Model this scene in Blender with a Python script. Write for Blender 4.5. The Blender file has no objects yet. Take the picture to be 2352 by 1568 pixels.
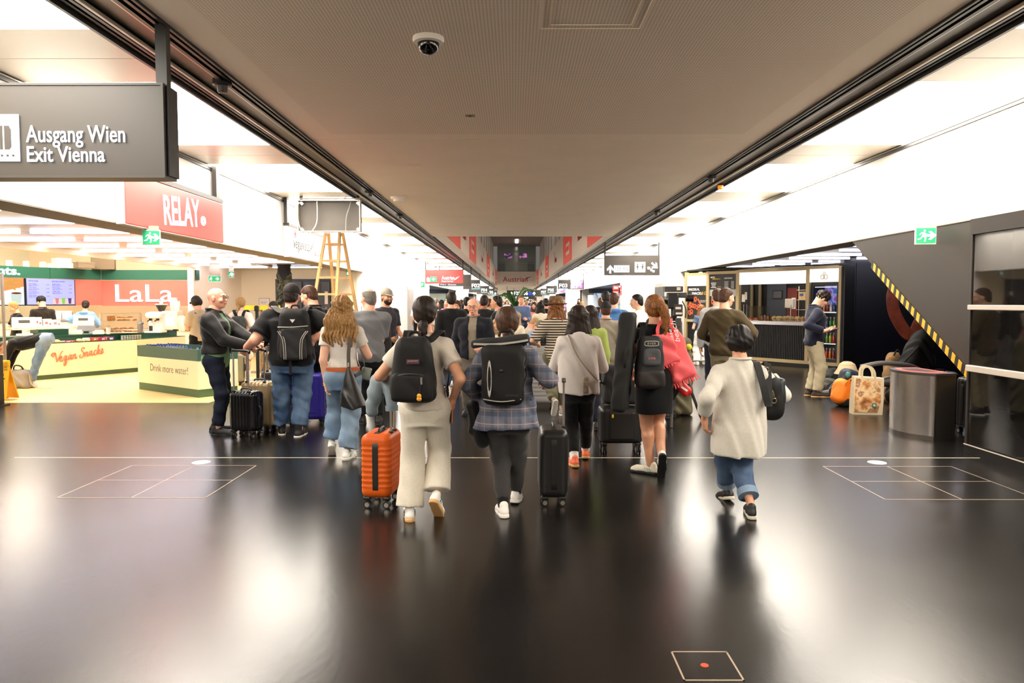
import bpy, bmesh, math, random
import numpy as np
from mathutils import Vector, Matrix, Euler

random.seed(7); np.random.seed(7)
S = bpy.context.scene
COL = S.collection
# ---------------------------------------------------------------- camera, world, exposure
CAM_H = 1.62
cd = bpy.data.cameras.new('camera'); cam = bpy.data.objects.new('camera', cd); COL.objects.link(cam)
cd.sensor_width = 36.0; cd.lens = 36.0 * 1700 / 2352; cd.clip_start = 0.05; cd.clip_end = 400
cam.location = (0, 0, CAM_H)
cam.rotation_euler = (math.radians(90) - math.atan(91 / 1700.0), 0, math.radians(0.135))
S.camera = cam
w = bpy.data.worlds.new('world'); S.world = w; w.use_nodes = True
w.node_tree.nodes['Background'].inputs[0].default_value = (1, 0.93, 0.85, 1)
w.node_tree.nodes['Background'].inputs[1].default_value = 0.05
S.view_settings.view_transform = 'Standard'; S.view_settings.look = 'None'
S.view_settings.exposure = 1.65; S.view_settings.gamma = 1.0; S.view_settings.use_curve_mapping = False
PANEL_E = 7.0        # luminous ceiling panels
STRIP_E = 8.5       # light strips in the shop ceilings
S.cycles.max_bounces = 8; S.cycles.diffuse_bounces = 6; S.cycles.glossy_bounces = 4; S.cycles.transmission_bounces = 6
S.cycles.transparent_max_bounces = 8; S.cycles.caustics_reflective = True; S.cycles.caustics_refractive = False
S.cycles.sample_clamp_indirect = 8.0; S.cycles.blur_glossy = 0.6

EK = 2.0 ** -S.view_settings.exposure       # lit signs and screens are given in display brightness
# ---------------------------------------------------------------- materials
def lin(c):
    if isinstance(c, str): c = tuple(int(c[i:i + 2], 16) for i in (0, 2, 4))
    if max(c) > 1.0: c = tuple(v / 255.0 for v in c)
    return tuple((v / 12.92 if v <= 0.04045 else ((v + 0.055) / 1.055) ** 2.4) for v in c) + (1.0,)
MATS = {}
def mat(name, col=(200, 200, 200), rough=0.6, metal=0.0, spec=0.5, noise=None, bump=None, emit=None, alpha=None, sheen=0.0, trans=0.0, col2=None, coat=0.0, stretch=None, ior=None):
    if name in MATS: return MATS[name]
    m = bpy.data.materials.new(name); MATS[name] = m; m.use_nodes = True
    nt = m.node_tree; b = nt.nodes['Principled BSDF']; c = lin(col)
    b.inputs['Base Color'].default_value = c; b.inputs['Roughness'].default_value = rough
    b.inputs['Metallic'].default_value = metal; b.inputs['Specular IOR Level'].default_value = spec
    if coat: b.inputs['Coat Weight'].default_value = coat; b.inputs['Coat Roughness'].default_value = 0.1
    if sheen: b.inputs['Sheen Weight'].default_value = sheen
    if trans: b.inputs['Transmission Weight'].default_value = trans
    if ior: b.inputs['IOR'].default_value = ior
    if alpha is not None: b.inputs['Alpha'].default_value = alpha
    if emit:
        b.inputs['Emission Color'].default_value = lin(emit[0]); b.inputs['Emission Strength'].default_value = emit[1] * EK
    if noise or bump:
        tc = nt.nodes.new('ShaderNodeTexCoord'); mp = nt.nodes.new('ShaderNodeMapping')
        nt.links.new(tc.outputs['Object'], mp.inputs[0])
        if stretch: mp.inputs['Scale'].default_value = stretch
    if noise:
        n = nt.nodes.new('ShaderNodeTexNoise'); n.inputs['Scale'].default_value = noise[0]; n.inputs['Detail'].default_value = 5
        nt.links.new(mp.outputs[0], n.inputs['Vector'])
        r = nt.nodes.new('ShaderNodeValToRGB'); k = noise[1]
        c2 = lin(col2) if col2 else tuple(v * (1 - k) for v in c[:3]) + (1,)
        c1 = c if col2 else tuple(min(1, v * (1 + k)) for v in c[:3]) + (1,)
        r.color_ramp.elements[0].color = c2; r.color_ramp.elements[1].color = c1
        r.color_ramp.elements[0].position = 0.32; r.color_ramp.elements[1].position = 0.68
        nt.links.new(n.outputs['Fac'], r.inputs[0]); nt.links.new(r.outputs[0], b.inputs['Base Color'])
    if bump:
        n2 = nt.nodes.new('ShaderNodeTexNoise'); n2.inputs['Scale'].default_value = bump[0]; n2.inputs['Detail'].default_value = 4
        nt.links.new(mp.outputs[0], n2.inputs['Vector'])
        bp = nt.nodes.new('ShaderNodeBump'); bp.inputs['Strength'].default_value = bump[1]; bp.inputs['Distance'].default_value = bump[2] if len(bump) > 2 else 0.01
        nt.links.new(n2.outputs['Fac'], bp.inputs['Height']); nt.links.new(bp.outputs[0], b.inputs['Normal'])
    return m
def emi(name, col, k):
    if name in MATS: return MATS[name]
    m = bpy.data.materials.new(name); MATS[name] = m; m.use_nodes = True; nt = m.node_tree
    nt.nodes.remove(nt.nodes['Principled BSDF']); e = nt.nodes.new('ShaderNodeEmission')
    e.inputs[0].default_value = lin(col); e.inputs[1].default_value = k * EK
    nt.links.new(e.outputs[0], nt.nodes['Material Output'].inputs[0]); return m

def nodemat(name, fn, rough=0.7, spec=0.4, emit=0.0):
    """material whose colour comes from fn(nt, objcoord_socket) -> colour socket"""
    if name in MATS: return MATS[name]
    m = bpy.data.materials.new(name); MATS[name] = m; m.use_nodes = True; nt = m.node_tree
    b = nt.nodes['Principled BSDF']; b.inputs['Roughness'].default_value = rough; b.inputs['Specular IOR Level'].default_value = spec
    tc = nt.nodes.new('ShaderNodeTexCoord'); o = fn(nt, tc.outputs['Object']); nt.links.new(o, b.inputs['Base Color'])
    if emit: nt.links.new(o, b.inputs['Emission Color']); b.inputs['Emission Strength'].default_value = emit * EK
    return m
def ramp(nt, fac, stops, interp='LINEAR'):
    r = nt.nodes.new('ShaderNodeValToRGB'); r.color_ramp.interpolation = interp
    e = r.color_ramp.elements
    while len(e) < len(stops): e.new(0.5)
    for k, (p, c) in enumerate(stops): e[k].position = p; e[k].color = lin(c)
    nt.links.new(fac, r.inputs[0]); return r.outputs[0]
def math_(nt, op, a, b=None, c=None):
    n = nt.nodes.new('ShaderNodeMath'); n.operation = op
    for i, v in enumerate((a, b, c)):
        if v is None: continue
        if hasattr(v, 'node'): nt.links.new(v, n.inputs[i])
        else: n.inputs[i].default_value = v
    return n.outputs[0]
def sep(nt, v):
    n = nt.nodes.new('ShaderNodeSeparateXYZ'); nt.links.new(v, n.inputs[0]); return n.outputs
def noise_(nt, v, scale, detail=4, stretch=None):
    if stretch:
        mp = nt.nodes.new('ShaderNodeMapping'); mp.inputs['Scale'].default_value = stretch; nt.links.new(v, mp.inputs[0]); v = mp.outputs[0]
    n = nt.nodes.new('ShaderNodeTexNoise'); n.inputs['Scale'].default_value = scale; n.inputs['Detail'].default_value = detail
    nt.links.new(v, n.inputs['Vector']); return n.outputs['Fac']
def mix_(nt, f, a, b):
    n = nt.nodes.new('ShaderNodeMix'); n.data_type = 'RGBA'
    for s, v in ((n.inputs[0], f), (n.inputs[6], a), (n.inputs[7], b)):
        if hasattr(v, 'node'): nt.links.new(v, s)
        else: s.default_value = v if not isinstance(v, (str, tuple)) else lin(v)
    return n.outputs[2]

# ---------------------------------------------------------------- mesh builder
def rotm(rx=0, ry=0, rz=0): return Euler((rx, ry, rz)).to_matrix().to_4x4()
def TR(x, y, z, rz=0): return Matrix.Translation((x, y, z)) @ Matrix.Rotation(rz, 4, 'Z')
class MB:
    def __init__(s): s.v = []; s.f = []; s.M = Matrix.Identity(4)
    def add(s, vs, fs):
        n = len(s.v); s.v += [tuple(s.M @ Vector(p)) for p in vs]; s.f += [tuple(i + n for i in f) for f in fs]; return s
    def box(s, c, d, rot=None, bev=0.0):
        x, y, z = d[0] / 2, d[1] / 2, d[2] / 2
        R = rot.to_3x3() if rot is not None else None; C = Vector(c)
        T = (lambda p: C + (R @ Vector(p) if R is not None else Vector(p)))
        if bev <= 0:
            vs = [T((sx * x, sy * y, sz * z)) for sz in (-1, 1) for sy in (-1, 1) for sx in (-1, 1)]
            return s.add(vs, [(0, 2, 3, 1), (4, 5, 7, 6), (0, 1, 5, 4), (2, 6, 7, 3), (0, 4, 6, 2), (1, 3, 7, 5)])
        b = min(bev, x * .98, y * .98, z * .98); bm = bmesh.new()
        for sx in (-1, 1):
            for sy in (-1, 1):
                for sz in (-1, 1):
                    k = b * 0.29
                    for p in ((x, y - b, z - b), (x - b, y, z - b), (x - b, y - b, z), (x - k, y - k, z - b), (x - k, y - b, z - k), (x - b, y - k, z - k)):
                        bm.verts.new(T((sx * p[0], sy * p[1], sz * p[2])))
        r = bmesh.ops.convex_hull(bm, input=bm.verts); bm.verts.index_update()
        s.add([v.co.copy() for v in bm.verts], [tuple(v.index for v in f.verts) for f in bm.faces]); bm.free(); return s
    def quad(s, a, b, c, d): return s.add([a, b, c, d], [(0, 1, 2, 3)])
    def loft(s, loops, cap=True, closed=True):
        n = len(loops[0]); vs = [p for l in loops for p in l]; fs = []
        for i in range(len(loops) - 1):
            for j in range(n if closed else n - 1):
                k = (j + 1) % n; fs.append((i * n + j, i * n + k, (i + 1) * n + k, (i + 1) * n + j))
        if cap and closed: fs.append(tuple(range(n - 1, -1, -1))); fs.append(tuple((len(loops) - 1) * n + j for j in range(n)))
        return s.add(vs, fs)
    def cyl(s, a, b, r0, r1=None, n=12, cap=True):
        r1 = r0 if r1 is None else r1; a = Vector(a); b = Vector(b); t = (b - a).normalized()
        u = t.orthogonal().normalized(); w_ = t.cross(u)
        L = [[p + (u * math.cos(2 * math.pi * i / n) + w_ * math.sin(2 * math.pi * i / n)) * r for i in range(n)] for p, r in ((a, r0), (b, r1))]
        return s.loft(L, cap)
    def lathe(s, prof, n=20, c=(0, 0, 0), cap=True):
        return s.loft([[(c[0] + r * math.cos(2 * math.pi * i / n), c[1] + r * math.sin(2 * math.pi * i / n), c[2] + z) for i in range(n)] for r, z in prof], cap)
    def prism(s, poly, z0, z1):
        return s.loft([[(x, y, z0) for x, y in poly], [(x, y, z1) for x, y in poly]])
    def prism3(s, poly, off):
        o = Vector(off); return s.loft([[Vector(p) for p in poly], [Vector(p) + o for p in poly]])
    def tube(s, pts, r, n=8, smooth=0, closed=False):
        P = catmull(pts, smooth, closed) if smooth else [Vector(p) for p in pts]
        rs = r if isinstance(r, (list, tuple)) else None
        L = []; u = None
        for i, p in enumerate(P):
            t = (P[min(i + 1, len(P) - 1)] - P[max(i - 1, 0)]).normalized()
            u = (t.orthogonal() if u is None else u - t * u.dot(t)).normalized(); w_ = t.cross(u)
            rr = r if rs is None else rs[0] + (rs[-1] - rs[0]) * i / (len(P) - 1) if len(rs) == 2 else rs[min(len(rs) - 1, int(i * len(rs) / len(P)))]
            L.append([p + (u * math.cos(2 * math.pi * k / n) + w_ * math.sin(2 * math.pi * k / n)) * rr for k in range(n)])
        return s.loft(L)
    def ribbon(s, pts, w_, t, nrm, smooth=4):
        P = catmull(pts, smooth); N = catmull(nrm, smooth) if isinstance(nrm, list) else [Vector(nrm)] * len(P); L = []
        for i, p in enumerate(P):
            T = (P[min(i + 1, len(P) - 1)] - P[max(i - 1, 0)]).normalized()
            n = (N[i] - T * N[i].dot(T)).normalized(); b = T.cross(n)
            ww = w_ if not isinstance(w_, (list, tuple)) else w_[0] + (w_[1] - w_[0]) * i / (len(P) - 1)
            L.append([p + b * ww / 2 + n * t / 2, p - b * ww / 2 + n * t / 2, p - b * ww / 2 - n * t / 2, p + b * ww / 2 - n * t / 2])
        return s.loft(L)
    def sphere(s, c, r, n=14, m=9):
        r = (r, r, r) if not isinstance(r, (tuple, list)) else r
        L = [[(c[0] + r[0] * math.sin(math.pi * j / m) * math.cos(2 * math.pi * i / n), c[1] + r[1] * math.sin(math.pi * j / m) * math.sin(2 * math.pi * i / n), c[2] - r[2] * math.cos(math.pi * j / m)) for i in range(n)] for j in range(1, m)]
        return s.loft(L)
    def torus(s, c, R, r, axis='Z', n=24, m=8, a0=0, a1=2 * math.pi):
        P = []
        for i in range(n + 1):
            a = a0 + (a1 - a0) * i / n; x, y = R * math.cos(a), R * math.sin(a)
            P.append({'Z': (c[0] + x, c[1] + y, c[2]), 'Y': (c[0] + x, c[1], c[2] + y), 'X': (c[0], c[1] + x, c[2] + y)}[axis])
        return s.tube(P, r, m)
    def mesh(s, name):
        me = bpy.data.meshes.new(name); me.from_pydata(s.v, [], s.f); return me
    def build(s, name, m=None, parent=None, smooth=False, angle=40):
        me = s.mesh(name)
        if smooth: shade(me, angle)
        return link(name, me, m, parent)
def shade(me, angle=40):
    me.polygons.foreach_set('use_smooth', np.ones(len(me.polygons), dtype=bool))
    if angle < 180:
        bm = bmesh.new(); bm.from_mesh(me); ca = math.radians(angle)
        for e in bm.edges:
            if len(e.link_faces) == 2 and e.calc_face_angle(0) > ca: e.smooth = False
        bm.to_mesh(me); bm.free()
def catmull(pts, k=4, closed=False):
    P = [Vector(p) for p in pts]; out = []; n = len(P)
    for i in range(n if closed else n - 1):
        g = (lambda j: P[j % n]) if closed else (lambda j: P[max(0, min(n - 1, j))])
        p0, p1, p2, p3 = g(i - 1), g(i), g(i + 1), g(i + 2)
        for j in range(k):
            t = j / k; out.append(0.5 * ((2 * p1) + (p2 - p0) * t + (2 * p0 - 5 * p1 + 4 * p2 - p3) * t * t + (3 * p1 - p0 - 3 * p2 + p3) * t ** 3))
    out.append(P[0].copy() if closed else P[-1].copy()); return out
def link(name, me, m, parent=None):
    o = bpy.data.objects.new(name, me); COL.objects.link(o)
    if m is not None:
        for q in (m if isinstance(m, (list, tuple)) else [m]): me.materials.append(q)
    if parent is not None: o.parent = parent
    return o
def tag(o, label, cat, group=None):
    o['label'] = label; o['category'] = cat
    if group: o['group'] = group
    return o
def thing(name, label, cat, loc=(0, 0, 0), rz=0.0, group=None):
    o = bpy.data.objects.new(name, None); COL.objects.link(o); o.empty_display_size = 0.1
    o.location = loc; o.rotation_euler = (0, 0, rz); return tag(o, label, cat, group)
def struct(o): o['kind'] = 'structure'; return o
def dup(root, loc=None, rz=None, label=None):
    r = root.copy(); COL.objects.link(r)
    if loc is not None: r.location = loc
    if rz is not None: r.rotation_euler = (0, 0, rz)
    if label: r['label'] = label
    for c0 in list(root.children):
        c = c0.copy(); COL.objects.link(c); c.parent = r
        for g0 in c0.children: g = g0.copy(); COL.objects.link(g); g.parent = c
    return r
def place(o, M): o.matrix_local = M; return o
_TXT = {}
def text(s, size, m, parent=None, M=None, name='lettering', ext=0.004, bold=0.0, sx=1.0, align='LEFT', shear=0.0, gap=1.0, line=1.0):
    """text laid in its own XY plane (x along the line, y up), returned as a mesh object"""
    cu = bpy.data.curves.new('t', 'FONT'); cu.body = s; cu.size = size; cu.extrude = ext; cu.offset = bold; cu.align_x = align
    cu.shear = shear; cu.space_character = gap; cu.space_line = line; cu.resolution_u = 3
    o = bpy.data.objects.new('t', cu); COL.objects.link(o)
    dg = bpy.context.evaluated_depsgraph_get(); me = bpy.data.meshes.new_from_object(o.evaluated_get(dg))
    bpy.data.objects.remove(o); bpy.data.curves.remove(cu); me.materials.clear(); me.name = name
    if sx != 1.0: me.transform(Matrix.Diagonal((sx, 1, 1, 1)))
    q = link(name, me, m, parent)
    if M is not None: q.matrix_local = M
    return q
FACE_CAM = Matrix.Rotation(math.pi / 2, 4, 'X')                      # text facing -Y, reading along +X
FACE_POSX = Matrix.Rotation(math.pi / 2, 4, 'Z') @ FACE_CAM          # facing +X, reading along +Y
FACE_NEGX = Matrix.Rotation(-math.pi / 2, 4, 'Z') @ FACE_CAM         # facing -X, reading along -Y
def T3(x, y, z): return Matrix.Translation((x, y, z))

# ---------------------------------------------------------------- survey helpers: camera geometry measured on site
_F, _TH, _YAW = 1700.0, math.atan(91 / 1700.0), math.radians(0.135)
def _ray(u, v):
    a, b = (u - 1176) / _F, (v - 784) / _F
    x, y, z = a, math.cos(_TH) - b * math.sin(_TH), -math.sin(_TH) - b * math.cos(_TH)
    return Vector((x * math.cos(_YAW) - y * math.sin(_YAW), x * math.sin(_YAW) + y * math.cos(_YAW), z))
def G(u, v, z=0.0):
    d = _ray(u, v); t = (z - CAM_H) / d.z; return Vector((d.x * t, d.y * t, z))
def at(u, v, Y):
    d = _ray(u, v); t = Y / d.y; return Vector((d.x * t, Y, CAM_H + d.z * t))
def planeM(A, B, s=0.0, z=0.0, off=0.0):
    """frame on the vertical plane A->B: x along it, y up, z towards the viewer side"""
    a, b = Vector((A[0], A[1], 0)), Vector((B[0], B[1], 0)); e = (b - a).normalized(); n = Vector((e.y, -e.x, 0)); p = a + e * s + n * off
    return Matrix(((e.x, 0, n.x, p.x), (e.y, 0, n.y, p.y), (0, 1, 0, z), (0, 0, 0, 1)))
def fit(s, w_, h, m, parent=None, M=None, name='lettering', ext=0.004, bold=0.0, rot=0.0, shear=0.0, align='LEFT', line=1.0):
    """lettering scaled to width w_ and height h, lower left corner at the frame's origin"""
    o = text(s, 1.0, m, parent, None, name, 0.0, bold, shear=shear, align=align, line=line); me = o.data
    co = np.empty(len(me.vertices) * 3, np.float32); me.vertices.foreach_get('co', co); co = co.reshape(-1, 3)
    mn, mx = co.min(0), co.max(0); k = (w_ / (mx[0] - mn[0]), h / (mx[1] - mn[1]))
    co[:, 0] = (co[:, 0] - mn[0]) * k[0]; co[:, 1] = (co[:, 1] - mn[1]) * k[1]; co[:, 2] = 0
    me.vertices.foreach_set('co', co.reshape(-1))
    if ext:                                                       # give the letters thickness
        bm = bmesh.new(); bm.from_mesh(me); bmesh.ops.remove_doubles(bm, verts=bm.verts, dist=1e-5)
        r = bmesh.ops.extrude_face_region(bm, geom=list(bm.faces))
        for v in r['geom']:
            if isinstance(v, bmesh.types.BMVert): v.co.z += ext
        bmesh.ops.recalc_face_normals(bm, faces=bm.faces); bm.to_mesh(me); bm.free()
    R = Matrix.Rotation(rot, 4, 'Z'); o.matrix_local = (M if M is not None else Matrix.Identity(4)) @ R
    return o
ORD = ['first', 'second', 'third', 'fourth', 'fifth', 'sixth', 'seventh', 'eighth', 'ninth', 'tenth', 'eleventh', 'twelfth', 'thirteenth', 'fourteenth', 'fifteenth', 'sixteenth', 'seventeenth', 'eighteenth', 'nineteenth', 'twentieth']
# ================================================================= THE SETTING
ZC, ZB = 3.75, 2.57                 # ceiling strips, lower edge of the white bulkheads
XL, XR = -4.78, 5.29                # white bulkheads
CL0, CL1, CR0, CR1 = -3.29, -2.66, 3.25, 3.84   # dark service channels in the ceiling
YEND = 130.0
M_white = mat('white_wall_paint', (238, 232, 224), 0.55, noise=(1.2, 0.03))
M_soffit = mat('beige_grey_soffit', (150, 138, 122), 0.6)
M_black = mat('matt_black_metal', (16, 15, 14), 0.45)
M_dark = mat('charcoal_metal', (52, 47, 43), 0.45)
M_silver = mat('brushed_aluminium', (170, 160, 148), 0.35, 0.8)
M_steel = mat('stainless_steel', (190, 186, 182), 0.22, 1.0, bump=(60, 0.1), stretch=(8, 8, .2))
M_chrome = mat('chrome', (205, 205, 205), 0.12, 1.0)
M_cream = mat('cream_ceiling_panel', (236, 226, 208), 0.4)
M_panel = emi('luminous_panel', (255, 246, 232), PANEL_E / EK)
M_strip = emi('light_strip', (236, 236, 255), STRIP_E / EK)
M_whitelit = emi('backlit_white', (255, 255, 255), 3.0)
M_glass = mat('clear_glass', (235, 245, 240), 0.02, trans=1.0, ior=1.05, alpha=0.25)

def floor_mat():
    m = mat('black_rubber_floor', (30, 27, 25), 0.25, spec=0.42); nt = m.node_tree; b = nt.nodes['Principled BSDF']
    tc = nt.nodes.new('ShaderNodeTexCoord'); o = tc.outputs['Object']
    n1 = noise_(nt, o, 0.7, 5); n2 = noise_(nt, o, 26.0, 3, (1, .5, 1)); n3 = noise_(nt, o, 160.0, 2)
    r = nt.nodes.new('ShaderNodeMapRange'); r.inputs[1].default_value = .3; r.inputs[2].default_value = .7; r.inputs[3].default_value = .23; r.inputs[4].default_value = .27
    nt.links.new(n1, r.inputs[0]); nt.links.new(r.outputs[0], b.inputs['Roughness'])
    c = ramp(nt, n1, [(0.3, (14, 13, 12)), (0.7, (24, 21, 19))]); nt.links.new(c, b.inputs['Base Color'])
    h = math_(nt, 'ADD', n2, math_(nt, 'MULTIPLY', n3, 0.35))
    xs = sep(nt, o)
    # hairline joints of the floor sheets
    for ax, per, off in ((1, 1.2, 0.43), (0, 3.1, 0.9)):
        fr = math_(nt, 'FRACT', math_(nt, 'DIVIDE', math_(nt, 'ADD', xs[ax], 60 + off), per))
        j = math_(nt, 'LESS_THAN', fr, 0.004 / per); c_j = j
    bp = nt.nodes.new('ShaderNodeBump'); bp.inputs['Strength'].default_value = 0.10; bp.inputs['Distance'].default_value = 0.004
    nt.links.new(h, bp.inputs['Height']); nt.links.new(bp.outputs[0], b.inputs['Normal']); return m
M_floor = floor_mat()
M_yellow_floor = mat('pale_yellow_floor', (232, 202, 138), 0.4, noise=(2, 0.04))
fl = struct(MB().box((0, 62, -0.05), (34, 140, 0.1)).build('floor', M_floor))
MB().box((-0.1, 7.63, 0.0006), (10.2, 0.012, 0.0012)).build('joint_strip', mat('brass_strip', (236, 216, 186), .3, emit=((236, 216, 186), .35)), fl)
struct(MB().box((-9.9, 17.65, 0.002), (10.0, 11.7, 0.004)).build('floor', M_yellow_floor))

# --- centre ceiling slab, perforated in front and plain behind
def perf_mat():
    def f(nt, o):
        s = sep(nt, o); d = []
        for ax in (0, 1):
            fr = math_(nt, 'FRACT', math_(nt, 'DIVIDE', math_(nt, 'ADD', s[ax], 50), 0.027))
            d.append(math_(nt, 'POWER', math_(nt, 'SUBTRACT', fr, 0.5), 2.0))
        dot = math_(nt, 'LESS_THAN', math_(nt, 'ADD', d[0], d[1]), 0.06)
        ins = math_(nt, 'MULTIPLY', math_(nt, 'LESS_THAN', math_(nt, 'ABSOLUTE', math_(nt, 'SUBTRACT', s[0], 0.29)), 2.62), math_(nt, 'LESS_THAN', s[1], 9.55))
        return mix_(nt, math_(nt, 'MULTIPLY', dot, ins), (240, 226, 208), (190, 172, 154))
    return nodemat('perforated_ceiling_board', f, 0.75, 0.2)
M_perf = perf_mat(); M_plain = mat('plain_ceiling_board', (240, 226, 208), 0.75, spec=0.2, noise=(1.5, 0.02))
ce = struct(MB().box((0.295, 10, ZC + 0.28), (5.9, 28.6, 0.5)).build('ceiling', M_plain))
MB().box((0.295, 2.92, ZC + 0.015), (5.9, 13.85, 0.03)).build('ceiling_panel', M_perf, ce)
MB().box((0.295, 17.08, ZC + 0.015), (5.9, 14.44, 0.03)).build('ceiling_panel', M_plain, ce)
hb = MB()
for x0, y0, x1, y1, t in ((0.2, 4.9, 0.99, 5.9, .012), (0.28, 4.98, 0.91, 5.82, .006)):
    for c, d in (((x0, (y0 + y1) / 2), (t, y1 - y0)), ((x1, (y0 + y1) / 2), (t, y1 - y0)), (((x0 + x1) / 2, y0), (x1 - x0, t)), (((x0 + x1) / 2, y1), (x1 - x0, t))):
        hb.box((c[0], c[1], ZC - 0.003), (d[0] + t, d[1], .006))
hb.build('access_hatch_frame', M_plain, ce)

# --- side ceilings: luminous and cream panels, repeating every 4.3 m
YS = [7.32 + 4.3 * k for k in range(-3, 28)]
for side, x0, x1 in (('left', XL, CL0), ('right', CR1, XR)):
    root = struct(MB().box(((x0 + x1) / 2, 62, ZC + 0.2), (x1 - x0, 140, 0.05)).build('ceiling', M_dark))
    wd = x1 - x0 - 0.03; meshes = []
    for nm, ln, m in (('light_panel', 1.425, M_panel), ('ceiling_panel', 0.695, M_cream)):
        me = MB().box((0, 0, 0), (wd, ln, 0.03), bev=0.004).mesh(nm); me.materials.append(m); meshes.append(me)
    for y in YS:
        for me, nm, off in ((meshes[0], 'light_panel', 0.72), (meshes[0], 'light_panel', 2.16), (meshes[1], 'ceiling_panel', 3.24), (meshes[1], 'ceiling_panel', 3.945)):
            if side == 'left' and nm == 'ceiling_panel' and 14.9 < y + off < 15.9 and off > 3.5: continue   # the panel taken out above the open light box
            o = bpy.data.objects.new(nm, me); COL.objects.link(o); o.parent = root; o.location = ((x0 + x1) / 2, y + off, ZC + 0.016)

# --- dark service channels with rails and a slatted grille
def grille_mat():
    def f(nt, o):
        s = sep(nt, o); fr = math_(nt, 'FRACT', math_(nt, 'DIVIDE', math_(nt, 'ADD', s[1], 50), 0.03))
        return mix_(nt, math_(nt, 'LESS_THAN', fr, 0.5), (70, 60, 50), (28, 24, 20))
    return nodemat('slatted_grille', f, 0.4)
M_grille = grille_mat()
for nm, x0, x1, inner in (('left', CL0, CL1, 1), ('right', CR0, CR1, -1)):
    r = struct(MB().box(((x0 + x1) / 2, 62, ZC + 0.17), (x1 - x0, 140, 0.04)).build('trim_1' if nm == 'left' else 'trim_2', M_black))
    a, sg = (x1, -1) if inner == 1 else (x0, 1)       # a is the edge beside the centre ceiling
    for off, wd_, h, z, m, pn in ((0.012, .022, .10, 0.03, M_black, 'rail'), (0.055, .012, .03, 0.05, M_silver, 'rail'), (0.085, .03, .09, 0.04, M_black, 'rail'), (0.118, .012, .02, 0.06, M_silver, 'rail'),
                                  (0.15, .035, .10, 0.04, M_black, 'rail'), (0.19, .018, .03, 0.02, M_silver, 'rail'), (0.315, .22, .02, 0.06, M_grille, 'grille'), (0.442, .025, .03, 0.02, M_cream, 'rail'),
                                  (0.485, .03, .09, 0.05, M_black, 'rail'), (0.52, .010, .02, 0.05, M_silver, 'rail'), (0.548, .025, .08, 0.05, M_black, 'rail'), (0.585, .010, .03, 0.04, M_silver, 'rail'), (0.612, .03, .10, 0.03, M_black, 'rail')):
        MB().box((a + sg * off, 62, ZC + z), (wd_, 140, h)).build(pn, m, r)

# --- walls and bulkheads
LG = [(42.0, 62.0), (78, 96)]; RG = [(36.9, 60.0), (76, 94)]        # openings to the gates (y ranges)
def side_wall(nm, X, sg, spans, zlo=0.0):
    """long white wall at X; spans = openings below the bulkhead"""
    mb = MB(); y = -6.0
    mb.box((X + sg * 0.1, 62, (ZB + ZC + .3) / 2), (0.2, 140, ZC + .3 - ZB))
    for a, b in spans + [(YEND + 2, YEND + 3)]:
        if a - y > 0.05: mb.box((X + sg * 0.1, (y + a) / 2, ZB / 2), (0.2, a - y, ZB))
        y = b
    return struct(mb.build(nm, M_white))
side_wall('wall_left', XL, -1, [(-6.0, 23.5)] + LG); side_wall('wall_right', XR, 1, [(-6.0, 23.6)] + RG)
for nm, X, sg in (('trim_3', XL, 1), ('trim_4', XR, -1)):            # black shadow gap with a thin rail above the bulkhead
    r = struct(MB().box((X + sg * 0.012, 62, ZC - 0.03), (0.024, 140, 0.07)).build(nm, M_black))
    MB().box((X + sg * 0.028, 62, ZC - 0.02), (0.01, 140, 0.012)).build('rail', M_silver, r)
struct(MB().box((XL - 0.36, 8.75, ZB + 0.02), (0.36, 29.5, 0.04)).build('trim_5', M_soffit))
struct(MB().box((XR + 0.36, 8.8, ZB + 0.02), (0.36, 29.6, 0.04)).build('trim_6', M_soffit))
for X in (XL - .1, XR + .1): struct(MB().box((X, 8.78, ZB - .002), (0.2, 29.5, 0.012)).build('trim_7', M_soffit))
# far end of the concourse
struct(MB().box((0.3, YEND, 3), (40, 0.3, 8)).build('wall_back', M_white))
struct(MB().box((0.3, -6, 3), (40, 0.3, 8)).build('wall_front', mat('grey_wall', (150, 142, 132), .7)))
struct(MB().box((0.3, 117, ZC + 0.2), (5.9, 32, 0.4)).build('ceiling', M_plain))

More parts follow.
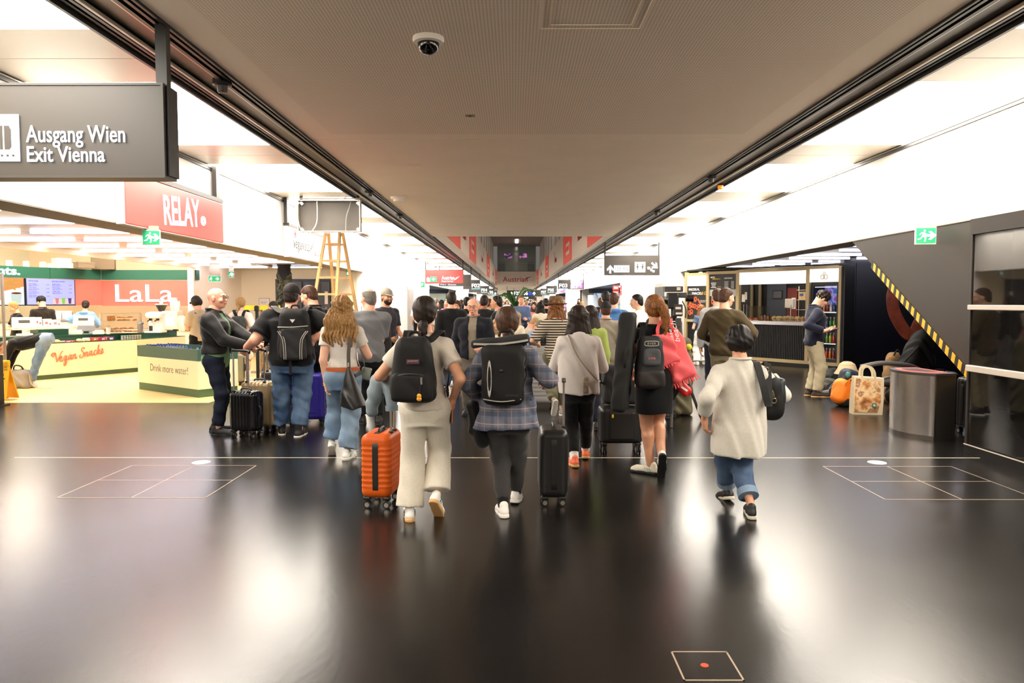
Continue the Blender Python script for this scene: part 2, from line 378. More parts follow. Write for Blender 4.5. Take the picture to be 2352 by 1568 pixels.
# --- atrium above the far concourse: parapets with advertising banners, glass end
AX0, AX1, AY0, AY1 = -2.2, 2.95, 24.35, 99.0
M_parapet = mat('parapet_white', (222, 214, 202), .6); M_banner = mat('red_banner', (222, 66, 44), .5, emit=((222, 66, 44), .12))
M_logo = mat('dark_red_print', (176, 34, 42), .5)
for nm, X, sg in (('wall_left', AX0, -1), ('wall_right', AX1, 1)):
    p = struct(MB().box((X + sg * 0.2, (AY0 + AY1) / 2, ZC + 0.95), (0.4, AY1 - AY0, 1.9)).build(nm, M_parapet))
    struct(MB().box((X + sg * 0.55, (AY0 + AY1) / 2, 7.5), (0.06, AY1 - AY0, 3.7)).build(nm, mat('pale_upper_wall', (196, 194, 188), .5)))
    u = MB()
    for k in range(13): u.box((X + sg * 0.5, AY0 + 3 + k * 5.8, 7.4), (0.05, .06, 3.5))
    u.build('mullion', M_silver, p)
    for k, yc in enumerate((27.4, 40.0, 64.0, 92.0) if sg < 0 else (26.6, 41.0, 66.0, 92.0)):
        b = MB().box((X - sg * 0.012, yc, ZC + 0.95), (0.024, 6.2, 1.86)).build('banner', M_banner, p)
        MB().box((X - sg * 0.03, yc - .6, ZC + 0.75), (0.012, 2.4, 0.62)).build('white_print', M_parapet, b)
        g = MB()
        for t in range(4): g.box((X - sg * 0.042, yc - 1.4 + t * .55, ZC + .75), (.012, .4, .26))
        g.build('lettering', M_banner, b)
    for k, yc in enumerate((33.0, 52.0, 79.0)):
        r = thing('airline_emblem', 'dark red airline lettering, %s along the %s parapet of the gallery' % (('nearest', 'middle one', 'farthest')[k], 'left' if sg < 0 else 'right'), 'sign', (X, yc, ZC + 1), 0, 'airline lettering on the parapets')
        MM = T3(-sg * .012, -1.3, -.35) @ FACE_POSX if sg < 0 else T3(-sg * .012, 1.3, -.35) @ FACE_NEGX
        text('Austrian', .62, M_logo, r, MM, ext=.006)
        MB().prism3([(-sg * .015, 1.2, -.3), (-sg * .015, 1.8, .4), (-sg * .015, 2.5, .55), (-sg * .015, 1.8, .22)], (sg * .01, 0, 0)).build('arrow', M_logo, r)
ew = struct(MB().box(((AX0 + AX1) / 2, AY1 + .2, ZC + .95), (AX1 - AX0, .4, 1.9)).build('wall_end', M_parapet))
r = thing('airline_sign', 'airline lettering with red arrow on the far white end wall', 'sign', (-1.45, AY1 - .02, ZC + .55))
t = text('Austrian', .98, M_logo, r, FACE_CAM.copy(), ext=.008)
MB().prism3([(2.75, -.01, .0), (3.15, -.01, .38), (3.05, -.01, .52), (3.95, -.01, .74), (3.3, -.01, .45)], (0, .01, 0)).build('arrow', M_logo, r)
struct(MB().box(((AX0 + AX1) / 2, (AY0 + AY1) / 2, 9.3), (6.4, AY1 - AY0 + 6, .2)).build('ceiling', mat('upper_ceiling', (168, 164, 160), .7)))
ups = struct(MB().box(((AX0 + AX1) / 2, AY0 - .15, 6.8), (6.6, .1, 5.1)).build('wall_upper', M_plain))
gl = struct(MB().box(((AX0 + AX1) / 2, AY1 + .3, 7.45), (AX1 - AX0, .03, 3.6)).build('window_1', mat('green_grey_glass', (150, 168, 166), .08, spec=.6)))
mm = MB()
for x in (-2.15, .2, .55, 2.9): mm.box((x, AY1 + .25, 7.4), (.07, .06, 3.6))
mm.build('window_frame', M_silver, gl); MB().box((.37, AY1 + .1, 6.75), (5.1, .06, .07)).build('handrail', M_silver, gl)
for k, x in enumerate((-.75, 1.25)):
    tag(MB().box((x, AY1 + .22, 7.75), (1.05, .05, .62)).build('monitor', nodemat('dark_screen_%d' % k, lambda nt, o: ramp(nt, noise_(nt, o, 2.2), [(.45, (30, 36, 60)), (.6, (190, 120, 170))]), .3, emit=.9)), ['dark screen behind the glass end of the upper gallery, beside its twin', 'dark screen behind the glass end of the upper gallery, nearer the arrow sign side'][k], 'screen', 'gallery screens')
for x in (-1.6, 2.3): struct(MB().box((x, AY1 + .24, 6.3), (.9, .03, 1.2)).build('window_2', mat('gallery_panel', (110, 128, 130), .3)))
# strip lamps added to give the upper gallery a soft light
for k in range(6):
    o = bpy.data.objects.new('gallery_lamp', MB().box((0, 0, 0), (.35, 5.5, .04)).mesh('gallery_lamp')); o.data.materials.append(emi('gallery_fill_light', (255, 240, 225), 2.5 / EK)); COL.objects.link(o); o.location = ((AX0 + AX1) / 2, AY0 + 6 + k * 12.5, 9.16)
    tag(o, 'added strip lamp under the upper gallery ceiling, %s from the near edge' % ORD[k], 'ceiling lamp', 'added gallery lamps')

# --- left shop: low ceiling of metal panels with light strips, rooms behind
M_shopceil = mat('satin_metal_ceiling', (206, 190, 168), .28, .55, bump=(3, .05))
sc = struct(MB().box((-6.9, 8.75, ZB + .12), (3.55, 29.5, .04)).build('ceiling', M_dark))
pm = [MB().box((0, 0, 0), (w_, 1.33, .02)).mesh('ceiling_panel') for w_ in (1.93, 1.52)]
for q in pm: q.materials.append(M_shopceil)
for k in range(21):
    for j, xc in enumerate((-6.115, -7.86)):
        if k == 19 and j == 0: continue                        # open panel with the fitter's legs
        o = bpy.data.objects.new('ceiling_panel', pm[j]); COL.objects.link(o); o.parent = sc; o.location = (xc, -4.75 + k * 1.35, ZB + .075)
sm = MB().box((0, 0, 0), (1.42, .05, .03), bev=.004).mesh('ceiling_lamp'); sm.materials.append(M_strip)
sm2 = MB().box((0, 0, 0), (1.42, .05, .03), bev=.004).mesh('ceiling_lamp'); sm2.materials.append(emi('dim_light_strip', (236, 236, 255), 3.5 / EK))
for side, xs, rows in (('the yellow floor', (-6.3, -7.89), range(5, 19)), ('the pretzel kiosk', (6.9, 8.5, 10.1), range(4, 13))):
    lft = side == 'the yellow floor'
    for k in rows:
        for j, xc in enumerate(xs):
            if lft and k == 17 and xc > -7: continue
            o = bpy.data.objects.new('ceiling_lamp', sm if lft else sm2); COL.objects.link(o)
            o.location = (xc + (0 if lft else .35 * (k % 2)), (-2.7 if lft else 5.5) + 1.35 * k, ZB + .055 + (0 if lft else .02))
            tag(o, 'strip lamp over %s, %s row from the back, %s' % (side, ORD[max(rows) - k], ['concourse side', 'middle', 'deepest'][j] if not lft else ['concourse side', 'inner side'][j]), 'ceiling lamp', 'strip lamps over ' + side)
M_peach = mat('peach_wall', (240, 226, 206), .6)
M_doorg = mat('dark_grey_door', (58, 60, 64), .5)
struct(MB().box((-6.7, 23.63, 1.45), (4.0, .2, 2.9)).build('wall_shop_back', mat('cream_wall', (240, 228, 196), .6)))
struct(MB().box((-8.72, 21.8, 1.45), (.16, 3.6, 2.9)).build('wall_shop_side', M_peach))
d = struct(MB().box((-6.67, 23.5, 1.17), (1.75, .06, 2.34)).build('door_1', M_doorg))
for x in (-7.11, -6.23): MB().box((x, 23.43, 1.15), (.82, .03, 2.22), bev=.008).build('door_leaf', mat('door_leaf_grey', (74, 76, 80), .45), d)
MB().box((-6.3, 23.40, 2.05), (.4, .03, .3)).box((-6.3, 23.38, 2.2), (.3, .06, .05)).build('door_closer', M_doorg, d)
MB().box((-5.92, 23.40, 1.75), (.1, .01, .4)).build('notice', M_white, d)
# the LaLa bay, higher than the shop ceiling
struct(MB().box((-8.66, 12.0, ZB + .03), (.1, 16.4, .13)).build('trim_8', mat('pale_yellow_beam', (240, 218, 168), .5)))
struct(MB().box((-11.6, 21.7, 1.9), (5.8, .2, 3.8)).build('wall_bay_back', M_peach))
struct(MB().box((-14.2, 15, 1.9), (.2, 14, 3.8)).build('wall_bay_left', mat('mint_white_wall', (232, 238, 226), .6)))
struct(MB().box((-11.4, 14.5, 3.75), (5.6, 14.4, .1)).build('ceiling', M_white))
me = MB().box((0, 0, 0), (.5, 1.5, .05)).mesh('ceiling_lamp'); me.materials.append(emi('bay_fill_light', (255, 240, 220), 17 / EK))
for k, (x, y) in enumerate(((-9.6, 11.0), (-9.6, 13.6), (-9.6, 16.2), (-9.6, 18.8), (-12.4, 13), (-11.6, 17.2))):  # unseen fill lamps, added to brighten the snack bar bay
    o = bpy.data.objects.new('ceiling_lamp', me); COL.objects.link(o); o.location = (x, y, 3.66); tag(o, 'added fill lamp under the raised ceiling of the snack bar, number %s from the front' % ORD[k], 'ceiling lamp', 'added snack bar lamps')
struct(MB().box((-11.4, 7.4, 1.9), (5.4, .2, 3.8)).build('wall_bay_front', M_peach))
# --- right side bay behind the kiosk, navy poster wall
struct(MB().box((9.5, 8.8, ZB + .11), (8.2, 29.6, .04)).build('ceiling', M_shopceil))
struct(MB().box((10.6, 17.9, 1.35), (5.4, .2, 2.7)).build('wall_poster', mat('navy_poster_wall', (12, 13, 24), .35)))
struct(MB().box((9.6, 25.6, 1.35), (8.6, .2, 2.7)).build('wall_kiosk_back', mat('dark_blue_wall', (30, 34, 44), .6)))
struct(MB().box((13.6, 8, 1.35), (.2, 36, 2.7)).build('wall_far_right', mat('dark_wall', (26, 25, 26), .6)))

# --- doors in the long white walls
M_dgrey = mat('lilac_grey_door', (158, 150, 148), .45); M_dframe = mat('grey_door_frame', (170, 168, 164), .4)
for nm, X, y0, y1, zt, sg, m in (('door_2', XL, 26.6, 28.3, 2.1, 1, M_dgrey), ('door_3', XL, 33.2, 35.2, 2.3, 1, M_dgrey), ('door_4', XR, 25.9, 27.7, 2.28, -1, M_dgrey)):
    d = struct(MB().box((X + sg * .012, (y0 + y1) / 2, zt / 2), (.03, y1 - y0, zt)).build(nm, M_dframe))
    MB().box((X + sg * .03, (y0 + y1) / 2, zt / 2 - .06), (.03, y1 - y0 - .2, zt - .12), bev=.006).build('door_leaf', m if nm != 'door_4' else mat('olive_dark_opening', (40, 42, 34), .4), d)
    MB().tube([(X + sg * .04, y0 + .25, 1.0), (X + sg * .09, y0 + .25, 1.0), (X + sg * .09, y0 + .25, 1.25), (X + sg * .04, y0 + .25, 1.25)], .012, 6).build('door_handle', M_chrome, d)
# --- gate bays: dark lintels, teal and blue back walls
M_navy = mat('navy_lintel', (26, 32, 46), .35, spec=.6)
def gate(sg, X, y0, y1, back, bm_):
    xo = X + sg * 5.0
    struct(MB().box((X + sg * 5.0, (y0 + y1) / 2, ZB + .1), (9.6, y1 - y0, .06)).build('ceiling', mat('blue_grey_ceiling', (150, 160, 182), .3, spec=.6)))
    struct(MB().box((X + sg * 5.0, y1 + .1, ZB / 2), (9.8, .2, ZB)).build('wall_gate_back', M_white))
    struct(MB().box((X + sg * 9.8, (y0 + y1) / 2, ZB / 2), (.2, y1 - y0, ZB)).build('wall_gate_side', M_white))
    r = struct(MB().box((X + sg * 4.0, back, 2.42), (7.5, .2, .3)).build('trim_9', M_navy))
    for k in range(2):
        o = MB().box((X + sg * 3.0, y0 + 4 + k * 8, ZB + .04), (3.2, .8, .05)).build('ceiling_lamp', emi('gate_light', (235, 240, 255), 5 / EK)); tag(o, 'flat lamp in the %s gate bay on the %s, %s one' % ('near' if y0 < 70 else 'far', 'teal wall side' if sg < 0 else 'blue picture side', 'front' if k == 0 else 'rear'), 'ceiling lamp', 'gate bay lamps')
    return r
gate(-1, XL, 42.0, 62.0, 57.5, 0); gate(1, XR, 36.9, 60.0, 55.1, 0); gate(-1, XL, 78, 96, 92, 0); gate(1, XR, 76, 94, 90, 0)
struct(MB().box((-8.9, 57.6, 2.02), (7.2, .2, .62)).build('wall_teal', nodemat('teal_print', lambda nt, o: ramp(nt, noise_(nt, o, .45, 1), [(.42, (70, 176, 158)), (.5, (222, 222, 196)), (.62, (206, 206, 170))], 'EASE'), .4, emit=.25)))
# ================================================================= HANGING SIGNS
M_signface = mat('brown_grey_sign_face', (47, 41, 35), .42, spec=.5)
M_red = mat('signal_red', (232, 60, 58), .4, emit=((232, 60, 58), .35)); M_green = mat('exit_green', (20, 150, 95), .4, emit=((20, 150, 95), .5))
M_lit = emi('lit_lettering', (250, 252, 255), 2.2)
def arrow(mb, c, s, ang, t=.006):
    """flat arrow in the frame's XY plane"""
    P = [(-.5, -.12), (.02, -.12), (-.22, -.36), (.02, -.42), (.5, 0), (.02, .42), (-.22, .36), (.02, .12), (-.5, .12)]
    ca, sa = math.cos(ang), math.sin(ang)
    mb.prism([(c[0] + s * (x * ca - y * sa), c[1] + s * (x * sa + y * ca)) for x, y in P], 0, t)
def board(name, label, x0, x1, y, th=.19, z0=ZB, z1=3.27, face=None, posts=None, lit_edge=False, group=None):
    """hanging sign across the concourse: panel, frame, posts up to the ceiling; frame origin lower left of the front"""
    r = thing(name, label, 'sign', (x0, y, z0), 0, group); W, Hh = x1 - x0, z1 - z0
    MB().box((W / 2, th / 2 + .004, Hh / 2), (W - .03, th - .012, Hh - .03)).build('panel', face or M_signface, r)
    f = MB(); e = .018
    for c, d in (((W / 2, e / 2), (W, e)), ((W / 2, Hh - e / 2), (W, e))): f.box((c[0], th / 2, c[1]), (d[0], th, e))
    for x in (e / 2, W - e / 2): f.box((x, th / 2, Hh / 2), (e, th, Hh - .036))
    f.build('frame', M_dark, r)
    for px in (posts if posts is not None else (.02, W - .02)):
        MB().box((px, th / 2, Hh + (ZC + .1 - z1) / 2), (.085 if W > 1.9 and y < 10 else .05, .07, ZC + .1 - z1)).build('post', M_black, r)
    return r
FC = FACE_CAM
r = board('hanging_sign', 'large dark hanging sign reading Ausgang Wien, Exit Vienna', -4.74, -2.67, 5.72, .2, 2.57, 3.285, posts=(2.03,))
MB().box((2.075, .12, .36), (.03, .16, .68)).build('side_cover', M_black, r)
fit('Ausgang Wien', .757, .168, M_lit, r, T3(1.017, -.003, .226) @ FC, bold=.008)
fit('Exit Vienna', .595, .118, M_lit, r, T3(1.02, -.003, .118) @ FC, bold=.01)
p = MB().box((.79, -.003, .30), (.35, .006, .355)).build('pictogram', M_lit, r)
k = MB(); k.M = T3(.62, -.007, .12) @ FC
k.prism([(.03, .09), (.03, .27), (.13, .27), (.17, .24), (.17, .09)], 0, .004).prism([(.2, .09), (.2, .27), (.22, .27), (.22, .09)], 0, .004).prism([(.235, .09), (.235, .27), (.27, .27), (.285, .24), (.285, .11), (.27, .09)], 0, .004)
for i in range(7): k.cyl((.04 + i * .043, .045, 0), (.04 + i * .043, .045, .004), .009, n=10)
k.build('train_symbol', M_signface, p)
k = MB(); k.M = T3(.62, -.0125, .12) @ FC; k.prism([(.05, .17), (.05, .24), (.1, .24), (.1, .17)], 0, .002).prism([(.11, .17), (.11, .24), (.14, .24), (.15, .22), (.15, .17)], 0, .002); k.build('train_windows', M_lit, p)

# red shop sign on the left bulkhead
M_redbox = mat('coral_red_sign', (233, 72, 66), .35, emit=((233, 72, 66), .6))
r = thing('shop_sign', 'red wall sign box reading RELAY in white', 'sign', (-4.66, 8.95, 2.565))
MB().box((-.055, 1.5, .31), (.11, 3.0, .62), bev=.008).build('sign_box', M_redbox, r)
MB().box((-.06, -.012, .31), (.1, .02, .64)).box((-.06, 1.5, -.008), (.1, 3.0, .012)).build('white_edge', M_white, r)
MB().box((-.06, 1.5, .66), (.12, 3.02, .065)).build('top_bar', M_dark, r)
MB().box((-.06, 2.88, .95), (.07, .13, .55)).box((-.06, .12, .95), (.07, .13, .55)).build('post', M_dark, r)
o = fit('RELAY', 1.13, .40, M_lit, r, T3(.003, .98, .08) @ FACE_POSX, bold=.018, rot=math.radians(4.2))
k = MB(); k.M = T3(.003, 2.21, .265) @ FACE_POSX; k.torus((0, 0, .004), .054, .019, n=20, m=6); k.build('ring_mark', M_lit, r)
# white twin-brand sign further along
r = thing('shop_sign', 'white wall sign box reading veganista meets LaLa', 'sign', (-4.66, 15.45, 2.565))
M_wsign = mat('white_sign', (244, 238, 232), .4, emit=((244, 238, 240), .25)); M_ink = mat('black_print', (40, 36, 36), .6); M_pinkink = mat('coral_print', (236, 110, 104), .5)
MB().box((-.055, 1.5, .31), (.11, 3.0, .62), bev=.008).build('sign_box', M_wsign, r)
MB().box((-.06, -.012, .31), (.1, .02, .64)).build('white_edge', M_white, r)
MB().box((-.06, 1.5, .66), (.12, 3.02, .065)).build('top_bar', M_dark, r); MB().box((-.06, .02, .95), (.07, .13, .55)).build('post', M_dark, r)
fit('veganista', 1.22, .3, M_ink, r, T3(.002, .28, .12) @ FACE_POSX, bold=-.012)
fit('meets', .42, .1, M_ink, r, T3(.002, 1.56, .17) @ FACE_POSX, bold=-.01, rot=.6)
fit('LaLa', .85, .22, M_pinkink, r, T3(.002, 1.95, .14) @ FACE_POSX, bold=-.012)
k = MB(); k.M = T3(.002, .42, .5) @ FACE_POSX
for i in range(6): a = i * math.pi / 3; k.prism([(.012 * math.cos(a + 1.57), .012 * math.sin(a + 1.57)), (.1 * math.cos(a) + .01 * math.cos(a + 1.57), .1 * math.sin(a) + .01 * math.sin(a + 1.57)), (.1 * math.cos(a) - .01 * math.cos(a + 1.57), .1 * math.sin(a) - .01 * math.sin(a + 1.57)), (-.012 * math.cos(a + 1.57), -.012 * math.sin(a + 1.57))], 0, .004)
k.build('star_mark', mat('flower_red', (226, 62, 60), .5), r)

# opened light box with loose cables
M_galv = mat('grey_sheet_metal', (84, 79, 73), .6, .2, noise=(3, .08)); M_cable = mat('white_cable', (226, 216, 198), .5)
r = thing('light_box', 'opened grey sign box with loose white cables above the ladder', 'sign box', (-4.345, 15.0, 3.03))
k = MB().box((.622, .16, .32), (1.245, .02, .62)); k.build('back_sheet', M_galv, r)
k = MB(); k.box((.622, .08, .01), (1.27, .16, .02)).box((.622, .08, .63), (1.27, .16, .02)).box((0, .08, .32), (.02, .16, .62)).box((1.245, .08, .32), (.02, .16, .62)); k.build('box_frame', M_silver, r)
for x, z in ((.05, .05), (1.2, .05), (.05, .58), (1.2, .58)): MB().box((x, .12, z), (.09, .06, .07), rotm(0, .78, 0), .01).build('corner_bracket', M_steel, r)
MB().tube([(.36, .1, .64), (.38, .04, .45), (.37, .03, .2), (.3, .02, .05), (.17, .03, -.06), (.04, .04, .06), (0, -.04, .3), (-.04, -.03, .62)], .011, 6, 5).build('cable', M_cable, r)
MB().tube([(1.05, .1, .64), (1.03, .04, .5), (.97, .03, .3), (.95, .05, .02)], .008, 6, 5).build('cable', mat('grey_cable', (160, 156, 150), .5), r)
MB().tube([(.8, .0, .7), (.86, -.03, .66), (.93, -.02, .66), (.98, .02, .72)], .008, 6, 4).build('cable', M_cable, r)
MB().box((.05, .08, .74), (.05, .05, .2)).box((1.2, .08, .74), (.05, .05, .2)).build('bracket_post', M_black, r)
MB().cyl((.0, .05, .67), (1.25, .05, .67), .012).build('rod', M_silver, r)

# exit signs
def man(mb):                                                           # running figure in a unit square
    mb.cyl((.56, .86, 0), (.56, .86, .004), .085, n=12)
    for P in ([(.34, .42), (.5, .46), (.62, .72), (.44, .76)], [(.44, .76), (.3, .74), (.16, .56), (.24, .52), (.34, .66), (.46, .66)], [(.56, .72), (.76, .6), (.86, .62), (.84, .54), (.74, .52), (.56, .62)],
              [(.36, .46), (.22, .3), (.04, .26), (.06, .18), (.28, .21), (.48, .44)], [(.42, .46), (.58, .3), (.52, .06), (.62, .04), (.7, .32), (.54, .48)]): mb.prism(P, 0, .004)
def exit_sign(label, c, w_, h, M, arr=0.0, hang=.1):
    r = thing('exit_sign', label, 'exit sign'); r.matrix_world = Matrix.Translation(c) @ M      # frame: x along, y up, z to viewer
    MB().box((0, 0, -.02), (w_, h, .04), bev=.005).build('housing', M_white, r); MB().box((0, 0, .002), (w_ * .93, h * .86, .006)).build('green_face', M_green, r)
    k = MB(); k.M = T3(-w_ * .44, -h * .38, .006) @ Matrix.Diagonal((h * .72, h * .76, 1, 1)); man(k)
    k.M = Matrix.Identity(4); kk = MB(); arrow(kk, (w_ * .22, 0), h * .62, arr); k.M = T3(0, 0, .005); k.add(kk.v, kk.f); k.build('pictogram', emi('exit_white', (245, 255, 250), 1.6), r)
    if hang: MB().box((0, h / 2 + hang / 2, -.02), (w_ * .8, hang, .03)).build('hanger', M_silver, r)
    return r
exit_sign('green exit sign hanging under the red RELAY sign', (-4.63, 9.5, 2.44), .21, .2, Matrix.Rotation(.25, 4, 'Z') @ FC, 0, .05)
exit_sign('green exit sign below the white bulkhead near the taped escalator', (5.14, 9.3, 2.445), .24, .22, Matrix.Rotation(-.2, 4, 'Z') @ FC, 0, .03)
p = at(493, 640, 19.6); exit_sign('green exit sign on the cream side wall of the shop', (p.x, p.y, p.z), .34, .16, FC, 0, .34)
p = at(531, 630, 21.0); exit_sign('small green exit sign beside the cream corner by the grey door', (p.x, p.y, p.z), .16, .18, FC, 1.57, .2)
p = at(799, 627, 22.5); exit_sign('narrow green exit sign seen through the wooden ladder', (p.x, p.y, p.z), .1, .2, FC, 1.57, 0)
p = at(1608, 622, 22.8); exit_sign('edge-on exit sign above the pretzel poster column', (p.x, p.y, p.z), .12, .26, Matrix.Rotation(-.6, 4, 'Z') @ FC, 0, 0)
p = at(972, 654, 38.8); r = thing('first_aid_sign', 'small green defibrillator sign at the end of the white wall', 'sign', (p.x, 38.2, p.z)); MB().box((0, 0, 0), (.3, .04, .28)).build('sign_plate', M_green, r); k = MB(); k.M = T3(0, -.03, 0) @ FC; k.prism([(0, -.08), (.09, .01), (.07, .08), (0, .05), (-.07, .08), (-.09, .01)], 0, .006); k.build('heart_symbol', M_white, r)

# right hand direction sign
r = board('hanging_sign', 'dark hanging sign with arrows, toilet and stairs symbols', 3.24, 5.2, 26.5, .2)
k = MB(); k.M = T3(0, -.004, 0) @ FC; arrow(k, (.2, .21), .3, math.pi / 2); k.prism([(.33, .1), (.33, .35), (.6, .35), (.6, .1)], 0, .006).prism([(.61, .1), (.61, .35), (.88, .35), (.88, .1)], 0, .006)
k.prism([(1.07, .1), (1.07, .47), (1.45, .47), (1.45, .1)], 0, .006); arrow(k, (1.78, .34), .3, -.75)
k.prism([(1.52, .22), (1.52, .3), (1.62, .3), (1.62, .24), (1.7, .24), (1.7, .18), (1.78, .18), (1.78, .1), (1.7, .1), (1.7, .14), (1.63, .14), (1.63, .2), (1.56, .2)], 0, .006); k.build('white_symbols', M_lit, r)
k = MB(); k.M = T3(0, -.011, 0) @ FC
for x in (1.17, 1.35): k.prism([(x - .04, .34), (x, .16), (x + .04, .34)], 0, .003).cyl((x, .38, 0), (x, .38, .003), .025, n=10)
k.prism([(1.255, .14), (1.255, .44), (1.265, .44), (1.265, .14)], 0, .003); k.build('toilet_figures', M_signface, r)
fit('123', .2, .13, M_signface, r, T3(.37, -.012, .16) @ FC); fit('456', .2, .13, M_signface, r, T3(.65, -.012, .16) @ FC)

# airline and gate signs receding down the concourse
r = board('hanging_sign', 'red hanging airline sign reading Austrian with a lounge symbol', -4.6, -2.62, 38.5, .2, face=M_red)
fit('Austrian', .66, .2, M_lit, r, T3(.86, -.004, .2) @ FC, bold=.01); fit('Guest Service', .6, .09, M_lit, r, T3(.86, -.004, .08) @ FC)
k = MB(); k.M = T3(0, -.004, 0) @ FC; k.prism([(1.48, .16), (1.6, .3), (1.8, .38), (1.62, .22)], 0, .005); k.build('arrow_symbol', M_lit, r); k = MB(); k.M = T3(0, -.004, 0) @ FC; k.prism([(.08, .08), (.08, .28), (.14, .34), (.2, .28), (.26, .28), (.26, .08)], 0, .005); k.build('lounge_symbol', M_lit, r)
MB().box((.44, -.006, .22), (.34, .006, .26)).build('green_pictogram', M_green, r); k = MB(); k.M = T3(0, -.012, 0) @ FC; arrow(k, (.44, .22), .2, math.pi); k.build('arrow', M_lit, r)
r = board('hanging_sign', 'plain dark hanging sign just behind the red airline sign', -4.54, -2.58, 45.0, .2)
fit('F01', .3, .07, M_lit, r, T3(.1, -.004, .06) @ FC); fit('Gates', .5, .07, M_lit, r, T3(.55, -.004, .06) @ FC)
def gate_sign(lbl, txt, x0, x1, y, scr=None, tx=0.55):
    r = board('hanging_sign', lbl, x0, x1, y, .2); W = x1 - x0
    fit(txt, .62, .3, M_lit, r, T3(tx * W, -.004, .12) @ FC, bold=.03); MB().box((tx * W + .31, -.004, .03), (.66, .006, .06)).build('green_band', emi('pale_green_band', (170, 240, 225), 1.5), r)
    if scr: MB().box((scr * W, -.006, .36), (.9, .012, .6)).build('screen', nodemat('colour_screen', lambda nt, o: ramp(nt, noise_(nt, o, 3.0, 2), [(.35, (60, 60, 170)), (.45, (210, 90, 110)), (.55, (235, 235, 245)), (.66, (120, 200, 190))]), .3, emit=2.0), r)
    return r
gate_sign('dark hanging gate sign reading F02', 'F02', -3.8, -2.52, 55.7, None, .5)
gate_sign('dark hanging gate sign reading F03 with a bright screen', 'F03', 3.33, 5.26, 55.7, .72, .04)
gate_sign('dark hanging gate sign reading F04', 'F04', -4.6, -2.5, 76, None, .6); gate_sign('dark hanging gate sign reading F05', 'F05', 3.33, 5.26, 76, .8, .08)
gate_sign('small far gate sign reading F06', 'F06', -4.6, -2.4, 92, None, .65); gate_sign('small far gate sign reading F07', 'F07', 3.3, 5.2, 92, None, .05)
gate_sign('tiny distant gate sign reading F08', 'F08', -4.6, -2.4, 108, None, .65); gate_sign('tiny distant gate sign reading F09', 'F09', 3.3, 5.2, 108, None, .05)
r = board('hanging_sign', 'wide dark sign across the far concourse reading F02 to 36 with arrows', -.95, 3.9, 102.0, .2, 2.35, 3.2, posts=(.0, 2.3))
fit('F02 - 36', 1.9, .5, M_lit, r, T3(1.0, -.004, .2) @ FC, bold=.03); k = MB(); k.M = T3(0, -.004, 0) @ FC; arrow(k, (.65, .42), .5, math.pi / 2); arrow(k, (3.75, .42), .5, math.pi / 2); k.build('arrow_symbols', M_lit, r)
MB().box((3.25, -.006, .42), (.5, .012, .46)).build('blue_symbol', emi('blue_sign', (60, 90, 220), 1.2), r)
for i, y in enumerate((112, 120)):
    r = board('hanging_sign', ['bright far sign reading Gates above the distant crowd', 'last tiny sign reading Exit above the distant crowd'][i], -.2 + i, 3.2 + i * .5, y, .2, 2.0 - .2 * i, 2.6 - .2 * i, posts=(.2, 1.5)); fit(['Gates', 'Exit'][i], 2.0, .38, M_lit, r, T3(.4, -.004, .1) @ FC, bold=.03)

# ceiling fittings
M_smoke = mat('smoked_dome', (6, 6, 8), .06, spec=.8)
r = thing('dome_camera', 'white dome security camera with black lens bowl on the ceiling', 'camera', (-.69, 6.1, ZC)); MB().lathe([(.125, 0), (.128, -.02), (.118, -.04), (.085, -.048)], 32).build('mount', M_white, r, True)
MB().lathe([(.088, -.045), (.086, -.075), (.072, -.105), (.045, -.127), (.012, -.135)], 28).build('dome', M_smoke, r, True, 60)
r = thing('smoke_detector', 'small white smoke detector on the plain ceiling board', 'detector', (-2.35, 15.2, ZC)); MB().lathe([(.16, 0), (.16, -.03), (.13, -.05)], 20).build('base', M_white, r); MB().lathe([(.1, -.05), (.1, -.09), (.06, -.1)], 16).build('sensor', M_white, r)
r = thing('ceiling_outlet', 'tiny rectangular outlet in the perforated ceiling', 'outlet', (-.5, 8.6, ZC)); MB().box((0, 0, -.004), (.11, .08, .008)).build('plate', M_soffit, r); MB().box((0, 0, -.01), (.03, .04, .006)).build('slot', M_dark, r)
for i, (x, y) in enumerate(((-2.83, 7.3), (-2.78, 14.4), (-2.78, 18.2), (3.35, 12.7), (3.35, 17.5))):
    r = thing('sprinkler', ['black round fixture on the dark rail above the exit sign', 'black fixture on the rail before the smoke detector', 'small black fixture on the rail past the smoke detector', 'black fixture on the right rail beside the bright panels', 'second black fixture farther along the right rail'][i], 'fixture', (x, y, ZC + .02)); MB().lathe([(.09, 0), (.09, -.05), (.07, -.06)], 18).build('base', M_black, r); MB().lathe([(.05, -.06), (.045, -.12), (.03, -.125)], 14).build('head', M_dark, r)
r = thing('beacon', 'small orange beacon on the right ceiling rail', 'beacon', (3.76, 13.6, ZC - .02)); MB().lathe([(.05, 0), (.05, -.05), (.035, -.07)], 14).build('lens', mat('amber', (240, 140, 30), .3, emit=((240, 140, 30), .6)), r); MB().lathe([(.055, .05), (.055, 0)], 14).build('base', M_black, r)

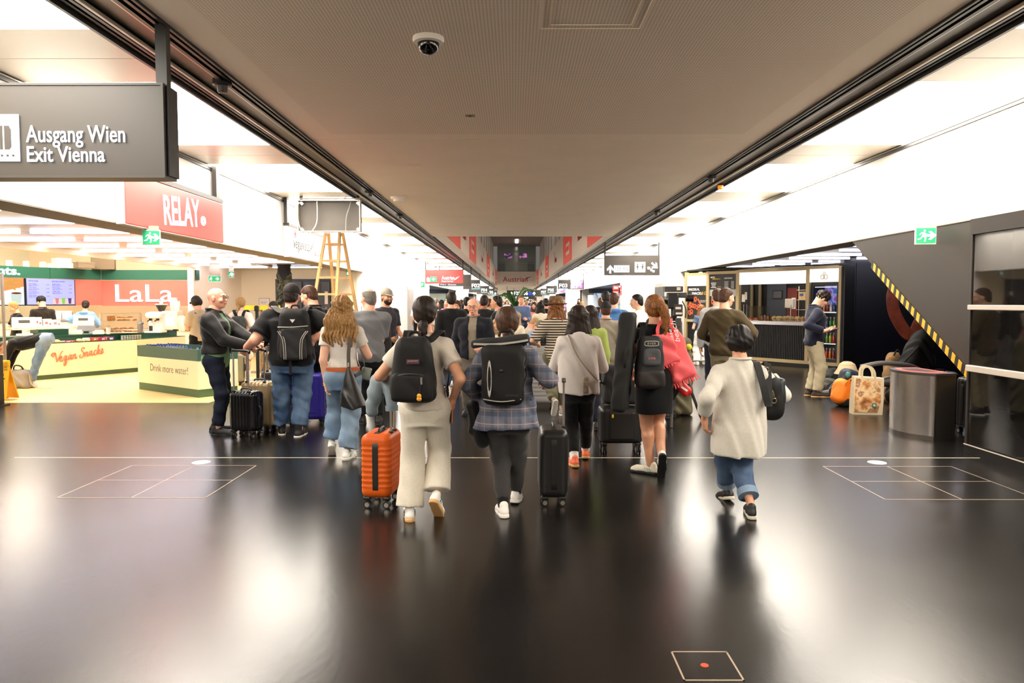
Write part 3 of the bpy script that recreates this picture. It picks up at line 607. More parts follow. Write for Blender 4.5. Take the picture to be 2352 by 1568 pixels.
# floor fittings
M_brass = mat('hatch_frame_metal', (190, 168, 146), .35, .4)
def hatch(label, x0, y0, nx, ny, sx, sy, dot=False, ang=0):
    r = thing('floor_hatch', label, 'floor hatch', (x0, y0, 0), ang); f = MB(); t = .008
    for i in range(nx + 1): f.box((i * sx, ny * sy / 2, .001), (t, ny * sy + t, .002))
    for j in range(ny + 1): f.box((nx * sx / 2, j * sy, .001), (nx * sx + t, t, .002))
    f.build('frame', M_brass, r)
    for i in range(nx):
        for j in range(ny): MB().box(((i + .5) * sx, (j + .5) * sy, .0008), (sx - .01, sy - .01, .0014)).build('panel', M_floor, r)
    if dot: MB().lathe([(.018, .0015), (.018, .003), (.001, .0032)], 18, (sx * .47, sy * .5, 0)).build('red_dot', mat('red_dot', (240, 70, 40), .4, emit=((240, 70, 40), .4)), r)
    return r
hatch('four-part floor hatch in front of the water counter', -3.785, 6.045, 2, 2, .616, .605); hatch('four-part floor hatch near the glass wall', 3.05, 6.005, 2, 2, .63, .612)
hatch('small square floor hatch with a red dot', .732, 3.093, 1, 1, .254, .258, True); hatch('distant floor hatch beyond the white-trousered girl', 2.25, 10.9, 2, 1, .6, .6)
for lb, x, y in (('round white floor disc next to the hatch by the bald man', -3.16, 7.4), ('round white floor disc next to the hatch by the bin', 3.67, 7.41)):
    r = thing('floor_disc', lb, 'floor marker', (x, y, 0)); MB().lathe([(.09, 0), (.088, .003), (.062, .0035)], 28, cap=False).build('rim', M_white, r); MB().lathe([(.06, .001), (.058, .0035), (.001, .0035)], 24).build('plate', mat('pale_disc', (210, 206, 202), .4), r)
# ================================================================= SNACK BAR ON THE LEFT
M_green1 = mat('fir_green_laminate', (20, 86, 68), .45, emit=None); M_green2 = mat('deep_green_laminate', (18, 74, 54), .35); M_greenk = mat('olive_green_plinth', (74, 102, 66), .5)
M_salmon = mat('salmon_wall_panel', (246, 100, 88), .5); M_creamc = mat('cream_laminate', (246, 234, 190), .45)
A2, B2 = (-12.256, 17.7), (-11.182, 20.1); A3 = (-12.256 - .817, 17.7 - 1.826)   # left wall of the bar, running towards the camera
LW = lambda s, z, off=0.0: planeM(A2, B2, s, z, off)
r = thing('fascia', 'green overhead fascia with white lettering ending in ants.', 'fascia', (0, 0, 0)); r.matrix_world = LW(0, 0)
for x0, x1 in ((-2.0, 1.2), (1.21, 2.62)): MB().box(((x0 + x1) / 2, 2.35, -.06), (x1 - x0, .27, .14)).build('fascia_panel', M_green1, r)
o = fit('restaurants.', 1.82, .18, M_lit, r, T3(-1.36, 2.27, .012), bold=.035)
r = thing('fascia', 'straight green fascia above the LaLa letters', 'fascia', (-11.18, 20.1, 2.22)); MB().box((1.29, .1, .13), (2.58, .2, .265)).build('fascia_panel', M_green1, r)
# wall panels and screens
r = thing('wall_panel', 'salmon wall panel beside the menu screen', 'wall panel'); r.matrix_world = LW(0, 0); MB().box((2.24, 1.87, -.03), (.8, .68, .06)).build('panel', M_salmon, r)
r = thing('letter_sign', 'salmon wall panel with big white LaLa letters', 'sign', (-11.18, 20.1, 1.51)); MB().box((1.16, .05, .345), (2.33, .06, .69)).build('panel', M_salmon, r)
o = fit('LaLa', 1.56, .47, M_lit, r, T3(.37, .018, .11) @ FC, bold=.0, ext=.03)
def croissant(mb, c, s, rz, tilt=0):
    R = Matrix.Translation(c) @ Matrix.Rotation(rz, 4, 'Z') @ Matrix.Rotation(tilt, 4, 'X'); P = []; L = []
    for i in range(9):
        t = i / 8; a = math.pi * (.12 + .76 * t); rr = s * (.06 + .26 * math.sin(math.pi * t) ** .8) * (1 + .1 * (i % 2)); p = Vector((s * math.cos(a), s * .75 * (math.sin(a) - .5), rr * .8))
        u = Vector((math.cos(a), math.sin(a), 0)); L.append([R @ (p + u * rr * math.cos(k * math.pi / 4) + Vector((0, 0, rr * .85 * math.sin(k * math.pi / 4)))) for k in range(8)])
    return mb.loft(L)
M_bread = mat('golden_pastry', (206, 142, 66), .5, noise=(30, .35), col2=(150, 86, 30)); M_bread2 = mat('brown_pretzel_crust', (150, 72, 34), .35, noise=(25, .3)); M_bun = mat('pale_bun', (226, 190, 132), .6, noise=(25, .15))
M_bluescr = mat('lavender_screen', (110, 120, 190), .4, emit=((150, 160, 255), .5)); M_purple = emi('purple_print', (140, 40, 170), .55)
r = thing('menu_screen', 'menu screen listing smoothies and protein shakes', 'screen'); r.matrix_world = LW(0, 0, .0)
MB().box((1.22, 1.865, -.02), (1.3, .68, .07), bev=.01).build('bezel', mat('screen_black', (16, 18, 34), .3), r); sc_ = MB().box((1.22, 1.875, .016), (1.24, .645, .006)).build('screen', M_bluescr, r)
fit('SMOOTHIES', .24, .036, M_purple, sc_, T3(.65, 2.12, .02), ext=0); fit('PROTEIN SHAKES', .34, .036, M_purple, sc_, T3(1.24, 2.12, .02), ext=0)
for col, names in ((0, ('Green Goddess', 'The Juicy', 'So Fast Right Now', 'Green Detox')), (1, ('Breakfast Shake', 'The Fit Nuts', 'Coffee Shake'))):
    for k, nme in enumerate(names):
        x = .65 + .6 * col; y = 2.055 - .095 * k; fit(nme, .2, .03, M_purple, sc_, T3(x, y, .02), ext=0); fit('banana, spinach, dates\nmango, oat milk', .26, .042, M_purple, sc_, T3(x, y - .05, .02), ext=0, line=.8); fit('6,90', .075, .024, M_purple, sc_, T3(x + .44, y - .02, .02), ext=0)
k = MB().box((1.53, 1.63, .021), (.56, .13, .003)); k.build('picture_strip', emi('cream_picture', (250, 226, 210), 1.0), sc_)
for i, c in enumerate(((240, 140, 150), (150, 225, 90), (110, 70, 160))):
    k = MB(); k.M = T3(1.36 + .17 * i, 1.57, .024); k.prism([(-.03, 0), (.03, 0), (.045, .13), (-.045, .13)], 0, .003).prism([(-.05, .13), (.05, .13), (.045, .145), (-.045, .145)], 0, .003); k.build('cup_picture', emi('cup_print_%d' % i, c, 1.0), sc_)
r = thing('menu_screen', 'food picture screen with croissants and a paper cup', 'screen'); r.matrix_world = LW(0, 0, .0)
MB().box((-.1, 1.865, -.02), (1.32, .68, .07), bev=.01).build('bezel', MATS['screen_black'], r)
def food(nt, o):
    s = sep(nt, o); n = noise_(nt, o, 4.0, 2); return mix_(nt, math_(nt, 'GREATER_THAN', math_(nt, 'ADD', s[1], math_(nt, 'MULTIPLY', s[0], -.25)), 1.86), (150, 214, 222), (186, 92, 52))
sc_ = MB().box((-.1, 1.875, .016), (1.26, .645, .006)).build('screen', nodemat('food_picture', food, .4, emit=.4), r)
k = MB()
for x, y, a in ((.2, 2.06, .3), (.33, 2.0, -.4), (.12, 1.96, .8), (.0, 2.05, 0), (-.1, 1.95, .5), (.36, 2.1, .1), (.22, 1.93, -.2)):
    kk = MB(); croissant(kk, (0, 0, 0), .12, a); k.M = T3(x, y, .02) @ Matrix.Diagonal((1, 1, .04, 1)); k.add(kk.v, kk.f)
k.build('croissant_picture', emi('croissant_print', (240, 176, 96), 1.0), sc_)
k = MB(); k.M = T3(.34, 1.58, .026); k.prism([(-.1, 0), (.1, 0), (.14, .25), (-.14, .25)], 0, .003); k.build('paper_cup_picture', emi('cup_print', (222, 236, 226), 1.0), sc_)
k = MB(); k.M = T3(.34, 1.83, .03) @ Matrix.Diagonal((1, .22, 1, 1)); k.cyl((0, 0, 0), (0, 0, .003), .14, n=20); k.build('cup_rim_picture', emi('cup_rim', (250, 250, 248), 1.0), sc_); k = MB(); k.M = T3(.34, 1.83, .034) @ Matrix.Diagonal((1, .2, 1, 1)); k.cyl((0, 0, 0), (0, 0, .002), .12, n=20); k.build('coffee_picture', emi('coffee', (130, 70, 40), 1.0), sc_)
# boxes stored above the fascia
M_card = mat('cardboard', (120, 104, 84), .7); M_paperw = mat('white_paper', (240, 234, 216), .6)
for i, (px, pw, ph, m, nm, lb) in enumerate(((243, .56, .38, M_card, 'cardboard_box', 'large grey brown box above the fascia corner'), (197, .4, .16, M_card, 'cardboard_box', 'low brown box above the fascia beside the tall box'), (160, .42, .13, M_paperw, 'storage_box', 'pale box with lid above the green fascia'), (145, .34, .26, M_paperw, 'storage_box', 'cream box stacked highest above the green fascia'), (122, .3, .12, mat('grey_lid', (196, 200, 205), .6), 'storage_box', 'grey lidded box at the left end above the fascia'))):
    p = at(px, 618, 19.7 if px > 210 else 19.0); r = thing(nm, lb, 'box', (p.x - .25, p.y + .35, 2.49 if px > 210 else 2.49), .9 if px < 230 else .4)
    MB().box((0, 0, ph / 2), (pw, .36, ph), bev=.01).build('carton', m, r); MB().box((0, 0, ph - .02), (pw + .01, .37, .04), bev=.005).build('lid', m, r)
p = at(110, 612, 18.9)
for i in range(4):
    r = thing('paper_roll', 'white paper roll with dark core, %s of four on the green fascia' % ORD[i], 'paper roll', (p.x - .75 + .19 * i, p.y - .35 + .36 * i, 2.485), .0, 'paper rolls above the fascia'); MB().lathe([(.03, 0), (.075, 0), (.075, .17), (.03, .17)], 16).build('roll', M_paperw, r); MB().lathe([(.028, .1), (.028, .172)], 10).build('core', M_dark, r)

# main counter
P0, P1, P2 = Vector((-10.87, 13.45)), Vector((-8.716, 17.047)), Vector((-8.38, 18.85))
N1 = Vector((-.858, .514))
def strip(mb, o0, o1, z0, z1):       # band of the counter between two set-backs and two heights
    def pt(o):
        e2 = (P2 - P1).normalized(); n2 = Vector((-e2.y, e2.x)); nm = (N1 + n2).normalized(); return [P0 + N1 * o, P1 + nm * (o / nm.dot(N1)), P2 + n2 * o]
    a, b = pt(o0), pt(o1); poly = [tuple(v) for v in a] + [tuple(v) for v in reversed(b)]
    return mb.prism(poly, z0, z1)
r = thing('counter', 'long cream snack counter with green top band lettered Vegan Snacks', 'counter', (0, 0, 0))
strip(MB(), .03, .8, 0, .1).build('plinth', M_greenk, r); strip(MB(), 0, .8, .1, .745).build('front', M_creamc, r); strip(MB(), .004, .26, .745, .757).build('snack_ledge', M_green2, r)
strip(MB(), .24, .8, .757, .88).build('green_band', M_green1, r); strip(MB(), .22, .95, .88, .905).build('worktop', M_green2, r)
CP = lambda s, z, off=0.0: planeM(P0, P1, s, z, off)
LET = {'V': [(0, 1.45), (.05, 1.8), (.4, 1.95), (.62, 1.65), (.5, 1.3), (.22, 1.3), (.15, 1.6), (.45, 1.95), (.8, 1.8), (.95, 1.0), (1.12, .05), (1.5, .9), (1.9, 1.75), (2.25, 2.0)],
       'e': [(0, .35), (.35, .5), (.55, .8), (.4, 1.0), (.18, .75), (.18, .25), (.42, .0), (.75, .25)], 'g': [(.62, .85), (.38, 1.0), (.12, .6), (.22, .08), (.5, .35), (.66, .95), (.62, .1), (.55, -.7), (.3, -1.0), (.15, -.7), (.5, -.15), (.95, .25)],
       'a': [(.62, .85), (.38, 1.0), (.12, .6), (.22, .08), (.5, .35), (.66, .95), (.6, .3), (.72, .0), (.98, .25)], 'n': [(0, .95), (.08, .5), (.05, 0), (.15, .6), (.4, .98), (.56, .75), (.5, .2), (.62, 0), (.85, .25)],
       'S': [(1.05, 1.65), (.85, 2.0), (.5, 1.85), (.45, 1.4), (.8, 1.0), (.9, .45), (.6, .02), (.15, .1), (.05, .45), (.3, .6)], 'c': [(.6, .8), (.4, 1.0), (.12, .6), (.2, .1), (.45, 0), (.75, .25)],
       'k': [(.0, .3), (.3, 1.3), (.42, 1.95), (.25, 1.6), (.15, 0), (.22, .55), (.5, .95), (.5, .65), (.25, .5), (.5, .05), (.85, .25)], 's': [(0, .2), (.3, .9), (.38, 1.05), (.5, .6), (.4, .05), (.1, .0), (.3, .15), (.7, .25)]}
mn = MATS.get('neon') or mat('coral_neon_tube', (232, 110, 80), .4, emit=((240, 110, 80), .3)); x = 0.0
M0 = CP(2.30, .335, .012) @ Matrix.Rotation(.13, 4, 'Z')
for ch, adv in (('V', 1.55), ('e', .85), ('g', .95), ('a', 1.0), ('n', 1.35), ('S', 1.15), ('n', .85), ('a', 1.0), ('c', .75), ('k', .8), ('s', .8)):
    k = MB(); k.M = M0 @ Matrix.Diagonal((.105, .105, .105, 1)) @ Matrix(((1, .18, 0, x), (0, 1, 0, 0), (0, 0, 1, 0), (0, 0, 0, 1)))
    k.tube([(a, b, 0) for a, b in LET[ch]], .105, 5, 4); k.M = Matrix.Identity(4); me = k.build('neon_letter', mn, r); x += adv * .98
# things on the ledge
cols = [(214, 70, 60), (226, 110, 60), (200, 40, 110), (240, 150, 60), (236, 226, 210), (120, 60, 130), (230, 60, 110), (210, 90, 60)]
def onl(s, off, z): p = P0 + (P1 - P0).normalized() * s + N1 * off; return (p.x, p.y, z)
ang1 = math.atan2(P1.y - P0.y, P1.x - P0.x)
for i in range(22):
    s = 2.35 + i * .062; 
    if 8 < i < 11: continue
    r = thing('snack_bar', 'small %s snack packet, %s from the left along the green ledge' % (['red', 'orange', 'magenta', 'amber', 'white', 'purple', 'pink', 'brick red'][i % 8], ORD[i] if i < 20 else ['twenty-first', 'twenty-second'][i - 20]), 'snack', onl(s, .1 + .04 * (i % 3), .757), ang1 + random.uniform(-.4, .4), 'snack packets on the green ledge')
    h_ = .03 if i < 12 else .075; MB().box((0, 0, h_ / 2), (.13, .05, h_), bev=.008).build('wrapper', mat('wrapper_%d' % (i % 8), cols[i % 8], .35), r); MB().box((0, -.026, h_ / 2), (.07, .004, h_ * .5)).build('print', M_paperw, r)
for i in range(8):
    for j in range(3):
        r = thing('snack_pot', 'small lidded pot, %s tier, %s from the left of the ledge stack' % (['bottom', 'middle', 'top'][j], ORD[i]), 'pot', onl(3.93 + .062 * i, .12, .757 + .034 * j), ang1, 'pots stacked on the green ledge')
        MB().lathe([(.022, 0), (.027, .024)], 10).build('pot', M_paperw, r); MB().lathe([(.029, .024), (.029, .033)], 10).build('lid', mat('teal_lid', (90, 170, 160), .4) if j != 1 else mat('navy_lid', (50, 70, 96), .4), r)
for i in range(4):
    r = thing('bread_roll', 'pale bun, %s from the bending man on the counter ledge' % ORD[i], 'bun', onl(2.3 + .17 * i + (.3 if i > 1 else 0), .07, .757), 0, 'buns on the ledge'); MB().sphere((0, 0, .03), (.07, .05, .04)).build('bun', M_bun, r, True)
# things on the worktop
WT = .905
def onw(s, off): return onl(s, off, WT)
r = thing('display_riser', 'green display block carrying white brochure holders', 'display', onw(2.55, .5), ang1); MB().box((0, 0, .06), (.62, .34, .12), bev=.006).build('block', M_green2, r); MB().box((0, 0, .125), (.64, .36, .012)).build('top', M_green1, r)
M_acr = mat('white_card', (246, 240, 226), .5)
for i, (dx, h_, lb) in enumerate(((-.22, .26, 'white leaflet holder with pink drawings, left on the green block'), (-.02, .22, 'white leaflet holder in the middle of the green block'), (.16, .2, 'white leaflet holder, right on the green block'))):
    p = onw(2.55, .5); e = Vector((math.cos(ang1), math.sin(ang1))); r = thing('leaflet_holder', lb, 'leaflet holder', (p[0] + e.x * dx, p[1] + e.y * dx, WT + .131), ang1)
    MB().box((0, .03, h_ / 2), (.18, .012, h_), rotm(-.15, 0, 0)).build('card', M_acr, r); MB().box((0, 0, .04), (.19, .08, .08), bev=.006).build('holder', M_acr, r); MB().box((-.03, .012, h_ * .6), (.06, .004, .05), rotm(-.15, 0, 0)).box((.045, .012, h_ * .5), (.04, .004, .04), rotm(-.15, 0, 0)).build('print', M_pinkink, r)
def pos(label, px, pv, Y, rz):
    p = G(px, pv, WT) if px > 100 else Vector(onw(2.05, .5)); r = thing('cash_register', label, 'register', (p.x, p.y, WT), rz)
    MB().box((0, 0, .025), (.3, .26, .05), bev=.015).build('base', M_paperw, r); MB().box((0, .02, .11), (.09, .07, .16), rotm(.2, 0, 0), .02).build('stand', M_paperw, r)
    d = MB().box((0, .03, .26), (.44, .05, .3), rotm(-.5, 0, 0), .025).build('display', M_paperw, r); MB().box((0, -.005, .265), (.37, .012, .22), rotm(-.5, 0, 0), .01).build('rear_cover', mat('beige_cover', (222, 210, 184), .4), d); MB().box((0, -.006, .31), (.2, .02, .05), rotm(-.5, 0, 0)).build('vent_slot', M_black, d)
    return r
pos('white cash register with a dark card reader tray in front', 192, 763, 17.6, .3); pos('white cash register above the bending man', 62, 755, 16, .6)
p = G(203, 764, WT); r = thing('card_terminal', 'slanted dark panel leaning before the cash register', 'terminal', (p.x - .02, p.y - .1, WT), .3); MB().box((.02, 0, .1), (.36, .02, .2), rotm(-.9, 0, 0), .006).build('panel', mat('slate_panel', (74, 76, 84), .4), r); MB().box((.02, .04, .03), (.1, .1, .06)).build('foot', M_dark, r)
for i, (px, lb) in enumerate(((172, 'low white stack of napkins before the register'), (222, 'white paper pile at the right of the register'))):
    p = G(px + 4, 767, WT); r = thing('napkin_stack', lb, 'napkins', (p.x, p.y, WT), ang1 - .5); MB().box((0, 0, .03), (.22, .16, .06), bev=.004).build('lower_pile', M_paperw, r); MB().box((.02, 0, .075), (.16, .15, .03), rotm(0, 0, .1), .004).build('upper_pile', M_paperw, r)
# pastry case
p = G(280, 765, WT); ex = Vector((math.cos(.62), math.sin(.62)))
r = thing('pastry_case', 'glass display case with shelves for pastries', 'display case', (p.x, p.y, WT), .62)
for z in (.0, .27): MB().box((0, .16, .008 + z), (.82, .32, .012)).build('shelf', M_glass if z else M_paperw, r)
for x in (-.41, .41): MB().box((x, .16, .23), (.008, .32, .46)).build('side_pane', M_glass, r)
MB().box((0, 0, .23), (.82, .008, .46)).build('front_pane', M_glass, r); fr = MB()
for x in (-.41, .41): fr.box((x, 0, .23), (.012, .012, .46))
fr.box((0, 0, .455), (.82, .012, .012)); fr.build('frame', M_silver, r)
n = 0
for tier, z0, cnt in (('lower', .02, 13), ('upper', .285, 7)):
    for i in range(cnt):
        x = (-.3 + .1 * (i % 7)) if tier == 'lower' else (-.02 + .1 * (i % 4)); z = z0 + .07 * (i // (7 if tier == 'lower' else 4)); y = .1 + .05 * (i % 2)
        q = thing('croissant', 'golden croissant, %s of the %s shelf in the pastry case' % (ORD[i], tier), 'croissant', (p.x + ex.x * x - ex.y * y, p.y + ex.y * x + ex.x * y, WT + z), .62, 'croissants in the pastry case'); croissant(MB(), (0, 0, 0), .075, random.uniform(0, 6)).build('pastry', M_bread, q, True, 60); n += 1
x = -.2; q = thing('loaf_cake', 'square brown cake on the upper shelf of the pastry case', 'cake', (p.x + ex.x * x - ex.y * .12, p.y + ex.y * x + ex.x * .12, WT + .285), .62); MB().box((0, 0, .05), (.16, .14, .1), bev=.015).build('cake', M_bread, q); MB().box((0, 0, .105), (.15, .13, .02), bev=.008).build('glaze', M_bread2, q)
p = G(249, 767, WT); r = thing('smoothie_cup', 'pink smoothie cup with clear dome beside the pastry case', 'cup', (p.x, p.y, WT)); MB().lathe([(.035, 0), (.05, .15)], 16).build('cup', mat('pink_cup', (244, 200, 200), .4), r); MB().lathe([(.051, .15), (.04, .19), (.012, .2)], 14).build('dome_lid', M_glass, r)
p = G(323, 764, WT); r = thing('canister', 'tall metal canister with slanted dark mouth', 'canister', (p.x, p.y, WT)); MB().lathe([(.065, 0), (.065, .2)], 18).build('body', M_steel, r, True); MB().loft([[(.066 * math.cos(a), .066 * math.sin(a), .2 + (.0 if k == 0 else .04 + .035 * math.sin(a))) for a in [i * math.pi / 9 for i in range(18)]] for k in range(2)], True).build('mouth', M_dark, r)
# coffee station
p = G(350, 764, WT); r = thing('espresso_machine', 'white espresso machine with black portafilters', 'coffee machine', (p.x, p.y, WT), .1)
MB().box((0, .2, .02), (.36, .42, .04)).build('drip_tray', M_paperw, r); MB().box((0, .3, .25), (.34, .2, .46), bev=.04).build('body', mat('white_enamel', (246, 242, 238), .25), r); MB().box((0, .16, .4), (.34, .3, .14), bev=.05).build('group_head_cover', MATS['white_enamel'], r)
for x in (-.08, .08): MB().cyl((x, .12, .33), (x, .12, .28), .035).cyl((x, .1, .3), (x, -.05, .27), .014).build('portafilter', M_black, r)
MB().box((-.05, .05, .1), (.06, .06, .12)).build('tamper_stand', M_black, r)
p = G(383, 760, WT); r = thing('coffee_machine', 'cream boxy coffee machine under the paper cups', 'coffee machine', (p.x, p.y + .1, WT), .1); MB().box((0, .2, .26), (.44, .4, .46), bev=.02).build('body', mat('cream_enamel', (234, 222, 200), .3), r); MB().box((0, -.004, .22), (.3, .012, .24)).build('front_panel', MATS['white_enamel'], r); MB().box((-.22, .1, .02), (.1, .2, .04)).box((.15, .1, .02), (.1, .2, .04)).build('feet', M_black, r); MB().cyl((-.15, .0, .3), (-.15, -.06, .2), .012).build('steam_wand', M_chrome, r)
p = G(366, 760, WT); r = thing('coffee_grinder', 'coffee grinder with a black funnel hopper', 'grinder', (p.x, p.y + .02, WT), 0); MB().box((0, .12, .24), (.17, .2, .44), bev=.02).build('body', M_paperw, r); MB().lathe([(.05, .46), (.13, .62), (.14, .64)], 20, (0, .12, 0)).build('hopper', mat('smoked_hopper', (52, 46, 42), .2), r, True); MB().lathe([(.142, .64), (.142, .665)], 20, (0, .12, 0)).build('hopper_lid', M_paperw, r); MB().box((0, .12, .7), (.07, .07, .06), bev=.01).build('lid_knob', M_paperw, r)
for i, (px, c, lb) in enumerate(((384, M_paperw, 'tall white stack of paper cups'), (392, mat('pale_pink_cups', (246, 214, 206), .5), 'pale pink stack of paper cups beside the white stack'), (398, M_paperw, 'shorter white stack of paper cups at the end'))):
    p = G(px, 760, WT); r = thing('cup_stack', lb + ' on the coffee machine', 'paper cups', (p.x, p.y + .3, WT + .49)); MB().lathe([(.036, 0), (.046, .09)] + [(.046 + .003 * (j % 2), .09 + .022 * j) for j in range(1, 8 + (4 if i < 2 else 0))], 14).build('cups', c, r); MB().lathe([(.044, .0), (.044, -.005)], 12).build('base_cup', c, r)
for i, px in enumerate((408, 415)):
    p = G(px, 761, WT); r = thing('cup_stack', ['mint green stack of cups standing right of the coffee machine', 'pale stack of cups at the counter end'][i], 'paper cups', (p.x, p.y + .15, WT)); MB().lathe([(.036, 0), (.046, .09)] + [(.046 + .003 * (j % 2), .09 + .022 * j) for j in range(1, 13)], 14).build('cups', mat('mint_cups', (206, 222, 196), .5) if i == 0 else M_paperw, r); MB().lathe([(.03, .36), (.03, .38)], 10).build('top_rim', M_paperw, r)
for i, px in enumerate((126, 151)):
    p = G(px, 770, 1.0); p = at(px, 728, 18.8 + .2 * i); r = thing('steel_tray', ['steel tray standing upright behind the man in black', 'second upright steel tray beside the blue hoodie'][i], 'tray', (p.x, p.y, 1.17), .5); MB().box((0, 0, .11), (.3, .03, .22), rotm(-.2, 0, 0), .02).build('tray', M_steel, r); MB().box((0, .05, .04), (.2, .1, .08)).build('stand', M_dark, r)
k = thing('rear_counter', 'pale rear work counter behind the snack bar staff', 'counter', (-10.2, 19.72, 0)); MB().box((.6, 0, .43), (3.2, .6, .86), bev=.01).build('cabinet', M_paperw, k); MB().box((.6, -.02, .88), (3.24, .66, .04), bev=.008).build('worktop', M_steel, k)
k = thing('rear_counter', 'side work counter carrying the upright steel trays', 'counter'); k.matrix_world = LW(0, 0, .42); MB().box((.4, .56, -.2), (2.6, 1.12, .4), bev=.01).build('cabinet', M_paperw, k); MB().box((.4, 1.135, -.2), (2.64, .03, .44)).build('worktop', M_steel, k)

# water counter
WA, WB = (-6.957, 13.638), (-5.315, 12.398); r = thing('water_counter', 'cream drinks counter lettered Drink more water! with green bands', 'counter'); r.matrix_world = planeM(WA, WB) @ Matrix(((1, 0, 0, 0), (0, 0, 1, 0), (0, -1, 0, 0), (0, 0, 0, 1)))
# local frame of this counter: x along the front, y upwards after planeM -> rebuilt as x along, y into depth, z up
r.matrix_world = Matrix.Translation((WA[0], WA[1], 0)) @ Matrix.Rotation(math.atan2(WB[1] - WA[1], WB[0] - WA[0]), 4, 'Z'); Lw = 2.057; Dw = .75
MB().box((Lw / 2, Dw / 2, .07), (Lw - .02, Dw - .02, .14)).build('plinth', M_greenk, r); MB().box((Lw / 2, Dw / 2, .38), (Lw, Dw, .48)).build('body', M_creamc, r)
k = MB(); t = .03
for c, d in (((Lw / 2, t / 2), (Lw, t)), ((Lw / 2, Dw - t / 2), (Lw, t)), ((t / 2, Dw / 2), (t, Dw - 2 * t)), ((Lw - t / 2, Dw / 2), (t, Dw - 2 * t))): k.box((c[0], c[1], .72), (d[0] + (.012 if d[0] > 1 else 0), d[1], .2))
k.build('green_rim', mat('grey_green_band', (62, 98, 84), .45), r); MB().box((Lw / 2, Dw / 2, .63), (Lw - .06, Dw - .06, .02)).build('tray_floor', M_green2, r); MB().box((1.35, Dw / 2, .72), (.02, Dw - .06, .18)).build('divider', M_green2, r)
fit('Drink more water!', 1.28, .13, mat('thin_grey_print', (96, 94, 76), .6), r, T3(.465, -.002, .375) @ FC, bold=-.012, ext=.001)
fit('Stay', .3, .13, M_ink, r, T3(Lw + .002, .2, .36) @ FACE_POSX, ext=.001)
w0 = r.matrix_world.copy(); M_bottle = mat('clear_bottle', (206, 224, 236), .08, trans=.6, ior=1.2); M_cap = mat('blue_cap', (40, 74, 170), .35); M_lab = mat('bottle_label', (170, 190, 226), .4)
for i in range(9):
    for j in range(3):
        q = w0 @ Vector((.12 + i * .105 if i < 7 else 1.48 + (i - 7) * .14, .13 + j * .2, .64)); r = thing('water_bottle', 'water bottle with blue cap, %s row, %s from the left in the counter' % (['front', 'middle', 'back'][j], ORD[i]), 'bottle', q, 0, 'water bottles in the counter')
        MB().lathe([(.033, 0), (.035, .02), (.035, .13), (.014, .17), (.013, .178)], 12).build('bottle', M_bottle, r, True); MB().lathe([(.0355, .04), (.0355, .1)], 12, cap=False).build('wrap_label', M_lab, r); MB().lathe([(.017, .178), (.017, .2)], 10).build('cap', M_cap, r)
# entrance gate post and wet floor sign
p = G(15, 915); r = thing('security_gate', 'slim grey security gate with glass panel at the shop edge', 'gate', (p.x, p.y, 0)); MB().box((0, 0, 1.05), (.03, .05, 2.1), bev=.008).build('post', M_silver, r); MB().box((-.3, 0, 1.86), (.57, .03, .44)).build('header_panel', mat('warm_grey_panel', (186, 176, 162), .5), r); MB().box((-.3, 0, .9), (.57, .012, 1.45)).build('pane', M_glass, r); MB().box((-.3, 0, .05), (.6, .1, .1)).build('base', M_dark, r)
p = G(-8, 932); r = thing('barrier_stand', 'black slab stand cropped at the picture edge by the wet floor sign', 'stand', (p.x, p.y, 0)); MB().box((0, 0, .4), (.18, .12, .8), bev=.01).build('slab', M_black, r); MB().box((0, 0, .01), (.22, .3, .02)).build('foot', M_dark, r)
p = G(12, 918); M_ysign = mat('yellow_plastic', (240, 184, 20), .4)
r = thing('wet_floor_sign', 'yellow folding wet floor warning sign', 'warning sign', (p.x, p.y, 0), -.25)
for s in (-1, 1):
    k = MB(); k.M = Matrix.Rotation(s * .22, 4, 'X'); b = .30
    k.loft([[(-.155, s * .12 - .008, .0), (.155, s * .12 - .008, .0), (.11, s * .12 - .008, .62), (-.11, s * .12 - .008, .62)], [(-.155, s * .12 + .008, .0), (.155, s * .12 + .008, .0), (.11, s * .12 + .008, .62), (-.11, s * .12 + .008, .62)]]); k.M = Matrix.Identity(4); pn = k.build('panel', M_ysign, r)
    if s < 0:
        MM = Matrix.Rotation(-.22, 4, 'X') @ T3(-.09, -.131, .0) @ FC
        fit('CAUTION\nWET FLOOR', .18, .08, M_ink, pn, MM @ T3(0, .47, 0), align='CENTER', ext=.001); fit('ATTENTION\nSOL GLISSANT', .2, .06, M_ink, pn, MM @ T3(-.01, .12, 0), align='CENTER', ext=.001)
        q = MB(); q.M = MM @ T3(.02, .21, .001) @ Matrix.Diagonal((.17, .22, 1, 1)); man(q); q.M = Matrix.Identity(4); q.build('slip_pictogram', M_ink, pn)
MB().box((0, 0, .635), (.16, .1, .04), bev=.01).build('handle', M_ysign, r)

# furniture in the walkway of the shop
def queue_post(label, x, y, h=1.0, m=None):
    r = thing('barrier_post', label, 'barrier post', (x, y, 0)); MB().lathe([(.17, 0), (.17, .012), (.05, .03), (.032, .04)], 20).build('base', M_black, r); MB().cyl((0, 0, .03), (0, 0, h), .032, n=14).build('tube', m or M_black, r); MB().box((0, 0, h - .06), (.08, .08, .1), bev=.01).build('belt_head', M_black, r); return r
p = G(593, 884); queue_post('tall black queue post left of the big man', p.x, p.y, 1.55)
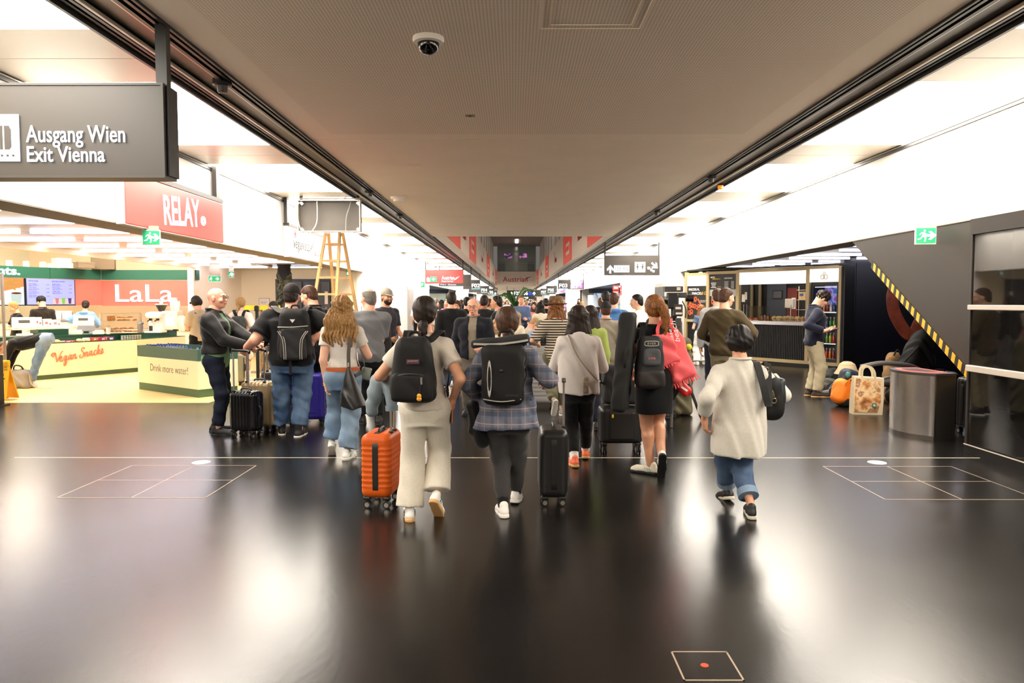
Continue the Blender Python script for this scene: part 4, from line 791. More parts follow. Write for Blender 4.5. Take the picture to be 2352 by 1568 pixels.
# wooden step ladder
M_wood = mat('pine_wood', (196, 158, 104), .55, noise=(6, .18), stretch=(1, 1, .2))
r = thing('step_ladder', 'tall wooden double step ladder under the opened sign box', 'ladder', (-3.86, 16.0, 0)); u = Vector((-.37, -.93, 0)); v = Vector((.93, -.37, 0)); Ht = 3.1
for s, sec in ((1, 'front'), (-1, 'rear')):
    R = []
    for t in (-1, 1):
        b = u * (s * .7) + v * (t * (.4 if s > 0 else .36)); tp = u * (s * .05) + v * (t * .18) + Vector((0, 0, Ht)); k = MB(); ax = (tp - b).normalized(); sd = v * .0325; dd = u * .017
        k.loft([[b + sd + dd, b - sd + dd, b - sd - dd, b + sd - dd], [tp + sd + dd, tp - sd + dd, tp - sd - dd, tp + sd - dd]]); k.build('rail', M_wood, r); R.append((b, tp))
    for i in range(1, 9):
        f = i / 8.7; a, c = R[0][0].lerp(R[0][1], f), R[1][0].lerp(R[1][1], f); k = MB(); d1 = u * .02; d2 = Vector((0, 0, .022)); k.loft([[a + d1 + d2, a - d1 + d2, a - d1 - d2, a + d1 - d2], [c + d1 + d2, c - d1 + d2, c - d1 - d2, c + d1 - d2]]); k.build('rung', M_wood, r)
MB().tube([u * .35 + Vector((0, 0, 1.2)), -u * .35 + Vector((0, 0, 1.2))], .008, 6).build('spreader_chain', M_steel, r)
# expanding barrier by the white wall, navy kick wall
r = thing('folding_barrier', 'black expanding lattice barrier along the white wall', 'barrier', (-4.55, 17.0, 0))
for y in (0.0, 5.2): MB().cyl((.02 * y, y, 0), (.02 * y, y, 1.72), .045, n=12).build('post', M_black, r)
for i in range(6):
    for s in (0, 1):
        a = (.0, .1 + i * .85 + (.85 if s else 0), .55); b = (.0, .1 + i * .85 + (0 if s else .85), 1.5); MB().box(((a[0] + b[0]) / 2, (a[1] + b[1]) / 2, 1.02), (.012, .03, 1.27), rotm((-1 if s else 1) * -math.atan2(.85, .95), 0, 0)).build('lattice_bar', M_dark, r)
MB().box((-.15, 6.5, .45), (.04, 13, .9)).build('dark_screen', mat('navy_screen', (34, 38, 52), .5), r)
p = at(598, 708, 17.0); r = thing('oval_table', 'yellow oval table in the shop behind the big man', 'table', (p.x, p.y, 0)); MB().loft([[(.45 * math.cos(a) , .28 * math.sin(a), z) for a in [i * math.pi / 12 for i in range(24)]] for z in (1.44, 1.54)]).build('rim', mat('bright_yellow', (250, 226, 50), .4), r); MB().cyl((0, 0, 0), (0, 0, 1.44), .05).build('stem', M_silver, r); MB().lathe([(.3, 0), (.3, .02)], 20).build('foot', M_silver, r)
p = at(613, 693, 23.3); r = thing('notice_frame', 'small framed notice on the cream back wall', 'notice', (p.x - .14, 23.48, p.z)); p = r.location; MB().box((0, 0, 0), (.34, .02, .24)).build('frame', M_silver, r); MB().box((0, -.012, 0), (.31, .01, .21)).build('paper', M_white, r); fit('Bitte nicht\nbetreten', .18, .06, M_ink, r, T3(-.1, -.018, -.05) @ FC, ext=.001)
# camera tripod legs (black crossed stand) in the shop
def xstand(label, px, pv, h):
    p = G(px, pv); r = thing('folding_stand', label, 'stand', (p.x, p.y, 0))
    for i in range(3):
        a = i * 2.1 + .3; MB().cyl((.42 * math.cos(a), .42 * math.sin(a), .01), (-.12 * math.cos(a), -.12 * math.sin(a), h), .016, n=8).build('leg', M_black, r)
    MB().cyl((0, 0, h * .6), (0, 0, h + .1), .02).build('column', M_black, r); MB().sphere((0, 0, .3), .03).build('clamp', M_black, r); return r
xstand('thin black crossed tripod stand beside the big man', 622, 882, 1.15)
r = xstand('black tripod carrying a tablet behind the big man', 640, 868, 1.05)
# ================================================================= PRETZEL KIOSK AND THE RIGHT SIDE
KA, KB = (4.98, 21.335), (7.662, 17.75); KANG = math.atan2(KB[1] - KA[1], KB[0] - KA[0])
M_gold = mat('pale_gold_metal', (186, 166, 122), .4, .15); M_slat = mat('black_ribbed_panel', (22, 21, 22), .5)
k = thing('kiosk', 'black pretzel kiosk with pale gold frame and white lit header', 'kiosk', (KA[0], KA[1], 0), KANG); KM = k.matrix_world
KMx = Matrix.Translation((KA[0], KA[1], 0)) @ Matrix.Rotation(KANG, 4, 'Z')
def kp(x, y, z): return KMx @ Vector((x, y, z))
# frame
def kbar(x0, x1, z0, z1, y=.05, d=.1): MB().box(((x0 + x1) / 2, y, (z0 + z1) / 2), (x1 - x0, d, z1 - z0)).build('frame_bar', M_gold, k)
for x0, x1 in ((-.09, -.01), (.68, .77), (1.67, 1.77), (3.73, 3.82), (4.58, 4.68)): kbar(x0, x1, .08, 2.47)
for x0, x1, z0, z1 in ((-.01, .68, 2.36, 2.44), (.77, 1.67, 2.38, 2.46), (1.77, 3.73, 2.40, 2.48), (3.82, 4.58, 2.42, 2.49), (-.01, .68, 1.05, 1.12), (.77, 1.67, 1.05, 1.12), (-.01, 4.58, .08, .16)): kbar(x0, x1, z0, z1)
MB().box((2.3, .6, .04), (4.6, 1.1, .08)).build('plinth', M_black, k)
def ribbed(x0, x1, z0, z1, nm='ribbed_panel'):
    b = MB().box(((x0 + x1) / 2, .08, (z0 + z1) / 2), (x1 - x0, .03, z1 - z0)); n = int((x1 - x0) / .05)
    q = b.build(nm, M_slat, k); sl = MB().box((0, 0, 0), (.03, .02, z1 - z0)).mesh('slat'); sl.materials.append(M_slat)
    for i in range(n): o = bpy.data.objects.new('slat', sl); COL.objects.link(o); o.parent = q; o.location = (x0 + .03 + i * .05, .055, (z0 + z1) / 2)
ribbed(-.01, .68, .16, 1.05); ribbed(.77, 1.67, .16, 1.05); ribbed(1.77, 3.73, .16, 1.03)
M_klit = emi('white_lit_panel', (255, 252, 246), 1.6)
for x0, x1, z0, z1 in ((-.01, .68, 2.07, 2.36), (1.77, 3.73, 2.08, 2.40), (3.82, 4.58, 2.10, 2.42)): MB().box(((x0 + x1) / 2, .04, (z0 + z1) / 2), (x1 - x0, .04, z1 - z0)).build('lit_header', M_klit, k)
M_faint = emi('faint_header_print', (250, 247, 238), 1.4); fit('Brezeln, Snacks & Co', 1.5, .09, M_faint, k, T3(2.0, .017, 2.2) @ FC)
q = MB(); q.torus((4.16, .015, 2.22), .05, .008, 'Y', 16, 6); q.torus((4.24, .015, 2.22), .05, .008, 'Y', 16, 6); q.torus((4.2, .015, 2.31), .03, .007, 'Y', 14, 6); q.build('pretzel_emblem', mat('gold_print', (196, 160, 60), .4), k)
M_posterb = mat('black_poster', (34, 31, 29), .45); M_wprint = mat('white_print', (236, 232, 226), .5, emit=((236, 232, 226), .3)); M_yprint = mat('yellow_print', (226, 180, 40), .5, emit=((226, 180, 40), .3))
def pretzel(mb, c, s, rz=0.0, flat=1.0, r=.16):
    P = [(.06, -.28), (.3, -.62), (.62, -.5), (.86, -.05), (.78, .5), (.4, .68), (.06, .35), (-.14, -.1), (-.4, -.62), (-.56, -.74)]
    for sg in (1, -1): mb.M = Matrix.Translation(c[:3]) @ FC.to_3x3().to_4x4() @ Matrix.Rotation(rz, 4, 'Z') @ Matrix.Diagonal((s, s, s * flat, 1)); mb.tube([(sg * x, y, .1 * sg) for x, y in P], r, 6, 3)
    mb.tube([(.06, -.28, 0), (0, -.42, 0), (-.06, -.28, 0)], r, 6, 3); mb.M = Matrix.Identity(4)
p = MB().box((.335, .055, 1.6), (.69, .02, .94)).build('poster', M_posterb, k); fit('BREZELN,', .38, .075, M_wprint, p, T3(.03, .042, 1.93) @ FC, bold=.02); fit('SNACKS', .34, .075, M_wprint, p, T3(.15, .042, 1.82) @ FC, bold=.02); fit('& Co', .18, .09, M_yprint, p, T3(.5, .042, 1.82) @ FC, shear=.3)
fit('Ofenfrisch\ngebacken', .2, .07, M_wprint, p, T3(.44, .042, 1.6) @ FC, shear=.2, ext=.001); fit('Snacks zum Mitnehmen', .2, .02, M_wprint, p, T3(.24, .042, 1.22) @ FC, ext=.001)
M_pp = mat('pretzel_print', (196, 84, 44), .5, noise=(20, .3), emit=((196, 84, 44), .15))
for x, z, s, a in ((.24, 1.69, .09, 0), (.1, 1.5, .085, .5), (.22, 1.5, .08, -.2), (.36, 1.47, .085, .3), (.11, 1.32, .09, .4)): b = MB(); pretzel(b, (x, .04, z), s, a, .2, .2); b.build('pretzel_picture', M_pp, p)
b = MB()
for t, a in ((-1, 2.0), (1, 1.1)): b.M = T3(.09 if t < 0 else .43, .04, 1.6) @ FC @ Matrix.Diagonal((1, 1, .2, 1)); b.tube([(-.07 * t, .1, 0), (0, .0, 0), (.05 * t, -.1, 0)], .028, 6, 4)
b.M = Matrix.Identity(4); b.build('bread_stick_picture', M_pp, p)
p = MB().box((1.22, .055, 2.17), (.9, .02, .42)).build('menu_board', M_posterb, k); fit('BREZELN', .14, .04, M_wprint, p, T3(.8, .042, 2.28) @ FC); fit('SNACKS & Co', .26, .035, M_yprint, p, T3(.87, .042, 2.235) @ FC); fit('UNSERE BREZELN', .26, .03, M_wprint, p, T3(1.26, .042, 2.25) @ FC)
for i in range(6): MB().box((1.33, .043, 2.17 - .035 * i), (.14 - .02 * (i % 2), .003, .01)).box((1.53, .043, 2.17 - .035 * i), (.09, .003, .01)).build('menu_line', M_wprint, p)
for i in range(4): MB().box((.9, .043, 2.14 - .04 * i), (.18 - .03 * (i % 3), .003, .012)).build('menu_line', M_wprint, p)
MB().box((1.22, .06, 1.87), (.9, .02, .18)).build('grey_strip', mat('pale_grey_panel', (186, 188, 190), .4), k); p = MB().box((1.22, .06, 1.45), (.9, .02, .66)).build('menu_board', M_posterb, k)
b = MB(); pretzel(b, (.92, .04, 1.62), .09, 0, .2, .2); b.build('pretzel_picture', M_pp, p); b = MB(); pretzel(b, (1.1, .04, 2.0), .06, 0, .2, .2); b.build('pretzel_picture', mat('grey_pretzel_print', (120, 92, 60), .5), p)
# interior, counter and side wall
MB().box((2.2, 1.5, 1.25), (4.9, .04, 2.4)).build('back_panel', mat('kiosk_interior_black', (26, 24, 25), .4), k); MB().box((1.95, 1.46, 1.4), (.6, .03, 2.0)).build('grey_panel', mat('blue_grey_panel', (92, 96, 106), .5), k)
MB().box((2.75, .3, 2.36), (1.9, .08, .04)).build('strip_lamp', emi('kiosk_lamp', (255, 240, 220), 9), k)
for x in (1.15, 1.42): MB().box((x, 1.45, 1.4), (.08, .04, 2.0)).build('gold_post', M_gold, k)
q = MB().box((2.0, 1.43, 1.82), (.3, .02, .24)).build('framed_picture', M_dark, k); MB().box((2.0, 1.415, 1.82), (.25, .01, .19)).build('picture_paper', mat('grey_paper', (120, 118, 124), .5), q)
MB().box((2.45, 1.44, 1.5), (.3, .02, 1.0)).build('red_poster', mat('dull_red_poster', (150, 62, 52), .5), k); MB().box((2.5, 1.42, 1.58), (.12, .01, .3)).build('poster_print', M_wprint, k)
MB().box((2.75, .32, 1.075), (1.98, .66, .09), bev=.01).build('counter_top', mat('white_counter', (232, 230, 232), .3), k); MB().box((2.6, .03, 1.32), (1.5, .008, .38)).build('sneeze_guard', M_glass, k)
for x in (1.9, 2.0, 3.3): MB().cyl((x, .05, 1.12), (x, .05, 1.55), .012).build('guard_post', M_chrome, k)
MB().box((4.72, .75, 1.27), (.04, 1.5, 2.4)).build('side_panel', M_slat, k)
SD = (Vector((8.973, 18.982)) - Vector((7.76, 17.8))); SA = math.atan2(SD.y, SD.x) - KANG
q = MB(); q.M = Matrix.Translation((4.7, 0, 0)) @ Matrix.Rotation(SA, 4, 'Z'); q.box((.8, .03, 1.28), (1.6, .04, 2.36)); q.M = Matrix.Identity(4); sp = q.build('side_wall', M_slat, k)
q = MB(); q.M = Matrix.Translation((4.7, 0, 0)) @ Matrix.Rotation(SA, 4, 'Z'); q.box((1.63, 0, 1.28), (.06, .08, 2.4)); q.M = Matrix.Identity(4); q.build('frame_bar', mat('dull_gold', (104, 88, 64), .4), k); q = MB(); q.M = Matrix.Translation((4.7, 0, 0)) @ Matrix.Rotation(SA, 4, 'Z'); q.box((.8, -.01, .12), (1.6, .06, .08)); q.M = Matrix.Identity(4); q.build('frame_bar', MATS['dull_gold'], k)
sl = MB().box((0, 0, 0), (.03, .02, 2.3)).mesh('slat'); sl.materials.append(M_slat)
for i in range(30): o = bpy.data.objects.new('slat', sl); COL.objects.link(o); o.parent = sp; v = Matrix.Translation((4.7, 0, 0)) @ Matrix.Rotation(SA, 4, 'Z') @ Vector((.06 + i * .052, -.0, 1.28)); o.location = v; o.rotation_euler = (0, 0, SA)
for z in (2.55,): MB().box((2.3, .8, 2.52), (4.7, 1.5, .04)).build('roof', M_dark, k)
# fridge and its bottles
fr_ = thing('drinks_fridge', 'glass-fronted drinks fridge lit inside at the kiosk end', 'fridge', (KA[0], KA[1], 0), KANG)
b = MB(); b.box((3.85, .38, 1.12), (.04, .56, 1.94)).box((4.55, .38, 1.12), (.04, .56, 1.94)).box((4.2, .64, 1.12), (.66, .04, 1.94)).box((4.2, .38, .19), (.66, .56, .08)).box((4.2, .38, 2.06), (.66, .56, .06)); b.build('cabinet', M_black, fr_)
b = MB(); b.box((3.87, .08, 1.12), (.05, .03, 1.9)).box((4.53, .08, 1.12), (.05, .03, 1.9)).box((4.2, .08, .2), (.61, .03, .06)).box((4.2, .08, 2.04), (.61, .03, .06)); b.build('door_frame', M_black, fr_)
MB().box((4.2, .61, 1.8), (.64, .01, .5)).build('lit_back_panel', nodemat('fridge_picture', lambda nt, o: ramp(nt, noise_(nt, o, 5, 2), [(.4, (60, 90, 170)), (.5, (150, 150, 210)), (.6, (120, 60, 140))]), .4, emit=.7), fr_); MB().box((4.2, .6, .95), (.64, .01, 1.2)).build('rear_liner', mat('fridge_liner', (90, 92, 96), .4), fr_)
for z in (.24, .62, 1.0, 1.38): MB().box((4.2, .36, z), (.62, .48, .012)).build('shelf', M_steel, fr_)
for z in (.6, .98, 1.36, 1.98): MB().box((4.2, .14, z), (.6, .02, .012)).build('shelf_light', emi('fridge_light', (235, 242, 255), 2.2), fr_)
bc = [(60, 140, 60), (200, 60, 40), (230, 230, 225), (110, 170, 60), (220, 130, 40), (40, 70, 130), (190, 190, 60), (150, 40, 50)]
mb1 = MB().lathe([(.03, 0), (.032, .02), (.032, .14), (.013, .19), (.012, .22)], 10).mesh('bottle'); shade(mb1); mb2 = MB().lathe([(.015, .22), (.015, .24)], 8).mesh('cap'); mb2.materials.append(M_paperw)
for j, z in enumerate((.246, .626, 1.006, 1.386)):
    for i in range(7):
        for row in range(1):
            q = kp(3.93 + .09 * i, .2, z); r = thing('drink_bottle', 'drink bottle in the fridge, %s shelf, %s from the left' % (['bottom', 'second', 'third', 'top'][j], ORD[i]), 'bottle', q, 0, 'bottles in the drinks fridge')
            m_ = mat('drink_%d' % ((i * 3 + j * 2) % 8), bc[(i * 3 + j * 2) % 8], .15, spec=.6); o = bpy.data.objects.new('bottle', mb1); COL.objects.link(o); o.parent = r
            if not mb1.materials: mb1.materials.append(m_)
            o.material_slots[0].link = 'OBJECT'; o.material_slots[0].material = m_; o = bpy.data.objects.new('cap', mb2); COL.objects.link(o); o.parent = r
# goods on the kiosk counter
for i in range(22):
    x = 1.86 + .087 * i; q = kp(x, .2 + .05 * (i % 2), 1.12); kind = i // 5
    if kind in (0, 4):
        r = thing('filled_pretzel', 'brown glazed pretzel snack, %s along the kiosk counter' % ORD[i] if i < 20 else 'brown glazed pretzel snack, %s from the counter end' % ORD[22 - i], 'pretzel', q, KANG, 'pretzels on the kiosk counter'); MB().sphere((0, 0, .045), (.05, .06, .045), 12, 7).build('bread', M_bread2, r, True); MB().box((0, 0, .012), (.09, .12, .012), bev=.004).build('paper', M_paperw, r)
    elif kind == 1:
        r = thing('pretzel_jar', 'dark amber jar of pretzel sticks, %s along the kiosk counter' % ORD[i], 'jar', q, KANG, 'jars on the kiosk counter'); MB().lathe([(.04, 0), (.045, .02), (.045, .12), (.035, .14)], 12).build('jar', mat('amber_jar', (120, 66, 24), .2), r, True); MB().lathe([(.036, .14), (.036, .155)], 10).build('lid', M_black, r)
    else:
        r = thing('pretzel_roll', 'pale sandwich roll, %s along the kiosk counter' % ORD[i], 'roll', q, KANG, 'rolls on the kiosk counter'); MB().sphere((0, 0, .07), (.055, .075, .07), 12, 7).build('bread', M_bun, r, True); MB().box((0, -.02, .06), (.105, .11, .012), bev=.004).build('filling', mat('salad_filling', (110, 120, 50), .6), r)
q = kp(3.02, .45, 1.12); r = thing('card_reader_screen', 'white touchscreen till on a dark stalk behind the counter', 'till', q, KANG); MB().cyl((0, 0, 0), (0, 0, .35), .02).build('stalk', M_dark, r); MB().box((0, -.02, .46), (.26, .06, .24), bev=.02).build('screen', M_paperw, r)
for i, (x, y) in enumerate(((2.2, .5), (2.32, .52), (2.95, .5))):
    q = kp(x, y, 1.12); r = thing('paper_cup', 'white paper cup on the kiosk counter, %s from the left' % ORD[i], 'cup', q, 0); MB().lathe([(.034, 0), (.046, .13)], 14).build('cup', M_paperw, r); MB().lathe([(.048, .13), (.046, .14)], 14).build('lid', M_white, r)
q = kp(3.3, .55, 1.12); r = thing('shelf_rack', 'white wire rack of boxes behind the kiosk counter', 'rack', q, KANG); b = MB()
for x in (-.1, .16):
    b.box((x, 0, .45), (.015, .015, .9))
b.build('upright', M_paperw, r)
for z in (.3, .55, .8): MB().box((.03, 0, z), (.26, .2, .012)).build('shelf', M_paperw, r)
MB().box((.03, 0, .66), (.2, .14, .2), bev=.01).build('carton', M_bun, r); MB().box((.02, -.072, .68), (.1, .004, .06)).build('blue_label', mat('blue_label', (40, 90, 170), .4), r)
q = kp(1.9, .5, 1.12); r = thing('note_sheets', 'white note sheets pinned beside the kiosk post', 'paper', kp(1.86, .04, 1.72), KANG); MB().box((.03, 0, 0), (.1, .008, .2)).build('sheet', M_paperw, r); MB().box((.1, .01, .06), (.07, .006, .2)).build('second_sheet', M_white, r)

# navy wall poster with a huge pretzel
b = MB(); b.M = T3(10.0, 17.78, 1.55) @ FC @ Matrix.Diagonal((1, 1, .12, 1)); b.tube([(-.3, .5, 0), (-.86, .42, 0), (-.9, -.1, 0), (-.62, -.62, 0), (-.4, -.7, 0), (-.28, -.45, 0), (-.12, -.2, 0), (.3, .1, 0)], .15, 12, 5); b.M = Matrix.Identity(4)
r = thing('wall_poster', 'big brown pretzel picture on the navy wall under the escalator', 'poster'); b.build('pretzel_picture', mat('pretzel_skin', (150, 70, 46), .35, noise=(6, .25)), r)
MB().box((10.5, 17.792, 1.3), (4.6, .014, 2.5)).build('poster_sheet', MATS['navy_poster_wall'], r)

# escalator flank with hazard tape, dark soffit
M_esc = mat('taupe_metal_panel', (46, 40, 34), .5, noise=(1.5, .04)); A = (5.3, 11.75, 2.6); sl_ = (2.406 - .372) / (11.405 - 7.916)
zy = lambda y: .372 + (y - 7.916) * sl_
r = struct(MB().prism3([(5.3, 5.2, zy(5.9) - .45), (5.3, 11.7, zy(11.7)), (5.3, 11.7, 2.62), (5.3, 5.2, 2.62)], (.05, 0, 0)).build('trim_10', M_esc))
MB().prism3([(5.35, 5.2, zy(5.9) - .45), (5.35, 15.5, zy(15.5)), (5.35, 15.5, zy(15.5) + .1), (5.35, 5.2, zy(5.9) - .35)], (1.6, 0, 0)).build('soffit', mat('dark_soffit', (40, 36, 33), .5), r)
r = thing('hazard_tape', 'yellow and black hazard tape along the slanting escalator edge', 'tape', (5.294, 7.916, .372)); Lt = math.hypot(11.0 - 7.916, zy(11.0) - zy(7.916)); an = math.atan(sl_); n = 46
for c, m in ((0, mat('tape_yellow', (236, 178, 40), .4)), (1, M_black)):
    me = MB().prism3([(0, 0, -.05), (0, Lt / n, -.05), (0, Lt / n + .03, .05), (0, .03, .05)], (-.004, 0, 0)).mesh('stripe'); me.materials.append(m)
    for i in range(c, n, 2): o = bpy.data.objects.new('yellow_stripe' if c == 0 else 'black_stripe', me); COL.objects.link(o); o.parent = r; o.rotation_euler = (an, 0, 0); o.location = (0, i * Lt / n * math.cos(an), i * Lt / n * math.sin(an))
# glazed lift enclosure at the right edge
M_dglass = mat('dark_reflective_glass', (20, 19, 18), .03, spec=.9, alpha=.72); M_bar = mat('off_white_bar', (226, 214, 200), .4)
r = thing('glass_enclosure', 'dark reflective glass enclosure with two off-white rails', 'glass enclosure', (4.87, 0, 0))
for y0, y1 in ((3.2, 6.58), (6.6, 7.9)):
    for z0, z1 in ((.1, .88), (.95, 1.53), (1.59, 2.33)): MB().box((0.01, (y0 + y1) / 2, (z0 + z1) / 2), (.016, y1 - y0, z1 - z0)).build('pane', M_dglass, r)
for z, h in ((1.562, .052), (.915, .066)): MB().box((-.012, 5.55, z), (.05, 4.72, h), bev=.006).build('rail', M_bar, r)
MB().box((0, 5.55, 2.41), (.06, 4.72, .16)).build('header', M_dark, r); MB().box((0, 5.55, .05), (.05, 4.72, .1)).build('plinth', M_black, r); MB().box((-.027, 5.55, .098), (.006, 4.72, .01)).build('plinth_strip', M_bar, r)
MB().box((.2, 7.91, 1.25), (.42, .03, 2.48)).build('end_panel', M_dark, r); MB().box((.02, 6.59, 1.2), (.03, .02, 2.2)).build('mullion', M_silver, r)

# waste bin
W1, W2 = Vector((4.795, 9.40)), Vector((4.898, 8.575)); r = thing('waste_bin', 'bow-fronted stainless steel waste bin with orange-rimmed opening', 'bin', (0, 0, 0))
e = (W2 - W1); nn = Vector((-.98, -.2)).normalized(); arc = [W1 + e * t + nn * (.16 * (1 - (2 * t - 1) ** 2)) for t in [i / 16 for i in range(17)]]; back = [Vector((5.17, 8.62)), Vector((5.14, 9.44))]
fr0 = [(p.x, p.y) for p in arc]; ins = [(p.x - nn.x * .02, p.y - nn.y * .02) for p in arc]
MB().prism(fr0 + list(reversed(ins)), .05, .755).build('curved_front', M_steel, r, True, 60); MB().prism(fr0 + list(reversed(ins)), .0, .05).build('kick_band', mat('dull_steel', (120, 114, 106), .3, .9), r)
MB().prism([tuple(ins[-1]), tuple(back[0]), tuple(back[1]), tuple(ins[0])], .0, .755).build('dark_body', mat('graphite_panel', (46, 42, 39), .4), r)
rim = [tuple(p + (p - Vector((4.98, 9.0))).normalized() * .012) for p in arc] + [tuple(back[0]), tuple(back[1])]; MB().prism(rim, .755, .785).build('lid', mat('dark_lid', (54, 50, 48), .35), r)
cc = Vector((4.93, 9.0)); inner = [tuple(cc + (Vector(p) - cc) * .8) for p in rim]; inner2 = [tuple(cc + (Vector(p) - cc) * .58) for p in rim]
MB().loft([[(x, y, .786) for x, y in inner], [(x, y, .79) for x, y in inner]]).build('orange_rim', mat('orange_red_lid', (226, 84, 62), .4), r); MB().loft([[(x, y, .791) for x, y in inner2], [(x, y, .7915) for x, y in inner2]]).build('opening', mat('bin_opening', (30, 8, 6), .6), r)
# ================================================================= PEOPLE: sculpted as blended round-cone fields, surfaced with surface nets
F32 = np.float32
def smin(a, b, k):
    h = np.clip(.5 + .5 * (b - a) / k, 0, 1); return b + (a - b) * h - k * h * (1 - h)
def capf(P, a, b, ra, rb):
    a = np.asarray(a, F32); ba = np.asarray(b, F32) - a; pa = P - a; h = np.clip(pa @ ba / max(float(ba @ ba), 1e-9), 0, 1)
    return np.sqrt(((pa - h[..., None] * ba) ** 2).sum(-1)) - (ra + (rb - ra) * h)
def ellf(P, c, r):
    q = (P - np.asarray(c, F32)) / np.asarray(r, F32); k0 = np.sqrt((q ** 2).sum(-1)) + 1e-6; k1 = np.sqrt(((q / np.asarray(r, F32)) ** 2).sum(-1)) + 1e-6
    return k0 * (k0 - 1) / k1
def boxf(P, c, hf, r, R=None):
    q = P - np.asarray(c, F32)
    if R is not None: q = q @ np.asarray(R, F32)
    q = np.abs(q) - (np.asarray(hf, F32) - r); return np.sqrt((np.maximum(q, 0) ** 2).sum(-1)) + np.minimum(q.max(-1), 0) - r
def wrk(P, amp, k1, k2, s=0.0):
    return amp * np.sin(P @ np.asarray(k1, F32) + 1.6 * np.sin(P @ np.asarray(k2, F32) + s) + s)
def nets(fn, lo, hi, h):
    lo = np.asarray(lo, F32) - 2 * h; hi = np.asarray(hi, F32) + 2 * h; n = np.ceil((hi - lo) / h).astype(int) + 1
    ax = [lo[i] + h * np.arange(n[i], dtype=F32) for i in range(3)]
    P = np.stack(np.meshgrid(*ax, indexing='ij'), -1); D = fn(P.reshape(-1, 3)).reshape(n).astype(F32)
    D[0], D[-1], D[:, 0], D[:, -1], D[:, :, 0], D[:, :, -1] = (1,) * 6
    I = D < 0; m = n - 1; c8 = [(i, j, k) for i in (0, 1) for j in (0, 1) for k in (0, 1)]
    cnt = sum(I[i:i + m[0], j:j + m[1], k:k + m[2]].astype(np.int8) for i, j, k in c8); act = (cnt > 0) & (cnt < 8)
    idx = np.argwhere(act)
    if not len(idx): return np.zeros((0, 3), F32), np.zeros((0, 4), int)
    ids = -np.ones(m, int); ids[act] = np.arange(len(idx)); dv = np.stack([D[idx[:, 0] + i, idx[:, 1] + j, idx[:, 2] + k] for i, j, k in c8], 1); C = np.asarray(c8, F32)
    acc = np.zeros((len(idx), 3), F32); num = np.zeros(len(idx), F32)
    for a in range(8):
        for b in range(a + 1, 8):
            if abs(C[a] - C[b]).sum() != 1: continue
            x = (dv[:, a] < 0) != (dv[:, b] < 0); t = np.where(x, dv[:, a] / (dv[:, a] - dv[:, b] + 1e-12), 0)
            acc += np.where(x[:, None], C[a] + t[:, None] * (C[b] - C[a]), 0); num += x
    V = lo + h * (idx + acc / num[:, None]); Fs = []
    for d in range(3):
        u, v = (d + 1) % 3, (d + 2) % 3; s0 = [slice(1, m[i]) for i in range(3)]; s0[d] = slice(0, m[d]); s1 = list(s0); s1[d] = slice(1, m[d] + 1)
        A = I[tuple(s0)]; B = I[tuple(s1)]; e = np.argwhere(A != B); 
        if not len(e): continue
        fl = A[tuple(e.T)]; o = np.array([1, 1, 1]); o[d] = 0; e = e + o; eu = np.zeros(3, int); eu[u] = 1; ev = np.zeros(3, int); ev[v] = 1
        q = np.stack([ids[tuple((e - eu - ev).T)], ids[tuple((e - ev).T)], ids[tuple(e.T)], ids[tuple((e - eu).T)]], 1); q[~fl] = q[~fl][:, ::-1]; Fs.append(q)
    return V, np.concatenate(Fs)
def np_mesh(name, parts):
    off = 0; Vs = []; Fs = []
    for V, Fq in parts: Vs.append(V); Fs.append(Fq + off); off += len(V)
    V = np.concatenate(Vs).astype(F32); Fq = np.concatenate(Fs).astype(np.int32); me = bpy.data.meshes.new(name)
    me.vertices.add(len(V)); me.vertices.foreach_set('co', V.ravel()); me.loops.add(Fq.size); me.loops.foreach_set('vertex_index', Fq.ravel())
    me.polygons.add(len(Fq)); me.polygons.foreach_set('loop_start', np.arange(0, Fq.size, 4, dtype=np.int32)); me.polygons.foreach_set('use_smooth', np.ones(len(Fq), bool)); me.update(calc_edges=True); return me
def sculpt(name, fn, lo, hi, h, m, parent): return link(name, np_mesh(name, [nets(fn, lo, hi, h)]), m, parent)
def bounds(caps, pad=0.0):
    a = np.array([np.asarray(p, float) - r for c in caps for p, r in ((c[0], c[2]), (c[1], c[3]))]); b = np.array([np.asarray(p, float) + r for c in caps for p, r in ((c[0], c[2]), (c[1], c[3]))])
    return a.min(0) - pad, b.max(0) + pad
def unite(P, caps, k):
    d = None
    for a, b, ra, rb in caps: e = capf(P, a, b, ra, rb); d = e if d is None else smin(d, e, k)
    return d
def ik(a, t, l1, l2, pole):
    a, t, pole = Vector(a), Vector(t), Vector(pole); v = t - a; d = min(max(v.length, .05), (l1 + l2) * .999); n = v.normalized(); t = a + n * d
    x = (l1 * l1 - l2 * l2 + d * d) / (2 * d); hgt = math.sqrt(max(l1 * l1 - x * x, 0)); p = (pole - n * pole.dot(n)).normalized(); return a + n * x + p * hgt, t

